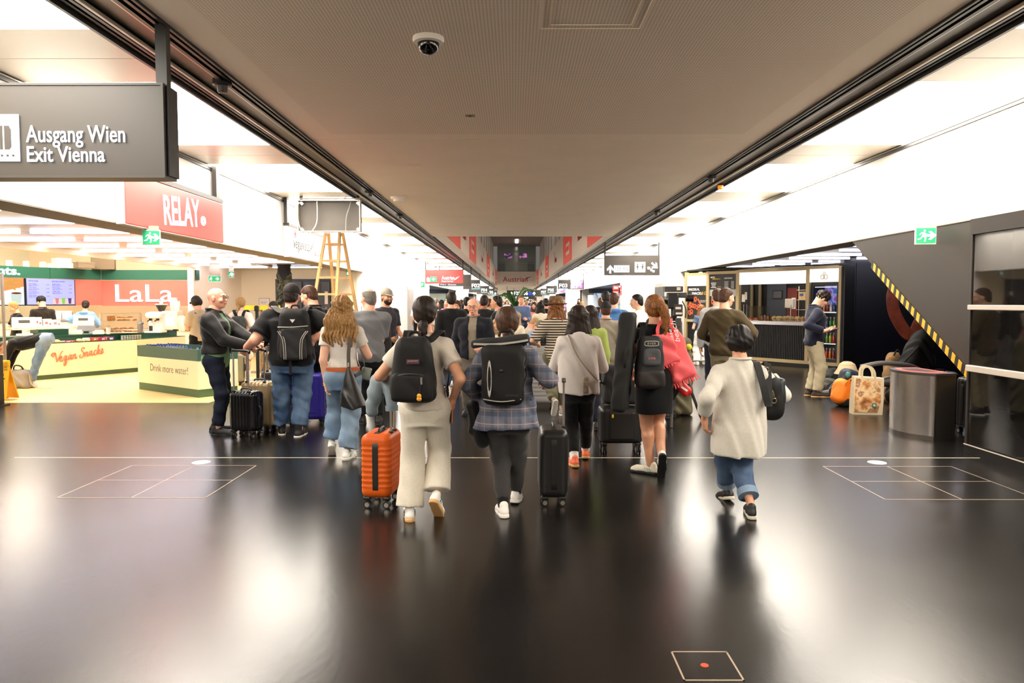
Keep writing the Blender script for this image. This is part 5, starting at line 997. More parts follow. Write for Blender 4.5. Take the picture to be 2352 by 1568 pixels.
def skinmat(nm, c): return mat('skin_' + nm, c, .5, spec=.35, noise=(14, .06))
SK = {'fair': skinmat('fair', (226, 176, 148)), 'tan': skinmat('tan', (206, 150, 118)), 'pink': skinmat('pink', (228, 166, 140)), 'brown': skinmat('brown', (140, 92, 66))}
def hairmat(nm, c, c2):
    def f(nt, o): return mix_(nt, ramp(nt, noise_(nt, o, 12, 3, (11, 11, .35)), [(.32, (0, 0, 0)), (.85, (255, 255, 255))]), c, c2)
    return nodemat('hair_' + nm, f, .55, .3)
HR = {'dark': hairmat('dark', (24, 17, 13), (52, 36, 26)), 'brown': hairmat('brown', (48, 30, 20), (96, 62, 38)), 'black': hairmat('black', (14, 11, 10), (34, 27, 24)), 'blonde': hairmat('blonde', (104, 70, 36), (206, 160, 98)),
      'ginger': hairmat('ginger', (82, 48, 24), (176, 112, 54)), 'grey': hairmat('grey', (92, 86, 80), (150, 142, 132)), 'fair': hairmat('fair', (140, 104, 62), (206, 168, 112)), 'white': hairmat('white', (180, 172, 160), (226, 218, 206))}
def cloth(nm, c, rough=.85, amt=.035, sc=60, b=.25): return mat('cloth_' + nm, c, rough, spec=.2, noise=(sc, amt), bump=(180, b, .002), sheen=.15)
def denim(nm, c, c2): 
    def f(nt, o): return mix_(nt, ramp(nt, noise_(nt, o, 3.2, 5, (1, 1, .6)), [(.36, (0, 0, 0)), (.66, (255, 255, 255))]), c, c2)
    return nodemat('denim_' + nm, f, .85, .2)
RES = {'near': (.0125, .0068, .0046), 'mid': (.016, .0092, .0066), 'far': (.022, .0135, .011)}

class Fig:
    """one person; local frame: origin on the ground, +Y is where the person faces, +X the person's right"""
    def __init__(s, label, loc, rz=0.0, H=1.7, fem=False, wide=1.0, deep=1.0, lean=0.0, side=0.0, feet=None, hands=None, head=(0, 0), res='near', skin='fair', hip=None, group=None, elbows=None, curl=(.5, .5), pelvis=(0, 0), sit=False, knees=None, headoff=(0, 0)):
        s.H = H; s.fem = fem; s.res = RES[res]; s.lod = res; s.root = thing('person', label, 'person', (loc[0], loc[1], loc[2] if len(loc) > 2 else 0), rz, group); s.skin = SK[skin]; s.wide, s.deep = wide, deep
        s.Wi = (Matrix.Translation(s.root.location) @ Matrix.Rotation(rz, 4, 'Z')).inverted()
        feet = feet or ((-.09, 0, 0, 0), (.09, 0, 0, 0)); h = H; s.feet = feet
        s.ank = [Vector((f[0], f[1], f[2] + .085)) for f in feet]; hz = hip if hip is not None else (.525 * h - .012)
        
        if hip is None:
            for a_, sg in zip(s.ank, (-1, 1)):
                f_ = feet[0 if sg < 0 else 1]
                if f_[2] < .03: hz = min(hz, .085 + math.sqrt(max(.01, (.4585 * h) ** 2 - (a_.x - sg * .05 * h - pelvis[0]) ** 2 - (a_.y - pelvis[1]) ** 2)) + .02 * h)
        s.pel = Vector((pelvis[0], pelvis[1], hz)); s.R = (Matrix.Rotation(side, 3, 'Y') @ Matrix.Rotation(-lean, 3, 'X')); s.RT = np.array(s.R.transposed(), F32)
        T = lambda x, y, z: s.pel + s.R @ Vector((x * h, y * h, z * h)); s.T = T
        sx = (.089 if fem else .104) * (1 + (wide - 1) * .6); s.sh = [T(-sx, -.006, .258), T(sx, -.006, .258)]; s.neck = T(0, -.012, .31)
        Rh = s.R.to_4x4() if lean < .5 else Matrix.Rotation(-lean * .9, 4, 'X'); s.Rh = (Rh @ Matrix.Rotation(head[0], 4, 'Z') @ Matrix.Rotation(-head[1], 4, 'X')).to_3x3()
        s.hc = T(headoff[0], .012 + headoff[1], .345) + s.Rh @ Vector((0, .004 * h, .06 * h)); s.hs = 1.05 * (h / 1.7 if h > 1.5 else h / 1.62); s.RhT = np.array(s.Rh.transposed(), F32)
        hx = .05 * h * wide; s.hip = [T(-.05 * (1 + (wide - 1) * .7), 0, -.02), T(.05 * (1 + (wide - 1) * .7), 0, -.02)]; s.kn = []; la, lb = .236 * h, .224 * h
        for i in (0, 1):
            k, t = ik(s.hip[i], s.ank[i], la, lb, (knees[i] if knees else (0, 1, .15))); s.kn.append(k); s.ank[i] = t
        s.ua, s.fa = .172 * h, .15 * h; s.el = []; s.wr = []; hands = hands or (None, None); s.hsp = hands
        for i in (0, 1):
            hd = hands[i]; sg = -1 if i == 0 else 1
            tgt = Vector(hd[:3]) if hd else s.sh[i] + s.R @ Vector((sg * .035 * h, .03 * h, -.31 * h)); pole = elbows[i] if elbows and elbows[i] else (sg * .4, -1, -.2)
            e, t = ik(s.sh[i], tgt, s.ua, s.fa, pole); s.el.append(e); s.wr.append(t)
        s.curl = curl; fm = .92 if fem else 1.0; s.ra = [r * h * fm * (1 + (wide - 1) * .8) for r in (.034, .0255, .0165)]; s.rl = [r * h * (1 + (wide - 1) * .6) for r in ((.056, .035, .0225) if fem else (.053, .034, .023))]
    def L(s, u, v, Y): return tuple(s.Wi @ at(u, v, Y))
    # ---- torso profile (z, half width, half depth, y offset) in units of H
    def prof(s, grow=0.0, ov=None):
        P = [(-.075, .062, .05, -.008), (-.03, .094, .064, -.008), (0, .1, .068, -.008), (.05, .088, .06, -.002), (.1, .07, .05, .004), (.16, .076, .054, .006), (.21, .086, .062, .008), (.25, .088, .056, .0), (.268, .08, .047, -.004), (.285, .056, .042, -.006), (.31, .04, .036, -.01), (.335, .03, .032, -.008), (.36, .028, .03, 0)] if s.fem else \
            [(-.075, .06, .05, -.006), (-.03, .089, .062, -.006), (0, .094, .065, -.006), (.05, .088, .062, 0), (.1, .085, .06, .004), (.16, .094, .064, .006), (.21, .104, .068, .006), (.25, .104, .062, .0), (.268, .09, .053, -.004), (.285, .064, .046, -.006), (.31, .046, .04, -.01), (.335, .036, .037, -.008), (.36, .034, .036, 0)]
        if ov: P = ov
        a = np.array(P, F32); a[:, 1] = np.minimum(a[:, 1], np.interp(a[:, 0], [.245, .265, .285, .3, .315, .335], [.2, .088 if not s.fem else .08, .062 if not s.fem else .056, .047, .04, .036])); nk = np.clip((.3 - a[:, 0]) / .05, 0, 1); a[:, 1] *= 1 + (s.wide - 1) * nk; a[:, 2] *= 1 + (s.deep - 1) * nk; a *= s.H; a[:, 1] += grow; a[:, 2] += grow; return a
    def torso(s, P, a, z0, z1, e=2.3):
        q = (P - np.asarray(s.pel, F32)) @ s.RT.T; z = q[:, 2]; w_ = np.interp(z, a[:, 0], a[:, 1]); d = np.interp(z, a[:, 0], a[:, 2]); y = q[:, 1] - np.interp(z, a[:, 0], a[:, 3])
        r = ((np.abs(q[:, 0]) / w_) ** e + (np.abs(y) / d) ** e) ** (1 / e); t = (r - 1) * np.minimum(w_, d) * .9
        return np.maximum(np.maximum(t, z0 * s.H - z), z - z1 * s.H).astype(F32), q
    def armcaps(s, i, g=0.0, f=2.0, fl=0.0):
        """round cones along the arm up to f (1 elbow, 2 wrist)"""
        c = [(s.sh[i], s.el[i] if f >= 1 else s.sh[i].lerp(s.el[i], f), s.ra[0] + g, (s.ra[1] if f >= 1 else s.ra[0] + (s.ra[1] - s.ra[0]) * f) + g + (fl if f < 1 else 0))]
        if f > 1: c.append((s.el[i], s.el[i].lerp(s.wr[i], f - 1), s.ra[1] + g, s.ra[1] + (s.ra[2] - s.ra[1]) * (f - 1) + g + fl))
        return c
    def legcaps(s, i, r=None, f=2.0):
        r = r or s.rl; k, a = s.kn[i], s.ank[i]; c = [(s.hip[i], k, r[0], r[1])]
        if f > 1: e = k.lerp(a, f - 1); c.append((k, e, r[1], r[1] + (r[2] - r[1]) * (f - 1)))
        return c
    def body(s, legs=False, face=True):
        h1, h2, h3 = s.res; a = s.prof(-.004); caps = s.armcaps(0, 0, 2.06) + s.armcaps(1, 0, 2.06) + [(s.T(0, -.012, .295), s.sh[0], .028 * s.H, s.ra[0] * .9), (s.T(0, -.012, .295), s.sh[1], .028 * s.H, s.ra[0] * .9)]
        nk = (s.T(0, -.014, .29), s.hc + s.Rh @ Vector((0, -.02 * s.hs, -.04 * s.hs)), (.03 if s.fem else .037) * s.H, (.029 if s.fem else .035) * s.H); lc = []
        for i in (0, 1):
            if not legs: lc += s.legcaps(i, [x * .8 for x in s.rl]); continue
            lc += s.legcaps(i); m = s.kn[i].lerp(s.ank[i], .28) + Vector((0, -.012, 0)); lc.append((m, m.lerp(s.ank[i], .3), s.rl[1] * 1.02, s.rl[2] * 1.3))
        def fn(P):
            d, _ = s.torso(P, a, -.085, .345); d = smin(d, unite(P, caps, .012), .03); d = smin(d, capf(P, *nk), .025)
            d = smin(d, unite(P, lc, .01), .015)
            return d
        al = caps + [nk] + lc + [(s.T(0, 0, -.08), s.T(0, 0, .3), .13 * s.H * max(s.wide, s.deep), .1 * s.H * max(s.wide, s.deep))]
        lo, hi = bounds(al); parts = [nets(fn, lo, hi, h1 * 1.2)]
        if face is not None: hd = s.headf(); r = .16 * s.hs; c = np.asarray(s.hc, F32); parts.append(nets(lambda P: hd((P - c) @ s.RhT.T), c - r, c + r, h2))
        for i in (0, 1):
            f, c = s.handf(i); r = .13 * s.hs
            if f: parts.append(nets(f, np.asarray(c) - r, np.asarray(c) + r, h3))
        s.bodyo = link('body', np_mesh('body', parts), s.skin, s.root); return s
    def headf(s):
        k = s.hs; fm = s.fem
        def fn(Q):
            Q = Q / k; d = ellf(Q, (0, -.012, .03), (.073, .094, .084)); d = smin(d, ellf(Q, (0, .02, -.035), (.058, .066, .07)), .03); d = smin(d, ellf(Q, (0, .055, -.088), (.026 if fm else .031, .03, .024)), .028)
            d = smin(d, capf(Q, (0, .083, .01), (0, .106, -.032), .009, .014), .014); d = smin(d, ellf(Q, (0, .084, .026), (.05, .014, .011)), .018)
            d = smin(d, ellf(Q, (0, .09, -.063), (.024, .011, .012)), .01)
            for sg in (-1, 1):
                d = -smin(-d, ellf(Q, (sg * .03, .1, .004), (.018, .016, .011)), .012); d = smin(d, ellf(Q, (sg * .03, .081, .004), (.0135, .0135, .0125)), .004)
                d = smin(d, ellf(Q, (sg * .04, .07, -.028), (.024, .02, .02)), .02); d = smin(d, ellf(Q, (sg * .075, -.006, -.006), (.011, .02, .032)), .006)
            d = smin(d, capf(Q, (0, -.03, -.05), (0, -.03, -.14), .05 if fm else .058, .045 if fm else .054), .03)
            return d * k
        return fn
    def handf(s, i):
        w_ = s.wr[i]; sp = s.hsp[i]; sg = -1 if i == 0 else 1; k = s.hs * (.93 if s.fem else 1.0); cu = s.curl[i]
        fd = Vector(sp[3]).normalized() if sp and len(sp) > 3 and sp[3] else (w_ - s.el[i]).normalized()
        pn = Vector(sp[4]) if sp and len(sp) > 4 and sp[4] else Vector((-sg, 0, 0)); pn = (pn - fd * pn.dot(fd)).normalized(); sd = fd.cross(pn) * (1 if i == 1 else -1)      # sd points to the thumb side
        th = sd; o = w_; tip = lambda f, t, n: o + (fd * f + th * t + pn * n) * k
        caps = [(tip(.0, .0, 0), tip(.03, .0, 0), .022 * k, .025 * k)]; pal = []
        for j, t in enumerate((.028, .0095, -.0095, -.027)): pal.append((tip(.02, t * .8, 0), tip(.083 - .004 * abs(j - 1), t, .0), .0145 * k, .0125 * k))
        fing = []
        for j, (t, ln) in enumerate(((.03, .07), (.0098, .079), (-.0098, .074), (-.029, .058))):
            a0 = tip(.083 - .004 * abs(j - 1), t, 0); ang = cu * (.8 + .12 * j); p = a0; dirn = fd
            for q, fr in enumerate((.45, .32, .23)):
                aa = ang * (q + .7); dirn = fd * math.cos(aa) + pn * math.sin(aa); p2 = p + dirn * (ln * fr * k); fing.append((p, p2, (.0095 - .0009 * q) * k, (.0088 - .0009 * q) * k)); p = p2
        tb = [(tip(.018, .024, .006), tip(.05, .048, .014), .014 * k, .0115 * k), (tip(.05, .048, .014), tip(.078, .05, .026 + .012 * cu), .011 * k, .0092 * k)]
        fr = s.armcaps(i, 0, 2.0)[-1:]; q0 = s.el[i].lerp(s.wr[i], .8); fr = [(q0, s.wr[i], s.ra[1] + (s.ra[2] - s.ra[1]) * .8, s.ra[2])]
        def fn(P):
            d = unite(P, pal + caps, .014); d = smin(d, unite(P, tb, .006), .01); e = unite(P, fing, .0025); d = smin(d, e, .004); return smin(d, unite(P, fr, .01), .016)
        return fn, tip(.07, 0, .01)
    # ---- clothing
    def top(s, name, m, hem=-.03, sleeve=.75, g=.012, ov=None, sg=.012, fl=.008, wr=.003, neckz=.318, k1=(13, 9, 34), k2=(22, 17, 8), res=None, hemflare=0.0, srad=None, gap=None, hoodie=False, both=(1, 1), sl2=None):
        a = s.prof(g, ov); caps = []; cuts = []
        for i in (0, 1):
            if not both[i]: continue
            f = (sl2[i] if sl2 else sleeve); c = s.armcaps(i, sg, f, fl)
            if srad: c = [(p, q, (srad[j]), (srad[j + 1])) for j, (p, q, _, _) in enumerate(c)]
            e = c[-1][1]; n = (Vector(c[-1][1]) - Vector(c[-1][0])).normalized(); caps.append(c); cuts.append((np.asarray(e, F32), np.asarray(n, F32)))
        sho = [(s.neck + s.R @ Vector((0, 0, -.022 * s.H)), s.sh[i], .03 * s.H + g * .5, s.ra[0] + sg * .8) for i in (0, 1)]; sd = len(name) % 7
        fl_ = s.T(0, 0, .0)
        def fn(P):
            d, q = s.torso(P, a, hem, .36)
            if hoodie: d = smin(d, ellf(P, s.T(0, -.05, .3), (.1 * s.H * .62, .05 * s.H, .035 * s.H)), .03)
            d = smin(d, unite(P, sho, .02), .03)
            for c, (e, n) in zip(caps, cuts): d = smin(d, np.maximum(unite(P, c, .015), (P - e) @ n), .022)
            d = np.maximum(d, np.where(np.hypot(q[:, 0], q[:, 1]) > .1 * s.H, -1, q[:, 2] - neckz * s.H + .25 * np.maximum(q[:, 1], 0))); d = np.maximum(d, hem * s.H - q[:, 2])
            if gap: d = np.maximum(d, gap[0] - np.abs(q[:, 0]) + np.minimum(0, q[:, 1]) * 9)
            return d + wrk(P, wr, k1, k2, sd) + wrk(P, wr * .6, k2, k1, sd + 2)
        al = [x for c in caps for x in c] + sho + [(s.T(0, 0, hem), s.T(0, 0, .3), a[:, 1:3].max() * 1.15, a[:, 1:3].max() * 1.05)]; lo, hi = bounds(al, .01)
        return sculpt(name, fn, lo, hi, res or s.res[0], m, s.root)
    def trousers(s, name, m, r=(.062, .05, .04), f=1.93, waist=.075, g=.008, wr=.0045, cuff=None, k1=(7, 6, 42), k2=(19, 14, 8), fs=None, ov=None):
        a = s.prof(g, ov); R = [x * s.H for x in r]; legs = [s.legcaps(i, R, (fs[i] if fs else f)) for i in (0, 1)]; cuts = []
        for c in legs: n = (Vector(c[-1][1]) - Vector(c[-1][0])).normalized(); cuts.append((np.asarray(c[-1][1], F32), np.asarray(n, F32)))
        def fn(P):
            d, q = s.torso(P, a, -.09, waist); d = np.maximum(d, q[:, 2] - waist * s.H); up = s.R[2][2] > .6; fz = np.clip((s.hip[0].z - P[:, 2]) / .25, .25, 1)
            D = [np.maximum(unite(P, c, .03), (P - e) @ n) for c, (e, n) in zip(legs, cuts)]
            d = smin(d, smin(D[0], D[1], .012), .045); d = np.maximum(d, q[:, 2] - waist * s.H) if up else d; return d + wrk(P, wr, k1, k2, 1.3) * fz + wrk(P, wr * .5, (31, 24, 20), k1, .4) * fz
        al = [x for c in legs for x in c] + [(s.T(0, 0, -.05), s.T(0, 0, waist), .12 * s.H * s.wide, .11 * s.H * max(s.wide, s.deep))]; lo, hi = bounds(al, .01); o = sculpt(name, fn, lo, hi, s.res[0], m, s.root)
        if cuff:
            for i in (0, 1):
                c = legs[i][-1]; e = Vector(c[1]); n = (e - Vector(c[0])).normalized(); rr = c[3] + .006
                k = MB(); k.cyl(e - n * .055, e + n * .004, rr - .0, rr + .001, 18); k.build('trouser_cuff', cuff, s.root, True)
        return o
    def skirt(s, name, m, z0, z1, P_, wr=.003, e=2.2, k1=(30, 22, 3), k2=(9, 7, 5), top=None):
        """P_: (z, half width, half depth, yoff) in metres relative to the pelvis frame"""
        a = np.array(P_, F32)
        def fn(P):
            q = (P - np.asarray(s.pel, F32)) @ s.RT.T; z = q[:, 2]; w_ = np.interp(z, a[:, 0], a[:, 1]); d = np.interp(z, a[:, 0], a[:, 2]); r = ((np.abs(q[:, 0]) / w_) ** e + (np.abs(q[:, 1] - np.interp(z, a[:, 0], a[:, 3])) / d) ** e) ** (1 / e)
            return np.maximum(np.maximum((r - 1) * np.minimum(w_, d), z0 - z), z - z1) + wrk(P, wr, k1, k2, .7)
        w_ = a[:, 1:3].max(); c = s.pel; return sculpt(name, fn, (c.x - w_, c.y - w_, c.z + z0), (c.x + w_, c.y + w_, c.z + z1), s.res[0], m, s.root)
    def shoes(s, m, sole, low=True, sole_t=.028, accent=None, socks=None, k=1.0, toe=None):
        for i in (0, 1):
            f = s.feet[i]; a = s.ank[i]; o = a - Vector((0, 0, .085)); pit = math.radians(f[3]); tw = (f[4] if len(f) > 4 else (.18 if i == 0 else -.18)); Rm = (Matrix.Rotation(tw, 3, 'Z') @ Matrix.Rotation(-pit, 3, 'X')); ks = s.hs * k
            A = np.asarray(a, F32); RT = np.array(Rm.transposed(), F32)
            def loc(P): return ((P - A) @ RT.T) / ks + np.array((0, 0, .085), F32)
            def up(P):
                q = loc(P); d = capf(q, (0, -.045, .04), (0, .02, .045), .033, .034); d = smin(d, capf(q, (0, .03, .045), (0, .13, .034), .036, .036), .03); d = smin(d, capf(q, (-.004, .13, .03), (-.006, .165, .028), .037, .029), .02)
                if not low: d = smin(d, capf(q, (0, -.02, .06), (0, -.02, .13), .036, .04), .02)
                else: d = smin(d, capf(q, (0, -.03, .06), (0, -.025, .085), .03, .033), .02)
                return np.maximum(d, sole_t * .8 - q[:, 2]) * ks
            def so(P):
                q = loc(P); q2 = q.copy(); q2[:, 2] = 0; d = capf(q2, (0, -.045, 0), (0, .04, 0), .036, .035); d = smin(d, capf(q2, (0, .08, 0), (-.004, .155, 0), .04, .036), .03); return np.maximum(np.maximum(d, -q[:, 2]), q[:, 2] - sole_t) * ks
            r = .23 * ks; hh = max(s.res[1], .0075); lo, hi = A - r, A + r; n1 = sculpt('shoe', up, lo, hi, hh, m, s.root); sculpt('sole', so, lo, hi, hh, sole, n1)
            if accent:
                for sg in (-1, 1):
                    for t in range(3):
                        q = lambda p: a + Rm @ ((Vector(p) - Vector((0, 0, .085))) * ks); k_ = MB(); k_.tube([q((sg * .037, -.02 + .022 * t, .035)), q((sg * .038, .0 + .022 * t, .062))], .0045, 5); k_.build('stripe', accent, n1)
            if socks:
                c = (s.kn[i].lerp(a, .72), a, s.rl[2] * 1.35, s.rl[2] * 1.15); sculpt('sock', lambda P: capf(P, *c), *bounds([c]), s.res[0] * .8, socks, s.root)
    # ---- hair and head wear (head frame: y forward, units of the standard head)
    def hp(s, p): return s.hc + s.Rh @ (Vector(p) * s.hs)
    def hair(s, style, m, ln=.2, amp=.0014, name='hair'):
        k = s.hs; c = np.asarray(s.hc, F32)
        def fn(P):
            Q = (P - c) @ s.RhT.T / k; x, y, z = Q[:, 0], Q[:, 1], Q[:, 2]; ang = np.arctan2(x, -y)
            d = ellf(Q, (0, -.018, .032), (.088, .104, .095)); face = np.maximum(.045 - y + .35 * np.maximum(z - .055, 0) - 1.2 * np.maximum(z - .07, 0), 0)
            if style in ('short', 'fade', 'fringe'):
                low = -.09 if style != 'fade' else -.07; tk = 0 if style == 'short' else .002; d = smin(ellf(Q, (0, -.014, .036), (.081 - tk, .1, .092)), ellf(Q, (0, -.034, -.02), (.073 - tk, .078, .085)), .02); d = np.maximum(d, (low - z) * .8); d = np.maximum(d, (y - .015) * np.where(y > .015, 1.0, 1.35) - (z - .028))
                d = np.maximum(d, -ellf(Q, (0, .115, -.02), (.09, .095, .075)))
                for sg in (-1, 1): d = np.maximum(d, -ellf(Q, (sg * .085, .012, -.03), (.03, .034, .05)))
                if style == 'fringe': d = np.maximum(d, -ellf(Q, (0, .0, .12), (.07, .105, .085)))
            elif style == 'tousled':
                d = ellf(Q, (0, -.012, .046), (.09, .105, .098)); d = np.maximum(d, -.06 - z); d = np.maximum(d, -ellf(Q, (0, .12, -.035), (.09, .1, .075)));
                for sg in (-1, 1): d = np.maximum(d, -ellf(Q, (sg * .09, .02, -.035), (.03, .034, .05)))
            elif style in ('bob', 'long', 'tied', 'pony', 'crop'):
                if style == 'crop': d = smin(d, ellf(Q, (0, -.034, -.005), (.097, .097, .086)), .03); d = np.maximum(d, -.095 - z)
                elif style in ('tied', 'pony'): d = smin(d, ellf(Q, (0, -.045, -.022), (.07, .066, .064)), .03)
                else:
                    zz = np.clip(z, -ln, .04); w_ = .1 + .03 * np.clip(-z / .15, 0, 1.1); t = np.sqrt((x / w_) ** 2 + ((y + .022) / (.092 + .0 * z)) ** 2); tb = np.maximum((t - 1) * .08, np.maximum(-ln - z, z - .05)); d = smin(d, tb, .03)
                d = np.maximum(d, -ellf(Q, (0, .125, -.045), (.078 if style != 'crop' else .09, .1, .105)))
            st = amp * np.sin(ang * 13 + 3 * np.sin(z * 16 + 2 * ang)) + amp * .8 * np.sin(x * 62 + 9 * np.sin(z * 14) + 14 * y); return (d + st) * k
        r = np.array((.13, .15, .13), F32) * k; lo, hi = c - r.max(), c + r.max()
        if style == 'long' or style == 'bob': lo = lo - np.array((0, 0, max(0, ln - .12)), F32) * k
        return sculpt(name, fn, lo, hi, s.res[1] * .9, m, s.root)
    def lock(s, name, m, pts, r, braid=False, n=14, amp=.12):
        """a tail of hair along points in the local frame"""
        P = catmull(pts, max(2, n // (len(pts) - 1))); caps = []
        for i in range(len(P) - 1):
            t = i / (len(P) - 1); w_ = r[0] + (r[1] - r[0]) * t; w2 = w_
            if braid: w2 = w_ * (.82 + .28 * abs(math.sin(i * math.pi / 3)))
            off = Vector((.35 * w_ * math.sin(i * 2.1), 0, 0)) if braid else Vector((0, 0, 0)); caps.append((P[i] + off, P[i + 1] + off, w2, w2))
        lo, hi = bounds(caps); return sculpt(name, lambda P: unite(P, caps, .01) + wrk(P, .003, (150, 120, 25), (30, 24, 60)), lo, hi, s.res[1], m, s.root)
    def cap(s, m, back=False):
        k = s.hs; c = np.asarray(s.hc, F32); sg = -1 if back else 1
        def fn(P):
            Q = (P - c) @ s.RhT.T / k; d = ellf(Q, (0, -.012, .05), (.086, .104, .092)); d = np.maximum(d, .03 - Q[:, 2]); br = np.maximum(ellf(Q, (0, sg * .09, .04), (.07, .09, .03)), np.abs(Q[:, 2] - .036 + .35 * np.maximum(sg * Q[:, 1] - .09, 0)) - .006); return smin(d, br, .006) * k
        o = sculpt('cap', fn, c - .2 * k, c + .2 * k, s.res[1], m, s.root); p = s.hp((0, -.012, .143)); MB().sphere(p, .008 * k, 8, 5).build('cap_button', m, o); return o
    def features(s, iris=(70, 50, 36), brow='dark', glasses=None, smile=False, beard=None):
        k = s.hs
        for sg in (-1, 1):
            e = MB(); c = s.hp((sg * .03, .0905, .004)); e.sphere(c, .0062 * k, 10, 7); e.build('eye', mat('iris_%d' % iris[0], iris, .2), s.root, True)
            e = MB(); e.tube([s.hp((sg * .016, .099, .026)), s.hp((sg * .032, .098, .031)), s.hp((sg * .048, .088, .026))], .0036 * k, 6, 3); e.build('eyebrow', HR[brow], s.root)
        e = MB(); e.tube([s.hp((-.023, .09, -.061 + (.006 if smile else 0))), s.hp((-.01, .0985, -.064)), s.hp((.01, .0985, -.064)), s.hp((.023, .09, -.061 + (.006 if smile else 0)))], .0042 * k, 6, 3); e.build('lips', mat('lips', (150, 84, 74), .45), s.root, True)
        if glasses:
            g = MB()
            for sg in (-1, 1):
                g.tube([s.hp((sg * .031 + .021 * math.cos(a), .108, .004 + .016 * math.sin(a))) for a in [i * math.pi / 8 for i in range(17)]], .0017 * k, 5); g.tube([s.hp((sg * .053, .105, .008)), s.hp((sg * .079, .03, .006)), s.hp((sg * .08, -.015, -.002))], .0016 * k, 5)
            g.tube([s.hp((-.011, .109, .007)), s.hp((.011, .109, .007))], .0016 * k, 5); gl = g.build('glasses', glasses, s.root)
            for sg in (-1, 1):
                q = MB(); q.add([s.hp((sg * .031 + .02 * math.cos(a), .1075, .004 + .0155 * math.sin(a))) for a in [i * math.pi / 8 for i in range(16)]], [tuple(range(16))]); q.build('lens', mat('spectacle_lens', (200, 206, 210), .05, alpha=.22), gl)
        if beard:
            c = np.asarray(s.hc, F32)
            def fn(P):
                Q = (P - c) @ s.RhT.T / k; d = ellf(Q, (0, .024, -.05), (.064, .072, .07)); d = smin(d, ellf(Q, (0, .056, -.09), (.034, .034, .027)), .02); d = np.maximum(d, Q[:, 2] + .035 + .25 * np.abs(Q[:, 0])); d = np.maximum(d, .0 - Q[:, 1]); return np.maximum(d, -ellf(Q, (0, .1, -.06), (.026, .03, .014))) * k
            sculpt('beard', fn, c - .13 * k, c + .13 * k, s.res[1], beard, s.root)
        return s
    def belt(s, m, z, g=.012):
        a = s.prof(g); zz = z * s.H; w_ = np.interp(zz, a[:, 0], a[:, 1]) + .004; d = np.interp(zz, a[:, 0], a[:, 2]) + .004; y = np.interp(zz, a[:, 0], a[:, 3]); k = MB(); L = []
        for dz in (-.018, .018): L.append([s.pel + s.R @ Vector((w_ * math.copysign(abs(math.cos(t)) ** .87, math.cos(t)), y + d * math.copysign(abs(math.sin(t)) ** .87, math.sin(t)), zz + dz)) for t in [i * math.pi / 18 for i in range(36)]])
        k.loft(L); return k.build('belt', m, s.root, True)
    def collar(s, m, r=.012, z=.318, w_=1.0, name='collar'):
        k = MB(); pts = [s.T(.043 * w_ * math.cos(t), -.012 + .044 * w_ * math.sin(t), z + .008 - .018 * max(0, math.sin(t))) for t in [i * math.pi / 10 for i in range(20)]]; k.tube(pts + [pts[0]], r, 8); return k.build(name, m, s.root, True, 180)
# ----------------------------------------------------------------- the people in front
def LF(loc, rz=0.0):
    Wi = (Matrix.Translation((loc[0], loc[1], 0)) @ Matrix.Rotation(rz, 4, 'Z')).inverted()
    return (lambda u, v, Y: tuple(Wi @ at(u, v, Y))), (lambda u, v, z=0.0: tuple(Wi @ G(u, v, 0) + Vector((0, 0, z))))
def spot(u, v, Y): p = at(u, v, Y); return (p.x, Y)
M_white_sole = mat('white_sole', (226, 220, 210), .6); M_black_sole = mat('black_sole', (18, 17, 17), .6); M_gum = mat('gum_sole', (206, 160, 100), .6)
M_wshoe = mat('white_leather', (232, 228, 222), .5); M_bshoe = mat('black_shoe', (22, 21, 22), .6); M_wsock = cloth('white_sock', (236, 232, 226))
C_black = cloth('black', (16, 16, 18)); C_white = cloth('white', (206, 200, 192)); C_grey = cloth('grey', (120, 118, 118)); C_navy = cloth('navy', (22, 24, 38))
D_mid = denim('mid', (52, 76, 110), (112, 136, 164)); D_light = denim('light', (96, 120, 146), (150, 170, 188)); D_dark = denim('dark', (20, 24, 36), (34, 40, 56)); D_blue = denim('blue', (50, 66, 92), (92, 112, 140))

# 1 woman in wide white trousers
lo = spot(976, 900, 5.42); q, g = LF(lo)
a = Fig('woman with braided dark hair in cream T-shirt and wide white trousers', lo, 0, 1.665, True, feet=((g(941, 1192)[0], g(941, 1192)[1], 0, 0), (.08, .04, .085, 42)), hands=(q(906, 866, 5.66) + ((.9, .4, -.1),), q(1040, 915, 5.45) + ((-.1, .15, -1), (-.9, .3, 0))), elbows=((-1, -.35, -.95), (.6, -1, 0)), skin='tan', head=(.05, 0), curl=(.9, .9))
W1 = a; a.body().top('t_shirt', cloth('cream_tee', (198, 188, 174)), hem=-.02, sleeve=.6, g=.014, sg=.013, fl=.014); a.trousers('trousers', cloth('ivory_trousers', (208, 200, 184), amt=.04), r=(.06, .052, .062), f=1.97, waist=.03, wr=.0028, k1=(16, 10, 11), fs=(1.97, 1.88)); a.shoes(M_wshoe, M_gum, accent=mat('teal_stripe', (40, 92, 100), .5), k=1.02)
a.hair('tied', HR['dark'], name='hair'); a.lock('braid', HR['dark'], [a.hp((-.01, -.085, -.06)), a.hp((-.005, -.1, -.12)), a.hp((-.015, -.1, -.17)), a.hp((-.03, -.105, -.225))], (.03, .013), True)
MB().torus(a.hp((-.078, 0, -.05)), .012, .003, 'X', 14, 6).build('earring', mat('gold', (210, 170, 90), .3, .9), a.root)
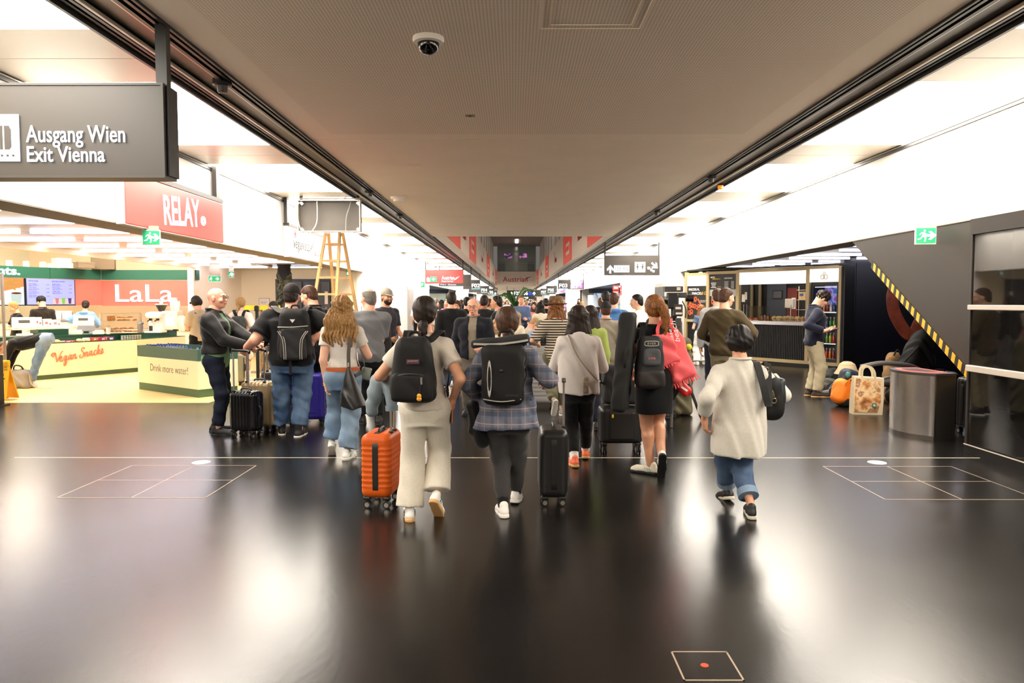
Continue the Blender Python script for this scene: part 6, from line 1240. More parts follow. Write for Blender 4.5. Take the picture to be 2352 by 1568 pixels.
# 2 woman in plaid shirt
def plaid(nt, o):
    s = sep(nt, o); base = ramp(nt, noise_(nt, o, 5), [(.3, (92, 98, 112)), (.7, (122, 126, 140))])
    def line(ax, per, off, wd): return math_(nt, 'LESS_THAN', math_(nt, 'FRACT', math_(nt, 'DIVIDE', math_(nt, 'ADD', s[ax], 10 + off), per)), wd)
    c = mix_(nt, math_(nt, 'MULTIPLY', line(2, .11, 0, .28), .6), base, (70, 78, 96)); c = mix_(nt, math_(nt, 'MULTIPLY', line(0, .1, .02, .25), .5), c, (74, 82, 100)); c = mix_(nt, math_(nt, 'MULTIPLY', line(2, .11, .06, .07), .7), c, (190, 150, 136)); return mix_(nt, math_(nt, 'MULTIPLY', line(0, .1, .07, .06), .5), c, (176, 146, 138))
M_plaid = nodemat('plaid_flannel', plaid, .9, .15)
lo = spot(1165, 900, 5.55); q, g = LF(lo); L_, R_ = g(1156, 1184), g(1185, 1152)
a = Fig('woman with brown braid in blue plaid shirt and dark grey joggers', lo, 0, 1.67, True, feet=((L_[0], L_[1], 0, 4), (R_[0], R_[1], 0, 12)), hands=(q(1096, 905, 5.6) + ((-.05, .25, -1),), q(1250, 872, 5.62) + ((.2, .6, -.3), (-.5, -.3, -.8))), elbows=((-.5, -1, 0), (.8, -.45, -.9)), skin='fair', curl=(1.0, 1.2))
W2 = a; a.body(); a.top('plaid_shirt', M_plaid, hem=-.062, sleeve=1.95, g=.02, sg=.021, ov=[(-.09, .142, .1, -.004), (-.05, .134, .096, -.004), (.02, .116, .082, 0), (.1, .104, .07, 0), (.2, .1, .066, .004), (.25, .098, .058, 0), (.285, .084, .046, -.006), (.31, .052, .038, -.01), (.335, .036, .036, -.008)], wr=.006, neckz=.325)
a.collar(M_plaid, .014, .318, 1.05, 'shirt_collar'); a.trousers('joggers', cloth('charcoal_jersey', (58, 56, 56)), r=(.06, .046, .03), f=1.9, wr=.004); a.shoes(M_wshoe, M_white_sole, k=1.0, socks=C_black)
a.hair('tied', HR['brown']); a.lock('braid', HR['brown'], [a.hp((.005, -.085, -.05)), a.hp((.01, -.105, -.11)), a.hp((.012, -.12, -.17)), a.hp((.005, -.125, -.24))], (.034, .016), True)
# 3 woman in white blouse
lo = spot(1328, 900, 7.25); q, g = LF(lo); L_, R_ = g(1319, 1071), g(1345, 1052)
a = Fig('woman with dark bob in loose white blouse and slim black trousers', lo, 0, 1.66, True, feet=((L_[0], L_[1], 0, 5), (R_[0], R_[1], 0, 10)), hands=((-.1, .32, 1.06, (.4, .8, .1)), (.12, .3, 1.04, (-.4, .8, .1))), elbows=((-.8, -.6, -1), (.8, -.6, -1)), curl=(.9, .9))
W3 = a; a.body(); a.top('blouse', cloth('white_blouse', (206, 198, 192), amt=.03), hem=-.04, sleeve=1.85, g=.016, sg=.02, ov=[(-.07, .104, .074, -.012), (-.03, .11, .076, -.012), (.04, .112, .074, -.008), (.12, .108, .07, -.006), (.2, .102, .064, 0), (.25, .102, .06, 0), (.285, .088, .048, -.006), (.31, .054, .04, -.01), (.335, .038, .038, -.008)], wr=.006, neckz=.322, k1=(26, 14, 9))
a.trousers('trousers', C_black, r=(.058, .043, .034), f=1.86, wr=.003); a.shoes(mat('orange_white_shoe', (240, 112, 70), .5), M_gum, k=.98, socks=M_wsock); a.hair('bob', HR['dark'], ln=.15)
for s_ in a.root.children:
    if s_.name.startswith('shoe'): pass
# 4 woman in black dress
lo = spot(1502, 900, 6.85); q, g = LF(lo); L_ = g(1494, 1088)
a = Fig('woman with long ombre ponytail in short black dress', lo, 0, 1.69, True, feet=((L_[0], L_[1], 0, 0, .95), (.075, -.02, .1, 66, -.1)), hands=((-.17, .2, .95, (0, .7, -.5)), q(1572, 850, 7.15) + ((-.3, .8, -.4),)), elbows=((-.5, -1, 0), (.9, -.5, -.9)), skin='tan')
W4 = a; a.body(True); a.top('dress_bodice', C_black, hem=.05, sleeve=.28, g=.006, sg=.012, wr=.003, neckz=.322); a.skirt('dress_skirt', C_black, -.285, .16, [(-.29, .166, .135, -.01), (-.2, .17, .132, -.012), (-.05, .174, .124, -.014), (.02, .172, .12, -.01), (.1, .164, .112, 0), (.17, .136, .1, .006)], wr=.004); a.shoes(mat('cream_sneaker', (222, 214, 196), .6), M_black_sole, accent=mat('mint_stripe', (150, 190, 168), .5))
a.hair('tied', HR['ginger']); a.lock('ponytail', HR['ginger'], [a.hp((.0, -.09, .03)), a.hp((.05, -.13, .0)), a.hp((.075, -.13, -.09)), a.hp((.07, -.12, -.18)), a.hp((.05, -.115, -.27))], (.05, .022), n=16)
# 5 woman in white jacket
lo = spot(1697, 900, 5.52); q, g = LF(lo); L_, R_ = g(1669, 1147), g(1725, 1188)
a = Fig('woman with short black hair in white jacket and rolled blue jeans', lo, 0, 1.625, True, feet=((L_[0], L_[1], 0, 16), (R_[0], R_[1], 0, 0)), hands=(q(1618, 962, 5.5) + ((.12, .2, -1), (.9, .2, 0)), (.27, .2, 1.09, (-.3, .8, .3))), elbows=((-.5, -1, 0), (.75, -.35, -1)), skin='tan', curl=(.6, 1.1), head=(-.1, .05))
W5 = a; a.body(); a.top('jacket', cloth('white_linen', (206, 200, 188), amt=.04), hem=-.118, sl2=(1.62, 1.7), g=.012, sg=.018, fl=.01, ov=[(-.15, .114, .094, -.006), (-.08, .116, .094, -.006), (0, .112, .09, -.006), (.08, .108, .082, -.002), (.16, .108, .078, .002), (.22, .11, .074, .002), (.255, .108, .064, -.002), (.285, .092, .05, -.006), (.31, .055, .04, -.01), (.335, .038, .038, -.008)], wr=.006, neckz=.325, k1=(34, 12, 7))
a.collar(cloth('white_linen', (206, 200, 188)), .01, .32, 1.05, 'jacket_collar'); a.trousers('jeans', D_blue, r=(.06, .05, .042), f=1.76, wr=.0045, cuff=D_light); a.shoes(M_bshoe, mat('off_white_sole', (206, 196, 180), .6), k=.97); a.hair('crop', HR['black'], amp=.0028)
# 6 blonde woman
lo = spot(788, 900, 7.55); q, g = LF(lo); L_, R_ = g(768, 1042), g(798, 1054)
a = Fig('woman with long curly blonde hair in white T-shirt, orange belt and loose jeans', lo, 0, 1.69, True, feet=((L_[0], L_[1] - .1, .06, 38), (R_[0], R_[1], 0, 0)), hands=(q(749, 880, 7.55) + ((.05, .15, -1),), q(826, 776, 7.8) + ((-.4, .6, .4),)), elbows=((-.3, -1, 0), (.6, -.5, -1)), curl=(.5, 1))
W6 = a; a.body(); a.top('t_shirt', C_white, hem=.045, sleeve=.5, g=.01, sg=.012, wr=.003); a.trousers('jeans', D_light, r=(.064, .056, .058), f=1.93, waist=.045, wr=.0055, fs=(1.9, 1.93)); a.belt(mat('orange_leather', (190, 92, 40), .4), .036, .016); a.shoes(M_wshoe, M_white_sole, accent=mat('green_stripe', (40, 130, 80), .5))
a.hair('long', HR['blonde'], ln=.2, amp=.005)
for i in range(10):
    x = -.09 + .02 * i; a.lock('curl', HR['blonde'], [a.hp((x, -.07, -.02)), a.hp((x * 1.35 - .014, -.12, -.12)), a.hp((x * 1.6 + .014, -.115, -.2)), a.hp((x * 1.7 - .012, -.12, -.28)), a.hp((x * 1.55, -.11, -.33 - .02 * (i % 3)))], (.027, .011), n=12)
MB().torus(tuple(a.wr[0]), .03, .005, 'Z', 16, 6).torus((a.wr[0].x, a.wr[0].y, a.wr[0].z - .018), .03, .004, 'Z', 16, 6).build('bracelet', mat('gold', (210, 170, 90), .3, .9), a.root)
# 7 bald man
lo = (-3.66, 9.08); rz = -math.pi / 2; q, g = LF(lo, rz)
a = Fig('bald man in black bomber jacket and dark jeans holding a suitcase handle', lo, rz, 1.80, False, wide=1.12, deep=1.2, feet=((-.12, -.06, 0, 0), (.12, .05, 0, 0)), hands=(q(592, 790, 9.15) + ((.1, 1, -.2), (0, -.3, -1)), q(566, 795, 8.88) + ((0, 1, -.15), (0, -.3, -1))), elbows=((-.6, -.8, -.5), (.5, -1, -.4)), skin='pink', head=(-.12, -.05), curl=(.8, 1.1))
N1_ = a; a.body(); a.top('t_shirt', cloth('sage_green', (104, 142, 96)), hem=-.065, sleeve=.3, g=.014); a.top('bomber_jacket', cloth('black_bomber', (24, 22, 22), .6), hem=.03, sleeve=1.93, g=.026, sg=.026, wr=.006, neckz=.33, gap=(.045, 0)); a.collar(C_black, .014, .325, 1.1, 'jacket_collar')
a.trousers('jeans', D_dark, r=(.06, .046, .038), f=1.93, wr=.005); a.shoes(M_bshoe, M_black_sole, k=1.08); a.features(glasses=M_black, smile=True, brow='grey')
# 8 big man with backpack
lo = (spot(672, 900, 8.86)[0], 8.86); rz = .12; q, g = LF(lo, rz); L_, R_ = g(642, 996), g(683, 1001)
a = Fig('big man in black T-shirt, black cap and blue jeans with arm on suitcase', lo, rz, 1.84, False, wide=1.52, deep=1.75, feet=((L_[0] + .03, L_[1], 0, 0), (R_[0] + .02, R_[1], 0, 0)), hands=(q(566, 798, 8.85) + ((-.5, .6, -.4), (.4, -.3, -.9)), q(722, 776, 8.72) + ((-.7, -.2, -.5), (.2, .6, 0))), elbows=((-.6, -.5, -1), (1, -.2, -.25)), skin='pink', curl=(1.3, .7), head=(-.15, .06))
N2_ = a; a.body(); a.top('t_shirt', C_black, hem=-.045, sleeve=.78, g=.016, sg=.03, fl=.02, wr=.004, neckz=.322); a.trousers('jeans', D_mid, r=(.072, .06, .05), f=1.9, wr=.0065); a.shoes(M_bshoe, M_white_sole, k=1.08, low=False); a.hair('fade', HR['dark']); a.cap(mat('black_brown_cap', (28, 20, 18), .8))
# 9 man in black polo
lo = spot(722, 900, 10.15); rz = 1.15; q, g = LF(lo, rz); F_ = g(745, 955)
a = Fig('tall man in black polo shirt bowing his head behind the big man', lo, rz, 1.87, False, wide=1.15, deep=1.15, feet=((-.1, .1, 0, 0), (F_[0], F_[1], 0, 0)), hands=((-.1, .34, 1.2, (.3, .8, .2)), (.12, .34, 1.22, (-.3, .8, .2))), elbows=((-1, -.3, -.6), (1, -.3, -.6)), res='mid', head=(.1, .35), curl=(.9, .9))
a.body(); a.top('polo_shirt', C_black, hem=-.05, sleeve=.75, g=.014, sg=.02, fl=.012); a.collar(C_black, .014, .322, 1.1, 'shirt_collar'); a.trousers('jeans', D_dark, r=(.06, .046, .038), f=1.9); a.shoes(mat('tan_sneaker', (176, 148, 112), .6), M_white_sole, k=1.08); a.hair('short', HR['brown']); a.features(brow='brown')
# 10 man in grey T-shirt
lo = spot(850, 900, 9.8); rz = .25; q, g = LF(lo, rz)
a = Fig('balding man in grey T-shirt and black trousers next to the blonde woman', lo, rz, 1.80, False, wide=1.12, deep=1.25, feet=((-.1, .05, 0, 0), (.1, -.05, 0, 0)), hands=((-.12, .3, 1.15, (.5, .6, .3)), (.05, .34, 1.12, (-.6, .5, .2))), res='mid', skin='pink', head=(.55, .05))
a.body(); a.top('t_shirt', cloth('mid_grey', (112, 112, 114)), hem=-.06, sleeve=.8, g=.018, sg=.024, fl=.016, wr=.005); a.trousers('trousers', C_black, r=(.06, .048, .042), f=1.93); a.shoes(M_bshoe, M_black_sole, k=1.08); a.hair('fringe', HR['grey']); a.features(brow='grey')
# 11 man with grey cap facing us
lo = spot(889, 900, 12.8); rz = -2.3; a = Fig('bearded man in grey cap and dark T-shirt with tattooed arm by the barrier', lo, rz, 1.84, False, res='mid', hands=((-.16, .26, 1.0, (.6, .6, -.1)), (.14, .28, .98, (-.6, .6, -.2))), head=(-.25, .0), skin='tan')
a.body(); a.top('t_shirt', cloth('dark_slate', (44, 42, 52)), hem=-.05, sleeve=.75, g=.013, sg=.018); a.trousers('trousers', C_black); a.shoes(M_bshoe, M_black_sole); a.hair('short', HR['dark']); a.cap(mat('grey_khaki_cap', (150, 142, 126), .8)); a.features(beard=HR['dark'])
# 12 man in navy jumper with phone
p = G(1868, 909); lo = (p.x, p.y); rz = -1.65; q, g = LF(lo, rz)
a = Fig('dark-haired man in navy jumper and beige trousers looking at his phone', lo, rz, 1.83, False, feet=((-.1, -.03, 0, 0), (.1, .03, 0, 0)), hands=(q(1899, 757, 12.6) + ((.3, 1, .05), (.2, 0, 1)), q(1893, 760, 12.36) + ((-.3, 1, .05), (-.2, 0, 1))), elbows=((-.4, -1, -.5), (.4, -1, -.5)), res='mid', head=(0, .62), curl=(.8, .8), headoff=(0, .012))
N3_ = a; a.body(); a.top('jumper', cloth('navy_knit', (26, 28, 46)), hem=-.045, sleeve=1.92, g=.036, sg=.022, wr=.005, neckz=.332); a.collar(C_navy, .014, .33, 1.05, 'jumper_collar'); a.trousers('cargo_trousers', cloth('beige_cotton', (186, 174, 144)), r=(.06, .052, .046), f=1.95, wr=.0035, waist=.03); a.shoes(mat('brown_boot', (58, 44, 34), .6), M_gum, k=1.08); a.hair('tousled', HR['dark'], amp=.006); a.features()
# 13 man in brown jumper, 14 man in grey hoodie
lo = spot(1662, 900, 10.6); rz = -.55; a = Fig('man with short faded hair in olive brown jumper at the kiosk', lo, rz, 1.82, False, wide=1.08, res='mid', hands=((-.2, .25, 1.05, (.5, .7, 0)), (.3, .2, 1.05, (-.3, .8, 0))), elbows=((-1, -.5, -.7), (1, -.4, -.7)), head=(-.55, .12))
N4_ = a; a.body(); a.top('jumper', cloth('olive_brown', (74, 62, 40)), hem=-.05, sleeve=1.93, g=.036, sg=.022, wr=.006); a.trousers('trousers', cloth('khaki', (150, 138, 110)), f=1.94, waist=.03); a.shoes(M_bshoe, M_white_sole); a.hair('fade', HR['brown']); a.features(brow='brown')
lo = spot(1645, 900, 12.2); a = Fig('man in pale grey hoodie with a rucksack strap behind the olive jumper', lo, -.2, 1.84, False, res='mid', head=(.25, .05), hands=(None, (.16, .26, 1.1)))
a.body(); a.top('hoodie', cloth('pale_grey_fleece', (176, 176, 178)), hem=-.06, sleeve=1.93, g=.026, sg=.026, wr=.006, hoodie=True); a.trousers('trousers', C_navy); a.shoes(M_wshoe, M_white_sole); a.hair('fade', HR['brown'])
# 15 girl in white trousers
p = G(1610, 838); a = Fig('girl in denim top and white trousers in front of the pretzel poster', (p.x, p.y), .1, 1.55, True, res='mid', hands=((-.14, .22, .95), (.14, .22, .95)), feet=((-.1, 0, 0, 0), (.12, .05, 0, 0)))
a.body(); a.top('denim_top', D_blue, hem=.0, sleeve=.5, g=.012); a.trousers('trousers', cloth('white_trouser', (232, 228, 222)), r=(.066, .06, .062), f=1.96, waist=.09); a.shoes(M_wshoe, M_white_sole); a.hair('long', HR['ginger'], ln=.26)
# 16 man in beige polo and black cap, 17 man in blue hoodie
lo = spot(1390, 900, 11.0); q, g = LF(lo); a = Fig('man in black cap, beige polo shirt and beige trousers', lo, 0, 1.62, False, wide=1.12, res='mid', feet=((-.1, -.12, .05, 30), (.1, .1, 0, 0)), hands=(None, q(1425, 815, 11.1) + ((.1, .2, -1),)), elbows=(None, (.8, -1, 0)), skin='pink')
a.body(); a.top('polo_shirt', cloth('stone_beige', (158, 148, 132)), hem=-.06, sleeve=.8, g=.016, sg=.024, fl=.012, wr=.005); a.collar(cloth('stone_beige', (158, 148, 132)), .013, .322, 1.05, 'shirt_collar'); a.trousers('trousers', cloth('sand', (176, 154, 118)), r=(.062, .054, .05), f=1.93, wr=.008); a.shoes(M_bshoe, M_black_sole); a.hair('fade', HR['brown']); a.cap(mat('black_cap', (22, 21, 22), .8))
lo = spot(1409, 900, 13.6); a = Fig('man in sky blue hooded jumper beside the picture wall', lo, -.15, 1.79, False, res='mid', head=(-.3, .05))
a.body(); a.top('hoodie', cloth('sky_blue', (86, 134, 196)), hem=-.05, sleeve=1.93, g=.022, sg=.024, wr=.006, hoodie=True); a.trousers('jeans', D_mid); a.shoes(M_wshoe, M_white_sole); a.hair('short', HR['brown'])
# 18 woman in hat and striped top
def stripes(nt, o): s = sep(nt, o); return mix_(nt, math_(nt, 'LESS_THAN', math_(nt, 'FRACT', math_(nt, 'DIVIDE', s[2], .036)), .48), (206, 192, 170), (48, 40, 40))
M_stripe = nodemat('striped_jersey', stripes, .9, .15); lo = spot(1277, 900, 10.4); q, g = LF(lo)
a = Fig('woman in brown straw hat, striped top and olive trousers', lo, .1, 1.68, True, res='mid', feet=((-.06, -.22, .16, 62, .1), (.1, .1, 0, 0)), hands=((-.22, .2, 1.0, (0, 1, 0)), (.15, .25, 1.0)), elbows=((-1, -.6, -.6), None))
a.body(); a.top('striped_top', M_stripe, hem=-.06, sleeve=.95, g=.018, sg=.022, fl=.012, ov=None); a.trousers('trousers', cloth('olive_green', (104, 100, 76)), r=(.064, .056, .038), f=1.84, wr=.007); a.shoes(mat('grey_sneaker', (150, 142, 132), .6), M_white_sole, k=1.0); a.hair('long', HR['ginger'], ln=.2, amp=.004)
k = MB(); k.M = Matrix.Translation(a.hc); k.lathe([(.098, .035), (.104, .06), (.1, .11), (.092, .145), (.07, .155), (.02, .15)], 26); ht = k.build('hat', mat('brown_straw', (116, 88, 58), .85, noise=(60, .2), bump=(220, .4, .002)), a.root, True, 60); k = MB(); k.M = Matrix.Translation(a.hc); k.lathe([(.1, .05), (.14, .04), (.162, .052), (.16, .046), (.14, .033), (.1, .036)], 28); k.build('brim', MATS['brown_straw'], ht, True, 70); k = MB(); k.M = Matrix.Translation(a.hc); k.lathe([(.1055, .058), (.1035, .085)], 26, cap=False); k.build('hat_band', mat('dark_brown_band', (70, 50, 34), .8), ht)
# 19 old man, 20 floral woman (both face us)
lo = spot(1088, 900, 10.6); a = Fig('elderly man with glasses in navy jacket walking towards the camera', lo, math.pi - .08, 1.68, False, wide=1.15, deep=1.2, res='mid', skin='pink', hands=((-.2, .3, .95, (.7, .5, 0)), (.26, .05, .8, (0, .2, -1))), head=(-.03, .1))
N5_ = a; a.body(); a.top('shirt', cloth('taupe_shirt', (140, 128, 112)), hem=-.04, sleeve=.3, g=.012, neckz=.335); a.top('jacket', cloth('navy_jacket', (22, 24, 34)), hem=-.04, sleeve=1.93, g=.028, sg=.028, wr=.005, gap=(.055, 0), neckz=.33); a.collar(cloth('taupe_shirt', (140, 128, 112)), .012, .33, 1.1, 'shirt_collar'); a.trousers('trousers', cloth('grey_brown', (104, 96, 86)), f=1.94); a.shoes(M_bshoe, M_black_sole); a.hair('fringe', HR['white']); a.features(brow='grey', glasses=M_dark)
def floral(nt, o):
    v = nt.nodes.new('ShaderNodeTexVoronoi'); v.inputs['Scale'].default_value = 42; nt.links.new(o, v.inputs['Vector']); return ramp(nt, sep(nt, v.outputs['Color'])[0], [(.0, (226, 206, 180)), (.35, (90, 40, 36)), (.55, (206, 170, 140)), (.75, (168, 84, 70)), (.9, (60, 44, 40))], 'CONSTANT')
M_floral = nodemat('floral_print', floral, .85, .2); lo = spot(1049, 900, 14.4); a = Fig('woman in floral dress and coral cardigan with folded arms facing the camera', lo, math.pi + .1, 1.66, True, res='mid', hands=((.1, .2, 1.13, (1, .2, 0)), (-.1, .22, 1.1, (-1, .2, 0))), elbows=((-1, -.2, -.7), (1, -.2, -.7)), skin='tan')
a.body(True); a.top('dress_bodice', M_floral, hem=-.02, sleeve=.15, g=.01, neckz=.285); a.skirt('dress_skirt', M_floral, -.42, .1, [(-.43, .23, .2, 0), (-.2, .2, .16, 0), (0, .175, .125, -.01), (.1, .14, .1, 0)], wr=.008); a.top('cardigan', cloth('coral_knit', (236, 120, 106)), hem=.02, sleeve=1.9, g=.018, sg=.018, gap=(.07, 0), neckz=.3); a.shoes(M_wshoe, M_white_sole); a.hair('bob', HR['brown'], ln=.11); a.features(brow='brown')
# 21 girl with green-black rucksack, 22 man in khaki
p = G(556, 876); a = Fig('girl with blonde braid in pale T-shirt and shorts inside the shop', (p.x, p.y), 0, 1.72, True, res='mid', feet=((-.13, 0, 0, 0), (.11, .03, 0, 0)), hands=((-.2, .2, 1.05), (.2, .2, 1.05)))
N6_ = a; a.body(True); a.top('t_shirt', cloth('shell_tee', (238, 212, 196)), hem=-.06, sleeve=.85, g=.02, sg=.026, fl=.014); a.trousers('shorts', cloth('cream_shorts', (226, 206, 176)), r=(.066, .062, .06), f=.55, fs=(1.0, 1.0), waist=.05); a.shoes(M_wshoe, M_white_sole, socks=M_wsock); a.hair('tied', HR['fair']); a.lock('braid', HR['fair'], [a.hp((-.005, -.09, -.05)), a.hp((-.02, -.1, -.12)), a.hp((-.04, -.11, -.2))], (.028, .014), True)
lo = spot(459, 900, 15.6); a = Fig('young man in khaki T-shirt and black cap behind the drinks counter', lo, .9, 1.74, False, res='mid', hands=((-.1, .3, 1.15), (.14, .26, 1.12)), head=(.2, .3))
N7_ = a; a.body(); a.top('t_shirt', cloth('khaki_tee', (196, 178, 146)), hem=-.06, sleeve=.8, g=.018, sg=.024, fl=.012); a.trousers('trousers', C_black); a.shoes(M_bshoe, M_white_sole); a.hair('crop', HR['dark']); a.cap(MATS['black_cap'])
# 23 bending man
p = G(68, 889); lo = (p.x + .05, p.y); rz = math.pi / 2 + .3; q, g = LF(lo, rz); a = Fig('man in black top and pale jeans bending down to a bag on the yellow floor', lo, rz, 1.8, False, res='mid', lean=1.72, hip=.9, pelvis=(0, -.22), feet=((-.12, -.02, 0, 0), (.12, .06, 0, 0)), hands=((-.12, .42, .3, (0, .2, -1)), (.1, .44, .28, (0, .2, -1))), elbows=((-.5, .5, .3), (.5, .5, .3)), skin='tan', head=(0, .3), knees=((0, 1, .1), (0, 1, .1)))
a.body(); a.top('black_top', C_black, hem=-.01, sleeve=1.85, g=.014, sg=.014, wr=.004); a.trousers('jeans', D_light, r=(.055, .042, .034), f=1.92); a.shoes(M_wshoe, M_white_sole, k=1.08); a.hair('short', HR['dark'])
# 24 bar staff
lo = spot(40, 800, 17.0); a = Fig('blonde bar worker in black T-shirt behind the counter', lo, math.pi - .6, 1.64, True, res='mid', hands=((-.12, .32, 1.0), (.14, .3, 1.0)), head=(.25, .4)); a.body(); a.top('t_shirt', C_black, sleeve=.7); a.trousers('trousers', C_black); a.shoes(M_bshoe, M_black_sole); a.hair('tied', HR['fair']); a.features(brow='fair')
lo = spot(101, 800, 17.9); a = Fig('dark-haired bar worker in black polo shirt seen from behind', lo, .7, 1.76, False, res='mid', hands=((-.16, .3, 1.05), (.14, .3, 1.05)), head=(.35, .35)); a.body(); a.top('polo_shirt', cloth('dark_brown_polo', (36, 30, 28)), sleeve=.75, g=.014, sg=.02); a.collar(C_black, .012, .32); a.trousers('trousers', C_black); a.shoes(M_bshoe, M_black_sole); a.hair('tousled', HR['black'], amp=.004)
lo = spot(199, 800, 18.9); a = Fig('bar worker in sky blue hoodie with dark hair in a low bun', lo, .15, 1.66, True, res='mid', hands=((-.3, .18, 1.05), (.14, .3, 1.0)), elbows=((-1, -.4, -.3), (1, -.4, -.5)), head=(.2, .1)); a.body(); a.top('hoodie', cloth('cornflower_hoodie', (120, 164, 222)), hem=-.05, sleeve=1.9, g=.026, sg=.028, wr=.006, hoodie=True); a.trousers('trousers', C_black); a.shoes(M_wshoe, M_white_sole); a.hair('tied', HR['dark']); a.lock('bun', HR['dark'], [a.hp((0, -.1, -.01)), a.hp((0, -.13, -.03)), a.hp((.01, -.12, -.07))], (.04, .02))
# 25 fitter on the ladder, torso above the opened ceiling
lo = (-6.42, 20.75, 1.46); a = Fig('fitter whose trousered legs hang below the opened shop ceiling', lo, .2, 1.8, False, res='mid', hands=((-.3, .3, 1.6), (.3, .3, 1.6)), feet=((-.12, 0, 0, 0), (.12, .02, 0, 0)))
a.body(); a.top('work_shirt', cloth('charcoal_work_shirt', (46, 46, 50)), hem=-.09, sleeve=1.8, g=.02); a.trousers('work_trousers', nodemat('camouflage', lambda nt, o: ramp(nt, noise_(nt, o, 7, 2), [(.4, (44, 46, 40)), (.5, (96, 100, 84)), (.6, (60, 60, 52))], 'CONSTANT'), .9), r=(.066, .056, .05), f=1.95, wr=.008); a.shoes(M_bshoe, M_black_sole); a.hair('short', HR['dark'])
r = thing('step_stool', 'folding work platform under the fitter, hidden by the big man', 'platform', (-6.42, 20.75, 0)); MB().box((0, .05, 1.44), (.6, .5, .04)).build('platform', M_silver, r)
for x in (-.27, .27):
    for y in (-.18, .28): MB().cyl((x * 1.3, y * 1.6, 0), (x, y, 1.42), .02).build('leg', M_silver, r)
# 26-29 glimpsed people
for lb, u, Y, H, fem, rz, top_, col, hr, st in (('woman glimpsed behind the big man, facing left', 632, 16.5, 1.64, True, 1.5, 'blouse', (236, 214, 200), 'dark', 'tied'), ('person in white shirt by the grey door frame, turned left', 1466, 13.4, 1.76, False, 1.2, 'shirt', (240, 236, 230), 'black', 'short'),
                                                ('grey-haired cameraman behind the ponytail', 1524, 10.3, 1.70, False, -.5, 'jacket', (60, 58, 52), 'grey', 'short'), ('man in white T-shirt near the blue picture wall', 1381, 16.5, 1.72, False, -.2, 't_shirt', (238, 236, 232), 'brown', 'short'), ('dark-haired man in dark shirt near the blue picture wall', 1391, 15.2, 1.84, False, .1, 't_shirt', (30, 30, 38), 'black', 'short'),
                                                ('person in lime and pink top behind the white blouse', 1356, 9.3, 1.58, True, .1, 't_shirt', (150, 164, 84), 'dark', 'bob')):
    a = Fig(lb, spot(u, 800, Y), rz, H, fem, res='far', head=(.1, .1)); a.body(); a.top(top_, cloth('glimpsed_%d' % u, col), sleeve=.8 if 'shirt' in top_ and fem is False else 1.8, g=.016, sg=.02); a.trousers('trousers', C_navy); a.shoes(M_bshoe, M_black_sole); a.hair(st, HR[hr])
    if rz > 1: a.features()
# ================================================================= BAGS, SUITCASES AND CARRIED THINGS
C_nylon = mat('black_nylon', (22, 21, 21), .7, spec=.3, bump=(240, .3, .002)); C_nylon2 = mat('charcoal_nylon', (44, 43, 44), .7, spec=.3, bump=(240, .3, .002)); M_zip = mat('zip_tape', (60, 58, 56), .5); M_web = mat('black_webbing', (30, 29, 28), .8)
M_refl = mat('pale_piping', (176, 170, 160), .5)
def sbox(h, w, d, r, taper=1.0, bulge=0.0, wr=.003, seed=0):
    """soft box field, base at z=0, centred in x and y"""
    def fn(P):
        q = P.copy(); t = np.clip(q[:, 2] / h, 0, 1); k = 1 + (taper - 1) * t ** 2; q[:, 0] = q[:, 0] / k; b = 1 + bulge * np.sin(np.pi * t); q[:, 1] = q[:, 1] / b
        return boxf(q, (0, 0, h / 2), (w / 2, d / 2, h / 2), r) * .85 + wrk(P, wr, (18, 12, 26), (14, 20, 9), seed)
    return fn, (-w * .62, -d * .8, -.01), (w * .62, d * .8, h * 1.02)
def attach(f, name, label, cat):
    r = thing(name, label, cat, f.root.location, f.root.rotation_euler.z); return r
def soft(name, m, parent, h, w, d, r, at_, taper=1.0, bulge=0.0, rot=None, vox=.011, wr=.003, cut=None):
    fn, lo, hi = sbox(h, w, d, r, taper, bulge, wr, len(name)); g = (lambda P: np.maximum(fn(P), cut(P))) if cut else fn
    o = sculpt(name, g, lo, hi, vox, m, parent); o.matrix_local = Matrix.Translation(at_) @ (rot if rot is not None else Matrix.Identity(4)); return o
def straps(f, r, cx, top, ybk, w_=.062, half=.085, bottom=None, m=None):
    """two shoulder straps over the wearer's shoulders"""
    for sg in (-1, 1):
        sh = f.sh[0 if sg < 0 else 1]; x0 = cx + sg * half * .7; xs = sg * abs(sh.x) * .78; zt = sh.z + f.ra[0] + .028; fr = f.deep * .075 * f.H + .03
        pts = [(x0, ybk, top - .02), (x0 + (xs - x0) * .5, min(ybk * .85, -.11 * f.deep), zt - .02), (xs, -.045, zt + .035), (xs * 1.02, fr * .62, zt + .0), (xs * 1.1, fr + .012, zt - .15), (xs * 1.35, fr * .6, zt - .32), (xs * 1.5, ybk * .6, zt - .42)]
        nr = [(0, -1, .3), (0, -.6, .8), (0, -.1, 1), (0, .7, .7), (0, 1, .1), (sg * .7, .7, 0), (sg, -.2, 0)]
        MB().ribbon(pts, [w_, w_ * .8], .012, nr, 5).build('shoulder_strap', m or C_nylon, r, True, 60)
def grab(r, c, w_, m=C_nylon): MB().tube([(c[0] - w_, c[1], c[2]), (c[0] - w_ * .7, c[1] + .01, c[2] + .035), (c[0] + w_ * .7, c[1] + .01, c[2] + .035), (c[0] + w_, c[1], c[2])], .011, 7, 4).build('grab_loop', m, r, True)
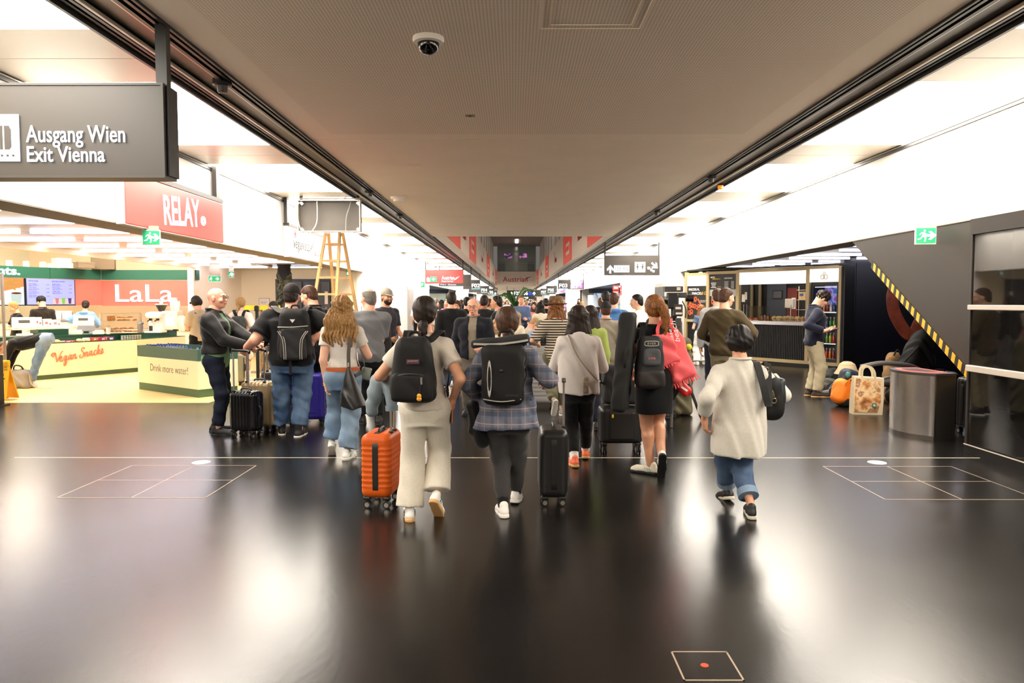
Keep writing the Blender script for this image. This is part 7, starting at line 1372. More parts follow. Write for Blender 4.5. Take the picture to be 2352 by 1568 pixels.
# 1 black school rucksack
f = W1; q, g = LF(f.root.location, 0); cx = q(953, 850, 5.3)[0]; r = attach(f, 'backpack', 'plain black rucksack on the back of the woman in white trousers', 'backpack')
z0 = q(953, 922, 5.26)[2]; z1 = q(953, 772, 5.26)[2]; hh = z1 - z0; yb = -.205
soft('main_body', C_nylon, r, hh, .335, .17, .075, (cx, yb, z0), .66, .2); p = soft('front_pocket', C_nylon, r, hh * .44, .29, .08, .035, (cx, yb - .095, z0 + .015), .95, .15)
MB().box((cx + .015, yb - .128, z0 + hh * .64), (.09, .006, .033), bev=.002).build('label_patch', mat('maroon_navy_label', (70, 44, 62), .6), r); fit('JANSPORT', .075, .016, mat('peach_print', (206, 150, 120), .6), r, T3(cx - .022, yb - .133, z0 + hh * .63) @ FC, ext=.001)
MB().tube([(cx - .12, yb - .115, z0 + hh * .42), (cx, yb - .135, z0 + hh * .46), (cx + .12, yb - .115, z0 + hh * .42)], .005, 6, 4).build('zip', M_zip, r); MB().box((cx + .075, yb - .15, z0 + hh * .36), (.014, .008, .05), bev=.003).build('silver_puller', M_silver, r)
k = MB(); k.sphere((cx + .06, yb - .155, z0 + .065), (.016, .01, .018)).sphere((cx + .06, yb - .155, z0 + .045), (.018, .011, .016)); MB().tube([(cx + .07, yb - .15, z0 + .16), (cx + .066, yb - .156, z0 + .1), (cx + .06, yb - .155, z0 + .08)], .003, 5, 3).build('charm_cord', M_web, r); k.build('yellow_charm', mat('amber_charm', (226, 160, 40), .4), r, True)
straps(f, r, cx, z1, yb + .07, .06); grab(r, (cx, yb + .06, z1 - .01), .04)
# denim jacket over the handle, phone in hand
D_pale = denim('pale', (104, 118, 128), (150, 160, 166)); lo = f.root.location; jx = q(872, 900, 5.6); jz = jx[2]
r = thing('denim_jacket', 'pale denim jacket draped over the orange suitcase handle', 'jacket', tuple(at(884, 905, 5.55).xy) + (0,)); zt = at(884, 858, 5.55).z
def jk(P):
    a_ = capf(P, (-.05, 0, zt - .06), (-.075, .0, zt - .16), .062, .052); a_ = smin(a_, capf(P, (-.075, 0, zt - .16), (-.105, .01, zt - .285), .056, .048), .03); b_ = capf(P, (.045, -.02, zt - .03), (.055, -.03, zt - .24), .055, .046); return np.maximum(smin(a_, smin(b_, capf(P, (-.05, 0, zt - .05), (.06, 0, zt - .03), .06, .05), .03), .012), (zt - .325 + .25 * (P[:, 0] + .02)) - P[:, 2]) + wrk(P, .007, (20, 14, 38), (26, 10, 17), 1)
sculpt('jacket_cloth', jk, (-.19, -.12, zt - .36), (.14, .12, zt + .05), .009, D_pale, r); MB().cyl((.056, -.031, zt - .235), (.057, -.032, zt - .275), .049, .048, 16).build('cuff', D_pale, r, True)
hd = f.wr[1]; r = attach(f, 'phone', 'phone in an orange case held by the woman in white trousers', 'phone'); MB().box((hd.x - .02, hd.y + .02, hd.z - .105), (.012, .075, .15), rotm(.15, 0, .2), .005).build('phone_body', M_black, r); MB().box((hd.x - .011, hd.y + .021, hd.z - .105), (.009, .078, .153), rotm(.15, 0, .2), .005).build('orange_case', mat('orange_case', (236, 110, 30), .4), r)

# suitcases: hard shells with moulded ribs
def case(label, px, pv, w_, d, h, rz, m, ribs='h', rn=14, ra_=.006, handle=None, hm=None, wheel=.03, seam=None, name='suitcase', z_w=.075, side_handle=True, loc=None, hx=.6):
    p = G(px, pv) if loc is None else Vector((loc[0], loc[1], 0)); r = thing(name, label, 'suitcase', (p.x, p.y, 0), rz); H = h - z_w
    def fn(P):
        q = P.copy(); q[:, 2] -= z_w; d_ = boxf(q, (0, 0, H / 2), (w_ / 2, d / 2, H / 2), .055); e = np.clip(np.minimum(q[:, 2] - .07, H - .07 - q[:, 2]) / .02, 0, 1)
        if ribs == 'h': t = np.maximum(0, np.sin(q[:, 2] / H * rn * 2 * np.pi)) ** .6; d_ = d_ - ra_ * t * e + ra_ * .5 * e
        elif ribs == 'v': t = np.maximum(0, np.sin(q[:, 0] / w_ * rn * 2 * np.pi)) ** .6 + np.maximum(0, np.sin(q[:, 1] / d * rn * d / w_ * 2 * np.pi)) ** .6; d_ = d_ - ra_ * t * .6 + ra_ * .5
        elif ribs == 'w': t = np.maximum(0, np.sin((q[:, 2] + .03 * np.cos(q[:, 0] / w_ * 5)) / H * rn * 2 * np.pi)); d_ = d_ - ra_ * t * e
        elif ribs == 'p': d_ = d_ - ra_ * ((np.abs(q[:, 0]) < w_ * .3) & (np.abs(np.abs(q[:, 2] - H / 2)) < H * .36)) * np.clip((w_ * .3 - np.abs(q[:, 0])) / .015, 0, 1)
        return d_
    sculpt('shell', fn, (-w_ / 2 - .01, -d / 2 - .01, z_w - .01), (w_ / 2 + .01, d / 2 + .01, h + .01), .0072, m, r)
    k = MB(); L = []
    for y in (-.022, .022): L.append([(x * (w_ / 2 + .004), y, z_w + H / 2 + z * (H / 2 + .004)) for x, z in [(math.copysign(min(1, abs(math.cos(t)) * 1.22), math.cos(t)), math.copysign(min(1, abs(math.sin(t)) * 1.22), math.sin(t))) for t in [i * math.pi / 20 for i in range(40)]]])
    k.loft(L); k.build('zip_band', seam or M_black, r, True, 50)
    for x in (-w_ / 2 + .05, w_ / 2 - .05):
        for y in (-d / 2 + .045, d / 2 - .045):
            q_ = MB(); q_.box((x, y, z_w - .004), (.06, .06, .03), bev=.01).box((x, y, .058), (.022, .03, .04), bev=.006); wh = q_.build('wheel_bracket', M_black, r)
            for s_ in (-.014, .014): MB().cyl((x + s_ - .008, y, wheel), (x + s_ + .008, y, wheel), wheel, n=16).build('wheel', mat('black_wheel', (26, 25, 25), .4), wh, True); MB().cyl((x + s_ * 1.7, y, wheel), (x + s_ * 1.72, y, wheel), wheel * .62, n=12).build('hub', M_silver, wh)
    if side_handle: MB().tube([(w_ / 2 + .0, -.05 if False else 0, z_w + H * .38), (w_ / 2 + .022, 0, z_w + H * .41), (w_ / 2 + .022, 0, z_w + H * .6), (w_ / 2 + .0, 0, z_w + H * .63)], .011, 7, 3).build('side_handle', M_black, r, True)
    MB().tube([(-.07, 0, h - .004), (-.06, 0, h + .022), (.06, 0, h + .022), (.07, 0, h - .004)], .01, 7, 3).build('top_handle', M_black, r, True)
    if handle:
        yb = -d / 2 + .03 if handle > 0 else d / 2 - .03; th = abs(handle); hm = hm or M_silver
        for x in (-hx * w_ / 2, hx * w_ / 2) if hx else (0,):
            MB().cyl((x, yb, h - .02), (x, yb, th), .0095, n=10).build('telescopic_tube', hm, r, True); MB().box((x, yb, h), (.035, .035, .02), bev=.006).build('tube_collar', M_black, r)
        MB().tube([(-hx * w_ / 2 - .012, yb, th - .015), (-hx * w_ / 2, yb, th + .012), (hx * w_ / 2, yb, th + .012), (hx * w_ / 2 + .012, yb, th - .015)], .016, 8, 3).build('pull_grip', M_black, r, True)
    return r
M_orange = mat('orange_shell', (198, 84, 14), .45, spec=.3); M_bshell = mat('black_shell', (26, 25, 25), .38); M_glossb = mat('gloss_black_shell', (14, 14, 15), .15); M_champ = mat('champagne_shell', (176, 152, 112), .3, .35); M_indigo = mat('indigo_shell', (40, 30, 130), .35); M_beige = mat('olive_beige_shell', (136, 126, 96), .4)
case('orange ribbed cabin suitcase with black zip band', 858, 1158, .37, .245, .59, math.pi / 2 - .1, M_orange, 'h', 12, .005, handle=.95, seam=M_black, z_w=.085, loc=(-1.06, 5.88), hx=.28)
case('black cabin suitcase with long pull handle beside the plaid shirt', 1272, 1163, .36, .23, .61, math.pi / 2, M_bshell, 'p', 4, .006, loc=(.318, 5.94), hx=0, handle=.99, z_w=.07)
case('glossy black ribbed cabin suitcase in front of the bald man', 556, 1006, .36, .23, .56, -.35, M_glossb, 'v', 8, .005, handle=1.03, z_w=.085, loc=(-3.2, 8.8))
case('champagne ribbed suitcase behind the glossy black one', 596, 998, .4, .25, .63, -.2, M_champ, 'v', 8, .005, handle=1.02, loc=(-3.18, 9.22)); case('dark grey large suitcase with wavy ribs', 610, 980, .46, .29, .72, -.1, mat('graphite_shell', (54, 52, 52), .25), 'w', 9, .008, handle=1.05, loc=(-3.08, 9.75))
case('indigo blue suitcase between the big man and the man in polo', 690, 972, .44, .28, .68, .15, M_indigo, 'p', 8, .004, loc=(-2.72, 9.75)); case('olive beige suitcase behind the bald man', 548, 876, .42, .27, .62, .1, M_beige, 'v', 6, .004, loc=(-5.45, 14.3)); case('tan suitcase on the floor beyond the big man', 580, 872, .4, .25, .6, .3, mat('tan_shell', (150, 120, 76), .4), 'h', 10, .004, loc=(-5.0, 15.2)); case('white suitcase beside the man in polo shirt', 770, 940, .4, .26, .5, .3, mat('white_shell', (222, 216, 206), .35), 'h', 9, .004, loc=(-2.42, 10.75))
case('silver ridged suitcase near the striped top', 1245, 870, .42, .26, .95, 0, mat('silver_shell', (190, 190, 190), .3, .4), 'h', 14, .004, loc=(.42, 11.3), side_handle=False)
r = case('big black trunk case rolled by the woman in black dress', 1432, 1040, .46, .3, .5, 0, M_bshell, 'p', 6, .006, loc=(1.15, 7.95), z_w=.11, wheel=.045); MB().box((-.1, -.16, .41), (.02, .012, .035), bev=.003).build('yellow_tag', mat('yellow_tag', (230, 190, 40), .5), r)
r = thing('flight_case', 'second black case stacked on the trunk case', 'case', (1.17, 7.98, .525)); soft('case_body', C_nylon2, r, .42, .42, .28, .05, (0, 0, 0), 1, .05); MB().tube([(-.2, -.1, .22), (-.25, -.12, .26), (-.26, -.12, .38), (-.2, -.1, .42)], .014, 7, 4).build('handle_loop', M_black, r)
# 2 roll-top pack and jacket in hand
f = W2; q, g = LF(f.root.location, 0); cx = q(1152, 850, 5.3)[0]; z0 = q(1152, 930, 5.3)[2]; z1 = q(1152, 790, 5.3)[2]; yb = -.22
r = attach(f, 'backpack', 'black roll-top rucksack with grey flap edge on the plaid shirt', 'backpack'); hh = z1 - z0; soft('main_body', C_nylon, r, hh, .3, .19, .06, (cx + .01, yb, z0), 1.08, .1)
def flap(P): return boxf(P, (cx - .01, yb + .01, z1 + .02), (.21, .055, .03), .02, np.array(Matrix.Rotation(-.1, 3, 'Y'))) + wrk(P, .004, (20, 12, 30), (9, 16, 12), 1)
sculpt('roll_top', flap, (cx - .25, yb - .1, z1 - .06), (cx + .25, yb + .1, z1 + .1), .009, C_nylon2, r); MB().ribbon([(cx - .2, yb - .05, z1 + .002), (cx - .05, yb - .058, z1 + .0), (cx + .1, yb - .058, z1 + .015), (cx + .19, yb - .05, z1 + .03)], .014, .006, (0, -1, 0)).build('grey_edge', M_refl, r)
MB().torus((0, 0, 0), .02, .004, 'Y', 12, 6).build('slot_zip', M_refl, r).matrix_local = T3(cx - .085, yb - .115, z0 + hh * .45) @ Matrix.Diagonal((.7, 1, 5.6, 1)); MB().ribbon([(cx - .13, yb - .085, z0 + .05), (cx, yb - .11, z0 + .035), (cx + .14, yb - .085, z0 + .05)], .006, .006, (0, -1, 0)).build('base_piping', M_refl, r); MB().sphere((cx - .0, yb - .11, z0 + hh * .58), (.012, .006, .012)).build('stud', M_black, r); fit('ZWEIRAD', .09, .012, M_zip, r, T3(cx + .03, yb - .118, z0 + .075) @ FC, ext=.001)
straps(f, r, cx, z1 + .06, yb + .08, .068, .1); grab(r, (cx + .03, yb + .07, z1 + .05), .05)
for zz in (.33, .6): MB().tube([(cx + .155, yb + .02, z0 + hh * zz), (cx + .18, yb + .06, z0 + hh * zz + .06), (cx + .17, -.06, z0 + hh * zz + .12)], .006, 6, 4).build('side_webbing', M_web, r)
w_ = f.wr[0]; r = attach(f, 'folded_jacket', 'dark jacket with teal lining hanging from the left hand of the plaid shirt woman', 'jacket'); sculpt('jacket_cloth', lambda P: smin(capf(P, (w_.x - .0, w_.y, w_.z - .08), (w_.x + .04, w_.y, w_.z - .36), .05, .06), capf(P, (w_.x - .04, w_.y + .03, w_.z - .1), (w_.x - .02, w_.y + .03, w_.z - .27), .045, .05), .02) + wrk(P, .009, (18, 12, 30), (20, 16, 7), 2), (w_.x - .14, w_.y - .12, w_.z - .46), (w_.x + .16, w_.y + .14, w_.z), .009, C_black, r)
sculpt('teal_lining', lambda P: capf(P, (w_.x + .055, w_.y - .03, w_.z - .05), (w_.x + .075, w_.y - .03, w_.z - .2), .03, .04) + wrk(P, .006, (30, 12, 30), (20, 16, 7), 2), (w_.x - .02, w_.y - .12, w_.z - .28), (w_.x + .16, w_.y + .08, w_.z + .02), .009, mat('teal_lining', (20, 76, 80), .6), r)
# 3 crossbody purse
f = W3; r = attach(f, 'crossbody_purse', 'small taupe purse on a thin strap across the white blouse', 'purse'); sh = f.sh[0]; pts = [(-.1, .0, sh.z + .085), (-.09, -.1, sh.z + .05), (-.03, -.165, sh.z - .1), (.06, -.19, sh.z - .23), (.16, -.16, sh.z - .34), (.22, .03, sh.z - .38)]; MB().ribbon(pts, .016, .006, [(0, 0, 1), (0, -1, .5), (0, -1, 0), (0, -1, 0), (.5, -.8, 0), (1, 0, 0)], 5).build('strap', mat('taupe_leather', (140, 122, 104), .5), r)
soft('pouch', MATS['taupe_leather'], r, .16, .06, .05, .018, (.05, -.2, sh.z - .47), 1, .1, vox=.008); MB().box((.05, -.235, sh.z - .38), (.05, .012, .05), bev=.006).build('flap', MATS['taupe_leather'], r)
# 4 dress woman: gig bag, daypack, pink tote, red gloves
f = W4; q, g = LF(f.root.location, 0); r = thing('instrument_bag', 'tall black padded instrument bag carried by the woman in black dress', 'instrument bag', (0, 0, 0)); T_ = at(1443, 725, 6.6); B_ = at(1424, 935, 6.62)
ax = (T_ - B_); hl = ax.length; rot = ax.to_track_quat('Z', 'Y').to_matrix().to_4x4(); o = soft('padded_body', mat('black_padded_cloth', (20, 19, 18), .75, bump=(90, .2, .004)), r, hl + .06, .285, .13, .035, (0, 0, 0), .86, .05, vox=.011); o.matrix_local = Matrix.Translation(B_ - ax.normalized() * .03) @ rot
k = MB(); k.M = Matrix.Translation(B_) @ rot; k.tube([(-.105, -.03, .36), (-.15, -.03, .4), (-.155, -.03, .52), (-.1, -.03, .56)], .013, 7, 4); k.M = Matrix.Identity(4); k.build('carry_handle', C_nylon, r, True); k = MB(); k.M = Matrix.Translation(B_) @ rot; k.box((.02, -.083, .33), (.012, .006, .012)); k.M = Matrix.Identity(4); k.build('rivet', M_silver, r)
cx = q(1492, 830, 6.65)[0]; z0 = q(1492, 893, 6.62)[2]; z1 = q(1492, 772, 6.62)[2]; hh = z1 - z0; yb = -.2; r = attach(f, 'backpack', 'grey and black daypack on the black dress', 'backpack'); soft('main_body', C_nylon2, r, hh, .26, .17, .06, (cx, yb, z0), .8, .15); p = soft('front_pocket', mat('slate_nylon', (66, 68, 72), .7), r, hh * .34, .17, .06, .03, (cx, yb - .085, z0 + hh * .44), .9, .1); soft('lower_pocket', mat('brown_black_nylon', (38, 30, 28), .7), r, hh * .36, .255, .09, .04, (cx, yb - .06, z0 + .01), .98, .1)
MB().tube([(cx - .06, yb - .09, z0 + hh * .87), (cx - .05, yb - .095, z0 + hh * .91), (cx + .05, yb - .095, z0 + hh * .91), (cx + .06, yb - .09, z0 + hh * .87), (cx + .05, yb - .095, z0 + hh * .83), (cx - .05, yb - .095, z0 + hh * .83), (cx - .06, yb - .09, z0 + hh * .87)], .004, 5, 4).build('oval_badge', M_refl, r); fit('EVER', .075, .02, M_refl, r, T3(cx - .037, yb - .1, z0 + hh * .85) @ FC, ext=.001); fit('LIVE', .06, .016, MATS['coral_print'], r, T3(cx - .03, yb - .125, z0 + hh * .58) @ FC, ext=.001); straps(f, r, cx, z1, yb + .07, .055)
r = thing('tote_bag', 'coral pink tote bag with white lettering and fringed edges', 'tote bag', (0, 0, 0)); C0 = at(1548, 815, 6.85); M_coral = mat('coral_canvas', (238, 96, 100), .75, noise=(12, .08), bump=(150, .3, .002)); rot = Matrix.Rotation(-.36, 4, 'Y') @ Matrix.Rotation(.25, 4, 'Z')
o = soft('bag_body', M_coral, r, .48, .25, .17, .05, (0, 0, 0), .92, .2, vox=.01, wr=.008); TM = Matrix.Translation(C0) @ rot @ T3(0, 0, -.25); o.matrix_local = TM
soft('folded_flap', M_coral, r, .3, .2, .05, .022, (0, 0, 0), .9, .3, vox=.01, wr=.01).matrix_local = TM @ T3(-.1, -.09, .2)
for i in range(11): MB().tube([TM @ Vector((-.2 + .018 * i, -.1, .215 + .01 * (i % 2))), TM @ Vector((-.2 + .018 * i + .006 * (i % 3 - 1), -.115, .18))], .005, 5).build('fringe_tassel', M_coral, r)
for i in range(12): MB().tube([TM @ Vector((-.12 + .022 * i, -.06, .01)), TM @ Vector((-.12 + .022 * i + .008 * (i % 3 - 1), -.07, -.035))], .006, 5).build('fringe_tassel', M_coral, r)
hx_ = at(1536, 742, 6.85); 
for sx_, top_ in ((-.05, (1519, 735)), (.06, (1541, 735))): t = at(top_[0], top_[1], 6.82); MB().ribbon([TM @ Vector((sx_ * 1.6 - .04, -.085, .46)), TM @ Vector((sx_ * 1.2 - .05, -.1, .54)), t, t + Vector((.02, .1, .0)), t + Vector((.04, .16, -.1))], .03, .012, [(0, -1, 0), (0, -1, .2), (0, -.4, 1), (0, .6, .8), (0, 1, .2)], 5).build('handle', M_coral, r, True, 60)
t = fit('beach', .2, .05, mat('white_bag_print', (244, 220, 214), .6), r, TM @ T3(.05, -.118, .36) @ Matrix.Rotation(-1.45, 4, 'Y') @ FC, ext=.001, shear=.3); fit('please', .17, .045, MATS['white_bag_print'], r, TM @ T3(.0, -.118, .33) @ Matrix.Rotation(-1.45, 4, 'Y') @ FC, ext=.001, shear=.3)
r = thing('glove', 'red and black glove dangling below the pink tote', 'glove', (0, 0, 0)); c = at(1566, 886, 6.9); sculpt('glove_cuff', lambda P: capf(P, (c.x - .03, c.y, c.z + .02), (c.x + .04, c.y, c.z - .05), .042, .05) + wrk(P, .005, (40, 20, 30), (20, 16, 17), 2), (c.x - .12, c.y - .1, c.z - .12), (c.x + .12, c.y + .1, c.z + .1), .008, mat('red_glove', (206, 32, 34), .5), r); sculpt('glove_palm', lambda P: capf(P, (c.x - .06, c.y + .02, c.z - .03), (c.x - .09, c.y + .02, c.z - .11), .045, .035), (c.x - .16, c.y - .08, c.z - .17), (c.x, c.y + .1, c.z + .04), .008, C_nylon, r); MB().box((c.x + .01, c.y - .06, c.z - .02), (.07, .006, .018), rotm(0, .6, 0)).build('white_mark', M_white, r)
# 5 black shoulder bag
f = W5; q, g = LF(f.root.location, 0); r = attach(f, 'shoulder_bag', 'black slouchy shoulder bag hanging from the white jacket', 'shoulder bag'); c = q(1785, 972, 5.42); c = (c[0], c[1] - .0, c[2])
def sb(P):
    d = capf(P, (c[0] - .0, .02, c[2] + .1), (c[0] - .01, .02, c[2] + .26), .085, .07); d = smin(d, capf(P, (c[0] + .005, .02, c[2] + .075), (c[0] + .03, .02, c[2] + .16), .075, .06), .03); d = smin(d, capf(P, (c[0] - .03, .02, c[2] + .26), (c[0] - .06, .02, c[2] + .42), .06, .03), .06); return d + wrk(P, .005, (20, 14, 18), (22, 12, 9), 1)
sculpt('bag_body', sb, (c[0] - .16, -.12, c[2] - .02), (c[0] + .14, .14, c[2] + .48), .01, C_nylon, r); sh = f.sh[1]; MB().ribbon([(c[0] - .055, -.03, c[2] + .44), (sh.x + .03, -.15, sh.z - .22), (sh.x - .02, -.15, sh.z - .05), (sh.x - .035, -.05, sh.z + .085), (sh.x - .03, .06, sh.z + .02), (sh.x + .0, .1, sh.z - .2), (c[0] - .05, .05, c[2] + .42)], .05, .01, [(0, -1, 0), (0, -1, 0), (0, -1, .4), (0, 0, 1), (0, 1, .4), (0, 1, 0), (0, 1, 0)], 5).build('strap', M_web, r, True, 60)
MB().torus((c[0] - .075, -.06, c[2] + .39), .022, .004, 'Y', 16, 6).build('strap_buckle', mat('pale_gold', (206, 186, 150), .25, .9), r).scale = (1, 1, 1); MB().tube([(c[0] - .055, -.07, c[2] + .27), (c[0] - .03, -.08, c[2] + .23), (c[0] - .02, -.08, c[2] + .19)], .007, 6, 3).build('snap_hook', MATS['pale_gold'], r); MB().torus((c[0] - .018, -.08, c[2] + .165), .018, .004, 'Y', 14, 6).build('ring', MATS['pale_gold'], r); MB().torus((c[0] - .06, -.075, c[2] + .29), .014, .0035, 'Y', 14, 6).build('ring', MATS['pale_gold'], r)
soft('side_pocket', mat('dark_teal_leather', (30, 40, 44), .5), r, .2, .07, .1, .025, (c[0] + .06, .03, c[2] + .12), 1, .1, vox=.009)
# 6 black triangular shoulder bag, grey mini bag
f = W6; q, g = LF(f.root.location, 0); a_ = q(812, 940, 7.38); tp = q(801, 845, 7.4); r = attach(f, 'shoulder_bag', 'black triangular leather bag on the blonde woman', 'shoulder bag'); Lx = q(778, 920, 7.36); Rx = q(845, 925, 7.4)
def tri(P):
    t = np.clip((tp[2] - P[:, 2]) / (tp[2] - a_[2]), 0, 1); cxx = tp[0] + (a_[0] - tp[0]) * t; wx = .015 + (Rx[0] - Lx[0]) / 2 * t ** .9; dy = .015 + .06 * t; e = ((np.abs(P[:, 0] - cxx) / wx) ** 2.6 + (np.abs(P[:, 1] + .16) / dy) ** 2.6) ** (1 / 2.6); return np.maximum(np.maximum((e - 1) * .05, P[:, 2] - tp[2] - .01), a_[2] + .08 * np.abs(P[:, 0] - cxx) * 3 - P[:, 2]) + wrk(P, .003, (20, 14, 18), (22, 12, 9), 1)
sculpt('bag_body', tri, (Lx[0] - .05, -.26, a_[2] - .02), (Rx[0] + .05, -.06, tp[2] + .03), .009, mat('black_leather', (24, 22, 21), .35), r); sh = f.sh[1]; MB().ribbon([(tp[0], -.15, tp[2]), (tp[0] + .0, -.14, tp[2] + .18), (sh.x - .04, -.09, sh.z - .02), (sh.x - .05, -.02, sh.z + .055), (sh.x - .04, .08, sh.z - .0), (sh.x + .02, .12, sh.z - .2), (tp[0] + .13, -.02, tp[2] - .02), (tp[0] + .06, -.12, tp[2] - .08)], .036, .006, [(0, -1, 0), (0, -1, 0), (0, -1, .5), (0, 0, 1), (0, 1, .4), (1, 1, 0), (1, 0, 0), (.5, -1, 0)], 5).build('strap', mat('grey_strap', (72, 66, 60), .7), r, True, 60); MB().box((tp[0], -.16, tp[2] + .03), (.02, .01, .05), bev=.003).build('metal_clip', M_silver, r)
r = attach(f, 'mini_bag', 'small grey bag hanging on the right hip of the blonde woman', 'bag'); m_ = q(834, 855, 7.5); soft('pouch', mat('sage_leather', (112, 118, 108), .5), r, .13, .1, .06, .022, (m_[0], .02, m_[2] - .08), 1.0, .1, Matrix.Rotation(.25, 4, 'Y'), .009); MB().tube([(m_[0] - .04, .0, m_[2] + .05), (m_[0] - .06, -.02, m_[2] + .12), (m_[0] - .07, .0, m_[2] + .2)], .006, 6, 4).build('chain_strap', M_silver, r)
# 8 big man's rucksack
f = N2_; q, g = LF(f.root.location, f.root.rotation_euler.z); cx = q(676, 760, 8.55)[0]; z0 = q(676, 828, 8.5)[2]; z1 = q(676, 708, 8.5)[2]; hh = z1 - z0; yb = q(676, 760, 8.48)[1]; yb = -.305
r = attach(f, 'backpack', 'black rucksack with pale curved piping on the big man', 'backpack'); soft('main_body', C_nylon, r, hh, .4, .2, .09, (cx, yb, z0), .74, .15); soft('front_pocket', C_nylon2, r, hh * .62, .3, .07, .035, (cx, yb - .1, z0 + .01), .9, .1)
for sg in (-1, 1):
    for o_ in (0, .022): MB().tube([(cx + sg * (.17 - o_), yb - .118, z0 + hh * .57), (cx + sg * (.115 - o_), yb - .14, z0 + hh * .42), (cx + sg * (.1 - o_), yb - .142, z0 + hh * .2), (cx + sg * (.1 - o_), yb - .135, z0 + .02)], .005, 6, 5).build('piping', M_refl, r)
MB().tube([(cx - .17, yb - .11, z0 + hh * .645), (cx, yb - .14, z0 + hh * .645), (cx + .17, yb - .11, z0 + hh * .665)], .006, 6, 5).build('reflective_band', M_refl, r); k = MB(); k.M = T3(cx, yb - .128, z0 + hh * .76) @ FC; k.prism([(-.03, .02), (.03, .02), (0, -.02)], 0, .005); k.M = Matrix.Identity(4); k.build('triangle_badge', mat('white_badge', (220, 216, 210), .4), r); MB().ribbon([(cx - .05, yb - .03, z0 + .01), (cx - .05, yb - .02, z0 - .08), (cx - .055, yb - .0, z0 - .17)], .03, .005, (0, -1, 0)).build('hanging_strap', M_web, r)
straps(f, r, cx, z1, yb + .09, .075, .12, m=mat('brown_black_strap', (40, 32, 32), .7)); grab(r, (cx, yb + .06, z1 - .005), .045)
# rucksacks of the people in the shop and case beside the man with grey cap
f = N6_; r = attach(f, 'backpack', 'dark green rucksack on the girl in shorts', 'backpack'); z1 = f.sh[0].z + .0; soft('main_body', mat('dark_green_nylon', (30, 38, 34), .6), r, .5, .31, .2, .08, (.02, -.19, z1 - .5), .85, .2, vox=.016); MB().box((-.03, -.31, z1 - .2), (.06, .01, .03), bev=.003).build('logo_patch', M_refl, r); straps(f, r, .02, z1, -.11, .06, m=C_nylon)
f = N7_; r = attach(f, 'sling_bag', 'grey and tan sling bag on the man in khaki', 'bag'); z1 = f.sh[0].z; soft('bag_body', mat('grey_mesh_bag', (130, 130, 134), .7), r, .26, .24, .13, .05, (.05, -.17, z1 - .28), .9, .2, vox=.014); soft('hip_pouch', mat('tan_pouch', (150, 130, 96), .6), r, .15, .24, .1, .04, (.16, .05, z1 - .42), 1, .1, vox=.014); MB().ribbon([(-.1, -.1, z1 + .03), (-.09, .0, z1 + .07), (.0, .14, z1 - .1), (.15, .15, z1 - .3)], .04, .01, [(0, -1, 1), (0, 0, 1), (0, 1, .5), (0, 1, 0)]).build('strap', M_web, r)
p = spot(884, 800, 12.2); r = thing('instrument_case', 'big black upright case standing in front of the man with grey cap', 'case', (p[0] - .06, p[1] - .05, 0)); soft('case_body', C_nylon, r, 1.32, .4, .3, .1, (0, 0, 0), .72, .15, vox=.016)
for x in (-.09, .02): MB().box((x, -.19, .6), (.025, .012, .6), bev=.004).build('grey_piping', C_nylon2, r)
p = N3_.root.location; f = N3_; m_ = (f.wr[0] + f.wr[1]) / 2; r = attach(f, 'phone', 'dark phone held by the man in navy jumper', 'phone'); MB().box((m_.x, m_.y + .13, m_.z + .015), (.075, .15, .01), rotm(.25, 0, 0), .004).build('phone_body', M_black, r); MB().box((m_.x, m_.y + .129, m_.z + .0215), (.068, .135, .002), rotm(.25, 0, 0)).build('screen', mat('phone_screen', (60, 70, 90), .1), r)
p = G(46, 893); r = thing('travel_bag', 'grey cloth bag on the yellow floor before the bending man', 'bag', (p.x - .05, p.y + .12, 0)); soft('bag_body', mat('grey_canvas', (150, 142, 130), .8), r, .36, .42, .26, .09, (0, 0, 0), .8, .2, vox=.014, wr=.012); MB().tube([(-.1, -.06, .32), (-.05, -.1, .43), (.07, -.1, .42), (.1, -.06, .32)], .014, 7, 4).build('handle', M_web, r); MB().ribbon([(.18, -.05, .28), (.26, -.1, .08), (.45, -.12, .012), (.62, -.06, .01)], .03, .006, [(1, 0, 0), (1, 0, .5), (0, 0, 1), (0, 0, 1)]).build('loose_strap', mat('beige_strap', (186, 170, 140), .8), r)

# luggage heap under the escalator
r = thing('carrier_bag', 'paper carrier bag with a large brown food photo print', 'carrier bag', tuple(G(1988, 950).xy) + (0,), -.12); M_kraft = mat('cream_paper_bag', (214, 194, 160), .7, noise=(3, .06))
def bagp(nt, o): return ramp(nt, noise_(nt, o, 6.5, 3), [(.3, (120, 62, 30)), (.42, (196, 130, 74)), (.52, (226, 196, 150)), (.62, (150, 88, 44)), (.75, (222, 204, 170))])
w0, w1, h = .2, .215, .55; k = MB(); k.loft([[(-w0, -.09, 0), (w0, -.09, 0), (w0, .09, 0), (-w0, .09, 0)], [(-w0 - .005, -.1, .2), (w0 + .01, -.095, .2), (w0, .09, .2), (-w0, .09, .2)], [(-w1 + .03, -.06, h), (w1 + .01, -.05, h - .03), (w1 - .01, .05, h - .02), (-w1 + .03, .05, h)]]); k.build('bag_body', M_kraft, r, True, 35)
k = MB(); k.loft([[(-w0 + .015, -.0955, .035), (w0 - .07, -.0955, .035)], [(-w0 + .01, -.105, .2), (w0 - .03, -.101, .2)], [(-w1 + .05, -.069, h - .03), (w1 - .04, -.06, h - .06)]], False, False); k.build('food_print', nodemat('sandwich_print', bagp, .6), r); MB().cyl((.08, -.109, .14), (.08, -.103, .14), .035, n=16).build('round_emblem', mat('green_emblem', (60, 130, 110), .5), r); MB().cyl((.08, -.111, .14), (.08, -.108, .14), .018, n=12).build('emblem_centre', M_kraft, r)
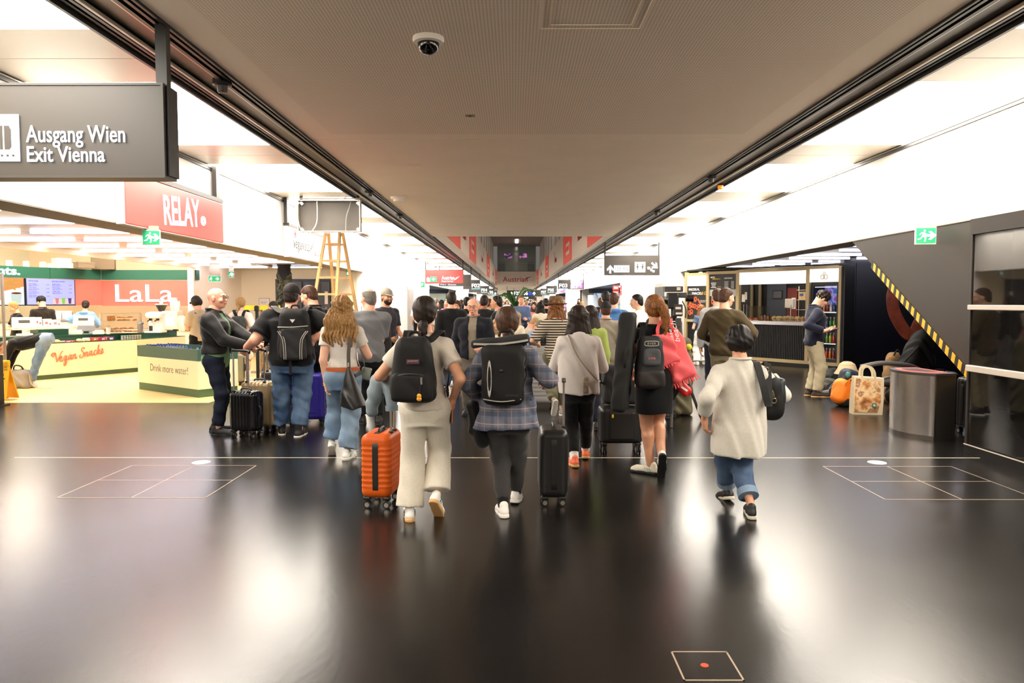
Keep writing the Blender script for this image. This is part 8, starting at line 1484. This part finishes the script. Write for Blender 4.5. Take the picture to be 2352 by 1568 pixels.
for y in (-.055, .05): MB().ribbon([(-.08, y, h - .04), (-.075, y, h + .09), (-.03, y, h + .14), (.04, y, h + .13), (.09, y, h + .06), (.1, y, h - .05)], .03, .006, (0, -1, 0)).build('handle', M_kraft, r)
p = G(1950, 935); r = thing('backpack', 'orange and black rucksack leaning on the paper bag', 'backpack', (p.x - .02, p.y + .12, 0), .2); M_or = mat('neon_orange_nylon', (246, 126, 26), .55); soft('lower_orange', M_or, r, .4, .34, .26, .1, (-.05, 0, .03), .95, .15, rotm(0, .2, 0), .012); soft('black_back', C_nylon, r, .5, .16, .3, .05, (.1, .0, 0), .9, .1, rotm(0, .12, 0), .012); soft('navy_top', mat('navy_nylon', (30, 34, 52), .6), r, .24, .28, .24, .08, (.06, .03, .34), .8, .1, rotm(0, .3, 0), .012); soft('black_base', C_nylon, r, .16, .22, .27, .05, (.02, -.01, .0), .95, .1, None, .012)
for x in (-.03, .07): MB().ribbon([(x - .07, -.15, .36), (x - .02, -.17, .42), (x + .06, -.15, .46)], .022, .008, (0, -1, 0)).build('orange_strap', M_or, r)
MB().sphere((-.02, -.1, .5), (.04, .03, .05)).build('teal_patch', mat('teal_patch', (70, 140, 136), .6), r); p = G(1948, 925); r = thing('sun_hat', 'beige hat lying on top of the orange rucksack', 'hat', (p.x + .06, p.y + .2, .55), 0); MB().lathe([(.2, -.1), (.15, -.02), (.12, .06), (.06, .1), (.01, .105)], 20).build('crown', mat('beige_hat', (190, 170, 134), .8), r, True, 70); MB().lathe([(.125, .05), (.128, .02)], 20, cap=False).build('band', mat('hat_band', (160, 140, 106), .8), r)
for i, (u, v, s_, m, lb, nm, cat) in enumerate(((1935, 912, (.17, .14, .14), mat('grey_helmet', (96, 94, 90), .5), 'grey rounded bag behind the orange rucksack', 'duffel_bag', 'bag'), (1908, 900, (.2, .14, .13), mat('camouflage_grey', (84, 82, 76), .8, noise=(14, .3)), 'mottled grey bag by the boots of the navy jumper man', 'duffel_bag', 'bag'), (1916, 888, (.16, .12, .2), mat('dark_green_bag', (44, 46, 42), .7), 'dark pointed bag in the luggage heap', 'duffel_bag', 'bag'))):
    p = G(u, v); r = thing(nm, lb, cat, (p.x, p.y + .1, 0)); sculpt('bag_body', lambda P, s_=s_: ellf(P, (0, 0, s_[2] * .8), s_) + wrk(P, .014, (16, 14, 20), (12, 18, 9), i), (-s_[0] - .03, -s_[1] - .03, -.01), (s_[0] + .03, s_[1] + .03, s_[2] * 1.9), .014, m, r); MB().tube([(-.08, -s_[1], s_[2] * .9), (0, -s_[1] - .03, s_[2] * 1.3), (.08, -s_[1], s_[2] * .9)], .01, 6, 4).build('strap', M_web, r)
for i, (u, v, c) in enumerate(((1900, 908, (150, 146, 144)), (1922, 905, (164, 150, 140)))):
    p = G(u, v); r = thing('trainer', ['grey trainer with red toe on the floor by the heap', 'pale trainer against the orange rucksack'][i], 'shoe', (p.x, p.y, 0), 1.2); sculpt('upper', lambda P: np.maximum(smin(capf(P, (0, -.06, .06), (0, .08, .04), .05, .04), capf(P, (0, -.08, .09), (0, -.06, .12), .04, .035), .03), .02 - P[:, 2]), (-.07, -.15, -.01), (.07, .15, .17), .009, mat('trainer_%d' % i, c, .7), r); MB().box((0, 0, .013), (.09, .26, .025), bev=.012).build('sole', mat('dark_blue_sole', (40, 46, 70), .6), r); MB().sphere((0, .11, .045), (.032, .03, .025)).build('toe_cap', mat('red_toe', (206, 50, 46), .6), r)
r = thing('stroller', 'folded dark pushchair behind the waste bin', 'pushchair', (5.62, 10.9, 0)); MB().tube([(-.5, 0, .66), (-.2, -.02, .72), (.2, -.02, .68), (.4, 0, .6)], .035, 8, 5).build('handlebar', mat('grey_rubber', (96, 92, 90), .5), r, True); MB().tube([(-.4, .05, .4), (0, .0, .52), (.4, .05, .42)], .02, 7, 5).build('bumper_bar', M_silver, r); MB().box((0, .1, .42), (.7, .2, .08), rotm(.3, 0, 0), .03).build('folded_seat', M_dark, r)
for x in (-.35, .35): MB().torus((x, .05, .14), .12, .025, 'X', 20, 8).build('wheel', M_black, r, True); MB().cyl((x, .05, .14), (x * .8, .1, .45), .016).build('fork', M_dark, r)
p = at(2112, 800, 11.2); r = thing('instrument_bag', 'large black soft bag leaning under the slanting escalator', 'bag', (p.x - .15, 11.35, 0)); soft('bag_body', C_nylon, r, 1.22, .6, .32, .16, (0, 0, 0), .45, .2, rotm(0, .28, 0), .016, .014); MB().tube([(-.1, -.18, .7), (0, -.24, .85), (.12, -.18, .95)], .014, 7, 4).build('handle', M_web, r); p = at(2075, 838, 11.6); r = thing('straw_bag', 'tan patch of a bag peeping over the waste bin', 'bag', (p.x, 11.9, 0)); soft('bag_body', mat('tan_cloth', (150, 116, 76), .8), r, .8, .32, .26, .1, (0, 0, 0), .6, .1, None, .016, .01); MB().tube([(-.06, -.1, .75), (0, -.12, .86), (.06, -.1, .75)], .012, 6, 4).build('handle', M_web, r)
for i, (x, y, c, lb) in enumerate(((5.62, 9.75, (40, 44, 60), 'dark blue upright suitcase behind the waste bin'), (5.7, 9.05, (22, 22, 24), 'black upright suitcase between bin and glass wall'))): case(lb, 0, 0, .42, .26, .7, .1, mat('heap_case_%d' % i, c, .4), 'v', 6, .004, loc=(x, y))

# shoulder TV camera on its tripod by the white wall
p = spot(1548, 700, 9.9); r = thing('television_camera', 'black television camera on a tripod beside the kiosk poster', 'camera', (p[0], p[1], 0), -.12); zc = at(1548, 695, 9.9).z
MB().box((-.02, 0, zc + .02), (.14, .3, .2), bev=.02).build('camera_body', M_black, r); MB().box((.03, -.02, zc + .1), (.26, .16, .07), bev=.012).build('viewfinder', mat('dark_grey_plastic', (62, 60, 58), .5), r); MB().box((-.01, -.02, zc + .18), (.24, .14, .075), bev=.01).build('battery_light', mat('dark_grey_plastic', (62, 60, 58), .5), r); MB().box((.05, -.092, zc + .185), (.05, .006, .04)).build('pale_label', M_bar, r); MB().cyl((.15, -.02, zc + .06), (.25, -.02, zc + .06), .045, .05, 18).build('lens_hood', M_black, r, True); MB().box((-.13, .02, zc - .02), (.09, .12, .12), bev=.015).build('microphone_pack', M_black, r)
MB().box((.04, -.12, zc - .1), (.12, .08, .16), bev=.012).build('transmitter', M_dark, r); MB().box((.04, -.163, zc - .07), (.07, .006, .03)).box((.05, -.163, zc - .14), (.08, .006, .025)).build('pale_label', M_bar, r); MB().box((.05, -.1, zc - .26), (.07, .07, .12), bev=.01).build('battery_pack', mat('dark_grey_plastic', (62, 60, 58), .5), r); MB().tube([(.1, -.1, zc + .02), (.14, -.13, zc - .08), (.14, -.12, zc - .2)], .008, 6, 4).build('cable', M_black, r)
MB().cyl((0, 0, 1.0), (0, 0, zc - .08), .04, n=12).build('tripod_head', M_black, r)
for i in range(3): a = i * 2.094 + .4; MB().cyl((0, 0, 1.05), (.45 * math.cos(a), .45 * math.sin(a), 0), .02, n=8).build('tripod_leg', M_dark, r)
p = spot(1566, 790, 10.6); r = thing('equipment_bag', 'khaki equipment bag with yellow ball on the trolley under the camera', 'bag', (p[0], p[1], 0)); soft('bag_body', mat('khaki_canvas', (96, 88, 64), .8, noise=(10, .2)), r, 1.1, .3, .26, .08, (0, 0, 0), .8, .1, None, .016, .01); MB().sphere((.06, -.16, .98), .05).build('yellow_ball', mat('lime_yellow', (200, 190, 50), .6), r, True)
# ================================================================= THE CROWD FURTHER DOWN THE CONCOURSE
def proto(fem, rz, hair_, top_, **kw):
    a = Fig('x', (0, 0), rz, 1.7, fem, res='far', **kw); a.body(); a.top(top_, C_grey, hem=-.05, sleeve=.8 if top_ == 't_shirt' else 1.9, g=.018, sg=.022); a.trousers('trousers', C_navy, r=(.062, .05, .042)); a.shoes(M_bshoe, M_black_sole); a.hair(hair_, HR['dark'])
    if abs(rz) > 2: a.features()
    a.root.hide_render = False; return a.root
PR = {'man_away': proto(False, 0, 'short', 't_shirt'), 'man_front': proto(False, math.pi, 'short', 'shirt', hands=((-.14, .3, 1.05), (.1, .3, 1.1))), 'woman_away': proto(True, 0, 'long', 't_shirt'), 'woman_front': proto(True, math.pi, 'bob', 't_shirt'), 'coat_away': proto(False, 0, 'short', 'jacket'),
      'seated': proto(False, -1.3, 'short', 'shirt', hip=.46, feet=((-.1, .44, 0, 0), (.1, .44, 0, 0)), hands=((-.1, .38, .62), (.1, .36, .62)), head=(0, .55), lean=.25, pelvis=(0, 0))}
used = set()
def extra(kind, label, u, Y, rz, H, cols, X=None):
    """cols: top, trousers, hair, skin"""
    loc = (at(u, 700, Y).x if X is None else X, Y, 0)
    if kind in used: r = dup(PR[kind], loc, rz, label)
    else: r = PR[kind]; used.add(kind); r.location = loc; r.rotation_euler = (0, 0, rz); r['label'] = label
    r.scale = (H / 1.7,) * 3; r['group'] = 'people in the far crowd'
    for c in r.children:
        n = c.name.split('.')[0]; m = SK[cols[3]] if n == 'body' else HR[cols[2]] if n == 'hair' else cloth('crowd_%d_%d_%d' % cols[0], cols[0]) if n in ('t_shirt', 'shirt', 'jacket') else cloth('crowd_%d_%d_%d' % cols[1], cols[1]) if n == 'trousers' else None
        if m and c.data.materials: c.material_slots[0].link = 'OBJECT'; c.material_slots[0].material = m
BK, NV, JN, CR, PK, RD, WH, GY = (20, 20, 22), (26, 30, 48), (70, 92, 124), (222, 210, 186), (226, 146, 156), (196, 60, 56), (232, 228, 222), (120, 120, 122)
A, F_, pi = 'away', 'front', math.pi
EX = [('coat_away', 'man in black leather jacket and dark flat cap behind the floral dress', 1037, 13.2, .1, 1.80, (BK, JN, 'dark', 'pink')), ('woman_away', 'woman in cream cardigan and rose trousers behind the braided woman in white', 984, 17.0, -.9, 1.68, (CR, (206, 130, 140), 'dark', 'tan')),
      ('man_away', 'man with black hair and black shirt between floral dress and elderly man', 1072, 17.5, .2, 1.74, (BK, NV, 'black', 'tan')), ('woman_front', 'woman in pale pink T-shirt with long dark hair near the teal wall', 1013, 25, 2.0, 1.7, (PK, NV, 'dark', 'fair')), ('man_away', 'man in navy polo near the teal wall, left of the pink T-shirt', 1001, 28, .3, 1.76, (NV, GY, 'grey', 'pink')),
      ('woman_away', 'woman in purple top beneath the red airline sign', 990, 30, -.6, 1.66, ((110, 84, 140), JN, 'brown', 'fair')), ('man_front', 'man in red shirt far behind the flat cap', 1027, 27, 2.6, 1.7, (RD, NV, 'brown', 'pink')), ('man_front', 'young man with headphones leaning over a white desk in dark suit jacket', 1143, 14.2, 1.35, 1.74, (BK, BK, 'black', 'tan')),
      ('coat_away', 'man in black coat just beyond the elderly man', 1112, 15.5, -.4, 1.76, (BK, GY, 'dark', 'brown')), ('man_away', 'man in charcoal top with dark arm beside the white desk', 1122, 18.5, -.9, 1.7, ((60, 60, 64), NV, 'brown', 'tan')), ('man_front', 'man in slate blue shirt facing us above the seated row', 1197, 22, pi, 1.80, ((86, 104, 140), NV, 'ginger', 'pink')),
      ('woman_front', 'girl in red and white top right of the slate blue shirt', 1227, 24, 2.9, 1.62, ((220, 130, 124), JN, 'brown', 'fair')), ('woman_away', 'woman in ivory blouse with black ponytail beside the straw hat', 1241, 18.6, .3, 1.62, (CR, BK, 'black', 'tan')), ('man_away', 'man in black T-shirt left of the straw hat', 1254, 20, .2, 1.72, (BK, NV, 'black', 'tan')),
      ('seated', 'seated man with shaved head in beige T-shirt on the bench', 1205, 17.2, -1.3, 1.74, ((186, 176, 156), NV, 'fair', 'pink')), ('seated', 'seated older man in light blue shirt looking down on the bench', 1218, 16.0, -1.2, 1.70, ((130, 158, 204), NV, 'grey', 'tan')), ('seated', 'seated man in black jacket at the end of the bench', 1240, 15.0, -1.25, 1.66, (BK, BK, 'dark', 'pink')),
      ('woman_front', 'girl with long fair hair sitting low behind the plaid shirt', 1141, 12.6, pi, 1.34, ((220, 206, 190), GY, 'fair', 'fair')), ('woman_front', 'pale woman peeping past the neck of the plaid shirt woman', 1186, 13.6, 2.2, 1.45, (CR, GY, 'fair', 'pink'))]
names = [('white', WH), ('navy', NV), ('crimson', RD), ('denim blue', JN), ('black', BK), ('olive', (104, 104, 70)), ('mustard', (206, 166, 60)), ('teal', (40, 120, 120)), ('grey', GY), ('lilac', (176, 150, 196)), ('rust', (170, 84, 46)), ('cream', CR)]
for i in range(42):
    kind = ('man_away', 'woman_away', 'man_front', 'woman_front', 'coat_away')[i % 5]; Y = 30 + 1.55 * i + (i % 3); X = -3.9 + 8.3 * ((i * .618) % 1.0); nm, c = names[i % 12]; n2, c2 = names[(i * 5 + 4 + 2 * (i // 12)) % 12]
    hr = ('dark', 'brown', 'black', 'fair', 'grey', 'ginger')[(i * 7 + i // 12) % 6]
    EX.append((kind, 'far %s in %s top and %s trousers with %s hair' % ('man' if 'man_' in kind and 'wo' not in kind or 'coat' in kind else 'woman', nm, n2, hr), 0, Y, (pi if 'front' in kind else 0) + .5 * math.sin(i * 2.3), 1.62 + .22 * ((i * .37) % 1), (c, c2, hr, ('fair', 'tan', 'pink', 'brown')[(i * 3) % 4]), X))
for e in EX: extra(*e)
p = spot(1144, 690, 14.2); k = MB(); z = 1.62
r = thing('headphones', 'black headphones worn by the young man at the desk', 'headphones', (p[0], p[1], 0))
for s_ in (-1, 1): MB().cyl((0, s_ * .075, 1.64), (0, s_ * .1, 1.64), .036, n=14).build('ear_cup', M_dark, r, True)
MB().tube([(0, -.085, 1.66), (0, -.06, 1.745), (0, 0, 1.775), (0, .06, 1.745), (0, .085, 1.66)], .008, 6, 4).build('headband', M_dark, r)
p = spot(1100, 735, 13.9); r = thing('desk', 'white standing desk in front of the man with headphones', 'desk', (p[0], p[1], 0)); MB().box((0, 0, 1.02), (.6, .5, .03), bev=.006).build('top', M_paperw, r)
for x in (-.24, .24): MB().cyl((x, 0, 0), (x, 0, 1.0), .025).build('leg', M_silver, r)
r = thing('bench', 'dark metal bench with people seated in the concourse', 'bench', (.62, 16.3, 0), 0); MB().box((0, 0, .4), (.5, 3.6, .06), bev=.02).build('seat', M_dark, r); MB().box((-.27, 0, .65), (.05, 3.6, .4), rotm(0, -.15, 0), .02).build('backrest', M_dark, r)
for y in (-1.5, 0, 1.5): MB().box((0, y, .19), (.4, .06, .38)).build('leg', M_silver, r)
r = thing('potted_palm', 'green palm leaves rising over the crowd below the airline sign', 'plant', (.05, 30, 0)); MB().lathe([(.22, 0), (.3, .5), (.28, .5), (.26, .46)], 20).build('pot', M_dark, r); MB().tube([(0, 0, .45), (.03, 0, 1.0), (0, .02, 1.5)], [.05, .03], 8, 4).build('stem', mat('palm_stem', (96, 82, 56), .8), r); M_leaf = mat('palm_leaf', (58, 98, 44), .5, noise=(5, .3))
for i in range(16):
    a = i * 2.4; el = .5 + .9 * ((i * .37) % 1); R0 = .5 + .35 * ((i * .53) % 1); d = Vector((math.cos(a), math.sin(a), 0)); pts = [Vector((0, 0, 1.4)), Vector((0, 0, 1.5)) + d * R0 * .4 + Vector((0, 0, .35 * el)), Vector((0, 0, 1.5)) + d * R0 * .8 + Vector((0, 0, .5 * el)), Vector((0, 0, 1.5)) + d * R0 * 1.15 + Vector((0, 0, .35 * el))]; MB().ribbon(pts, [.12, .02], .008, (d.y, -d.x, .6), 4).build('leaf', M_leaf, r)
# gate bay fittings
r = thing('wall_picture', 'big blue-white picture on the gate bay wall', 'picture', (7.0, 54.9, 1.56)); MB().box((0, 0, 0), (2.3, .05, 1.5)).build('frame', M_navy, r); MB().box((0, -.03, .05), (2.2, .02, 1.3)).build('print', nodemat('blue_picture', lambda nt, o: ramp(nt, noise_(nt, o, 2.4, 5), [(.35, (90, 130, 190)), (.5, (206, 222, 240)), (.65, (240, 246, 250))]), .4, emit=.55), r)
r = thing('white_cabinet', 'tall pale blue-white cabinet beside the blue picture', 'cabinet', (5.66, 53.2, 0)); MB().box((0, 0, 1.05), (.5, 2.2, 2.1), bev=.01).build('body', mat('ice_white', (214, 228, 238), .4), r); MB().box((-.02, -1.11, 1.05), (.44, .02, 2.0)).build('door', mat('ice_white', (214, 228, 238), .4), r)
r = thing('fire_sign', 'two red fire equipment signs stacked on the white wall', 'sign', (5.27, 36.5, 0))
for z in (2.32, 2.06): k = MB().box((0, 0, z), (.02, .3, .22)).box((-.2, .36, z), (.3, .02, .22)).build('sign_plate', M_red, r); MB().box((-.2, .345, z), (.18, .01, .1)).build('white_symbol', M_white, k)
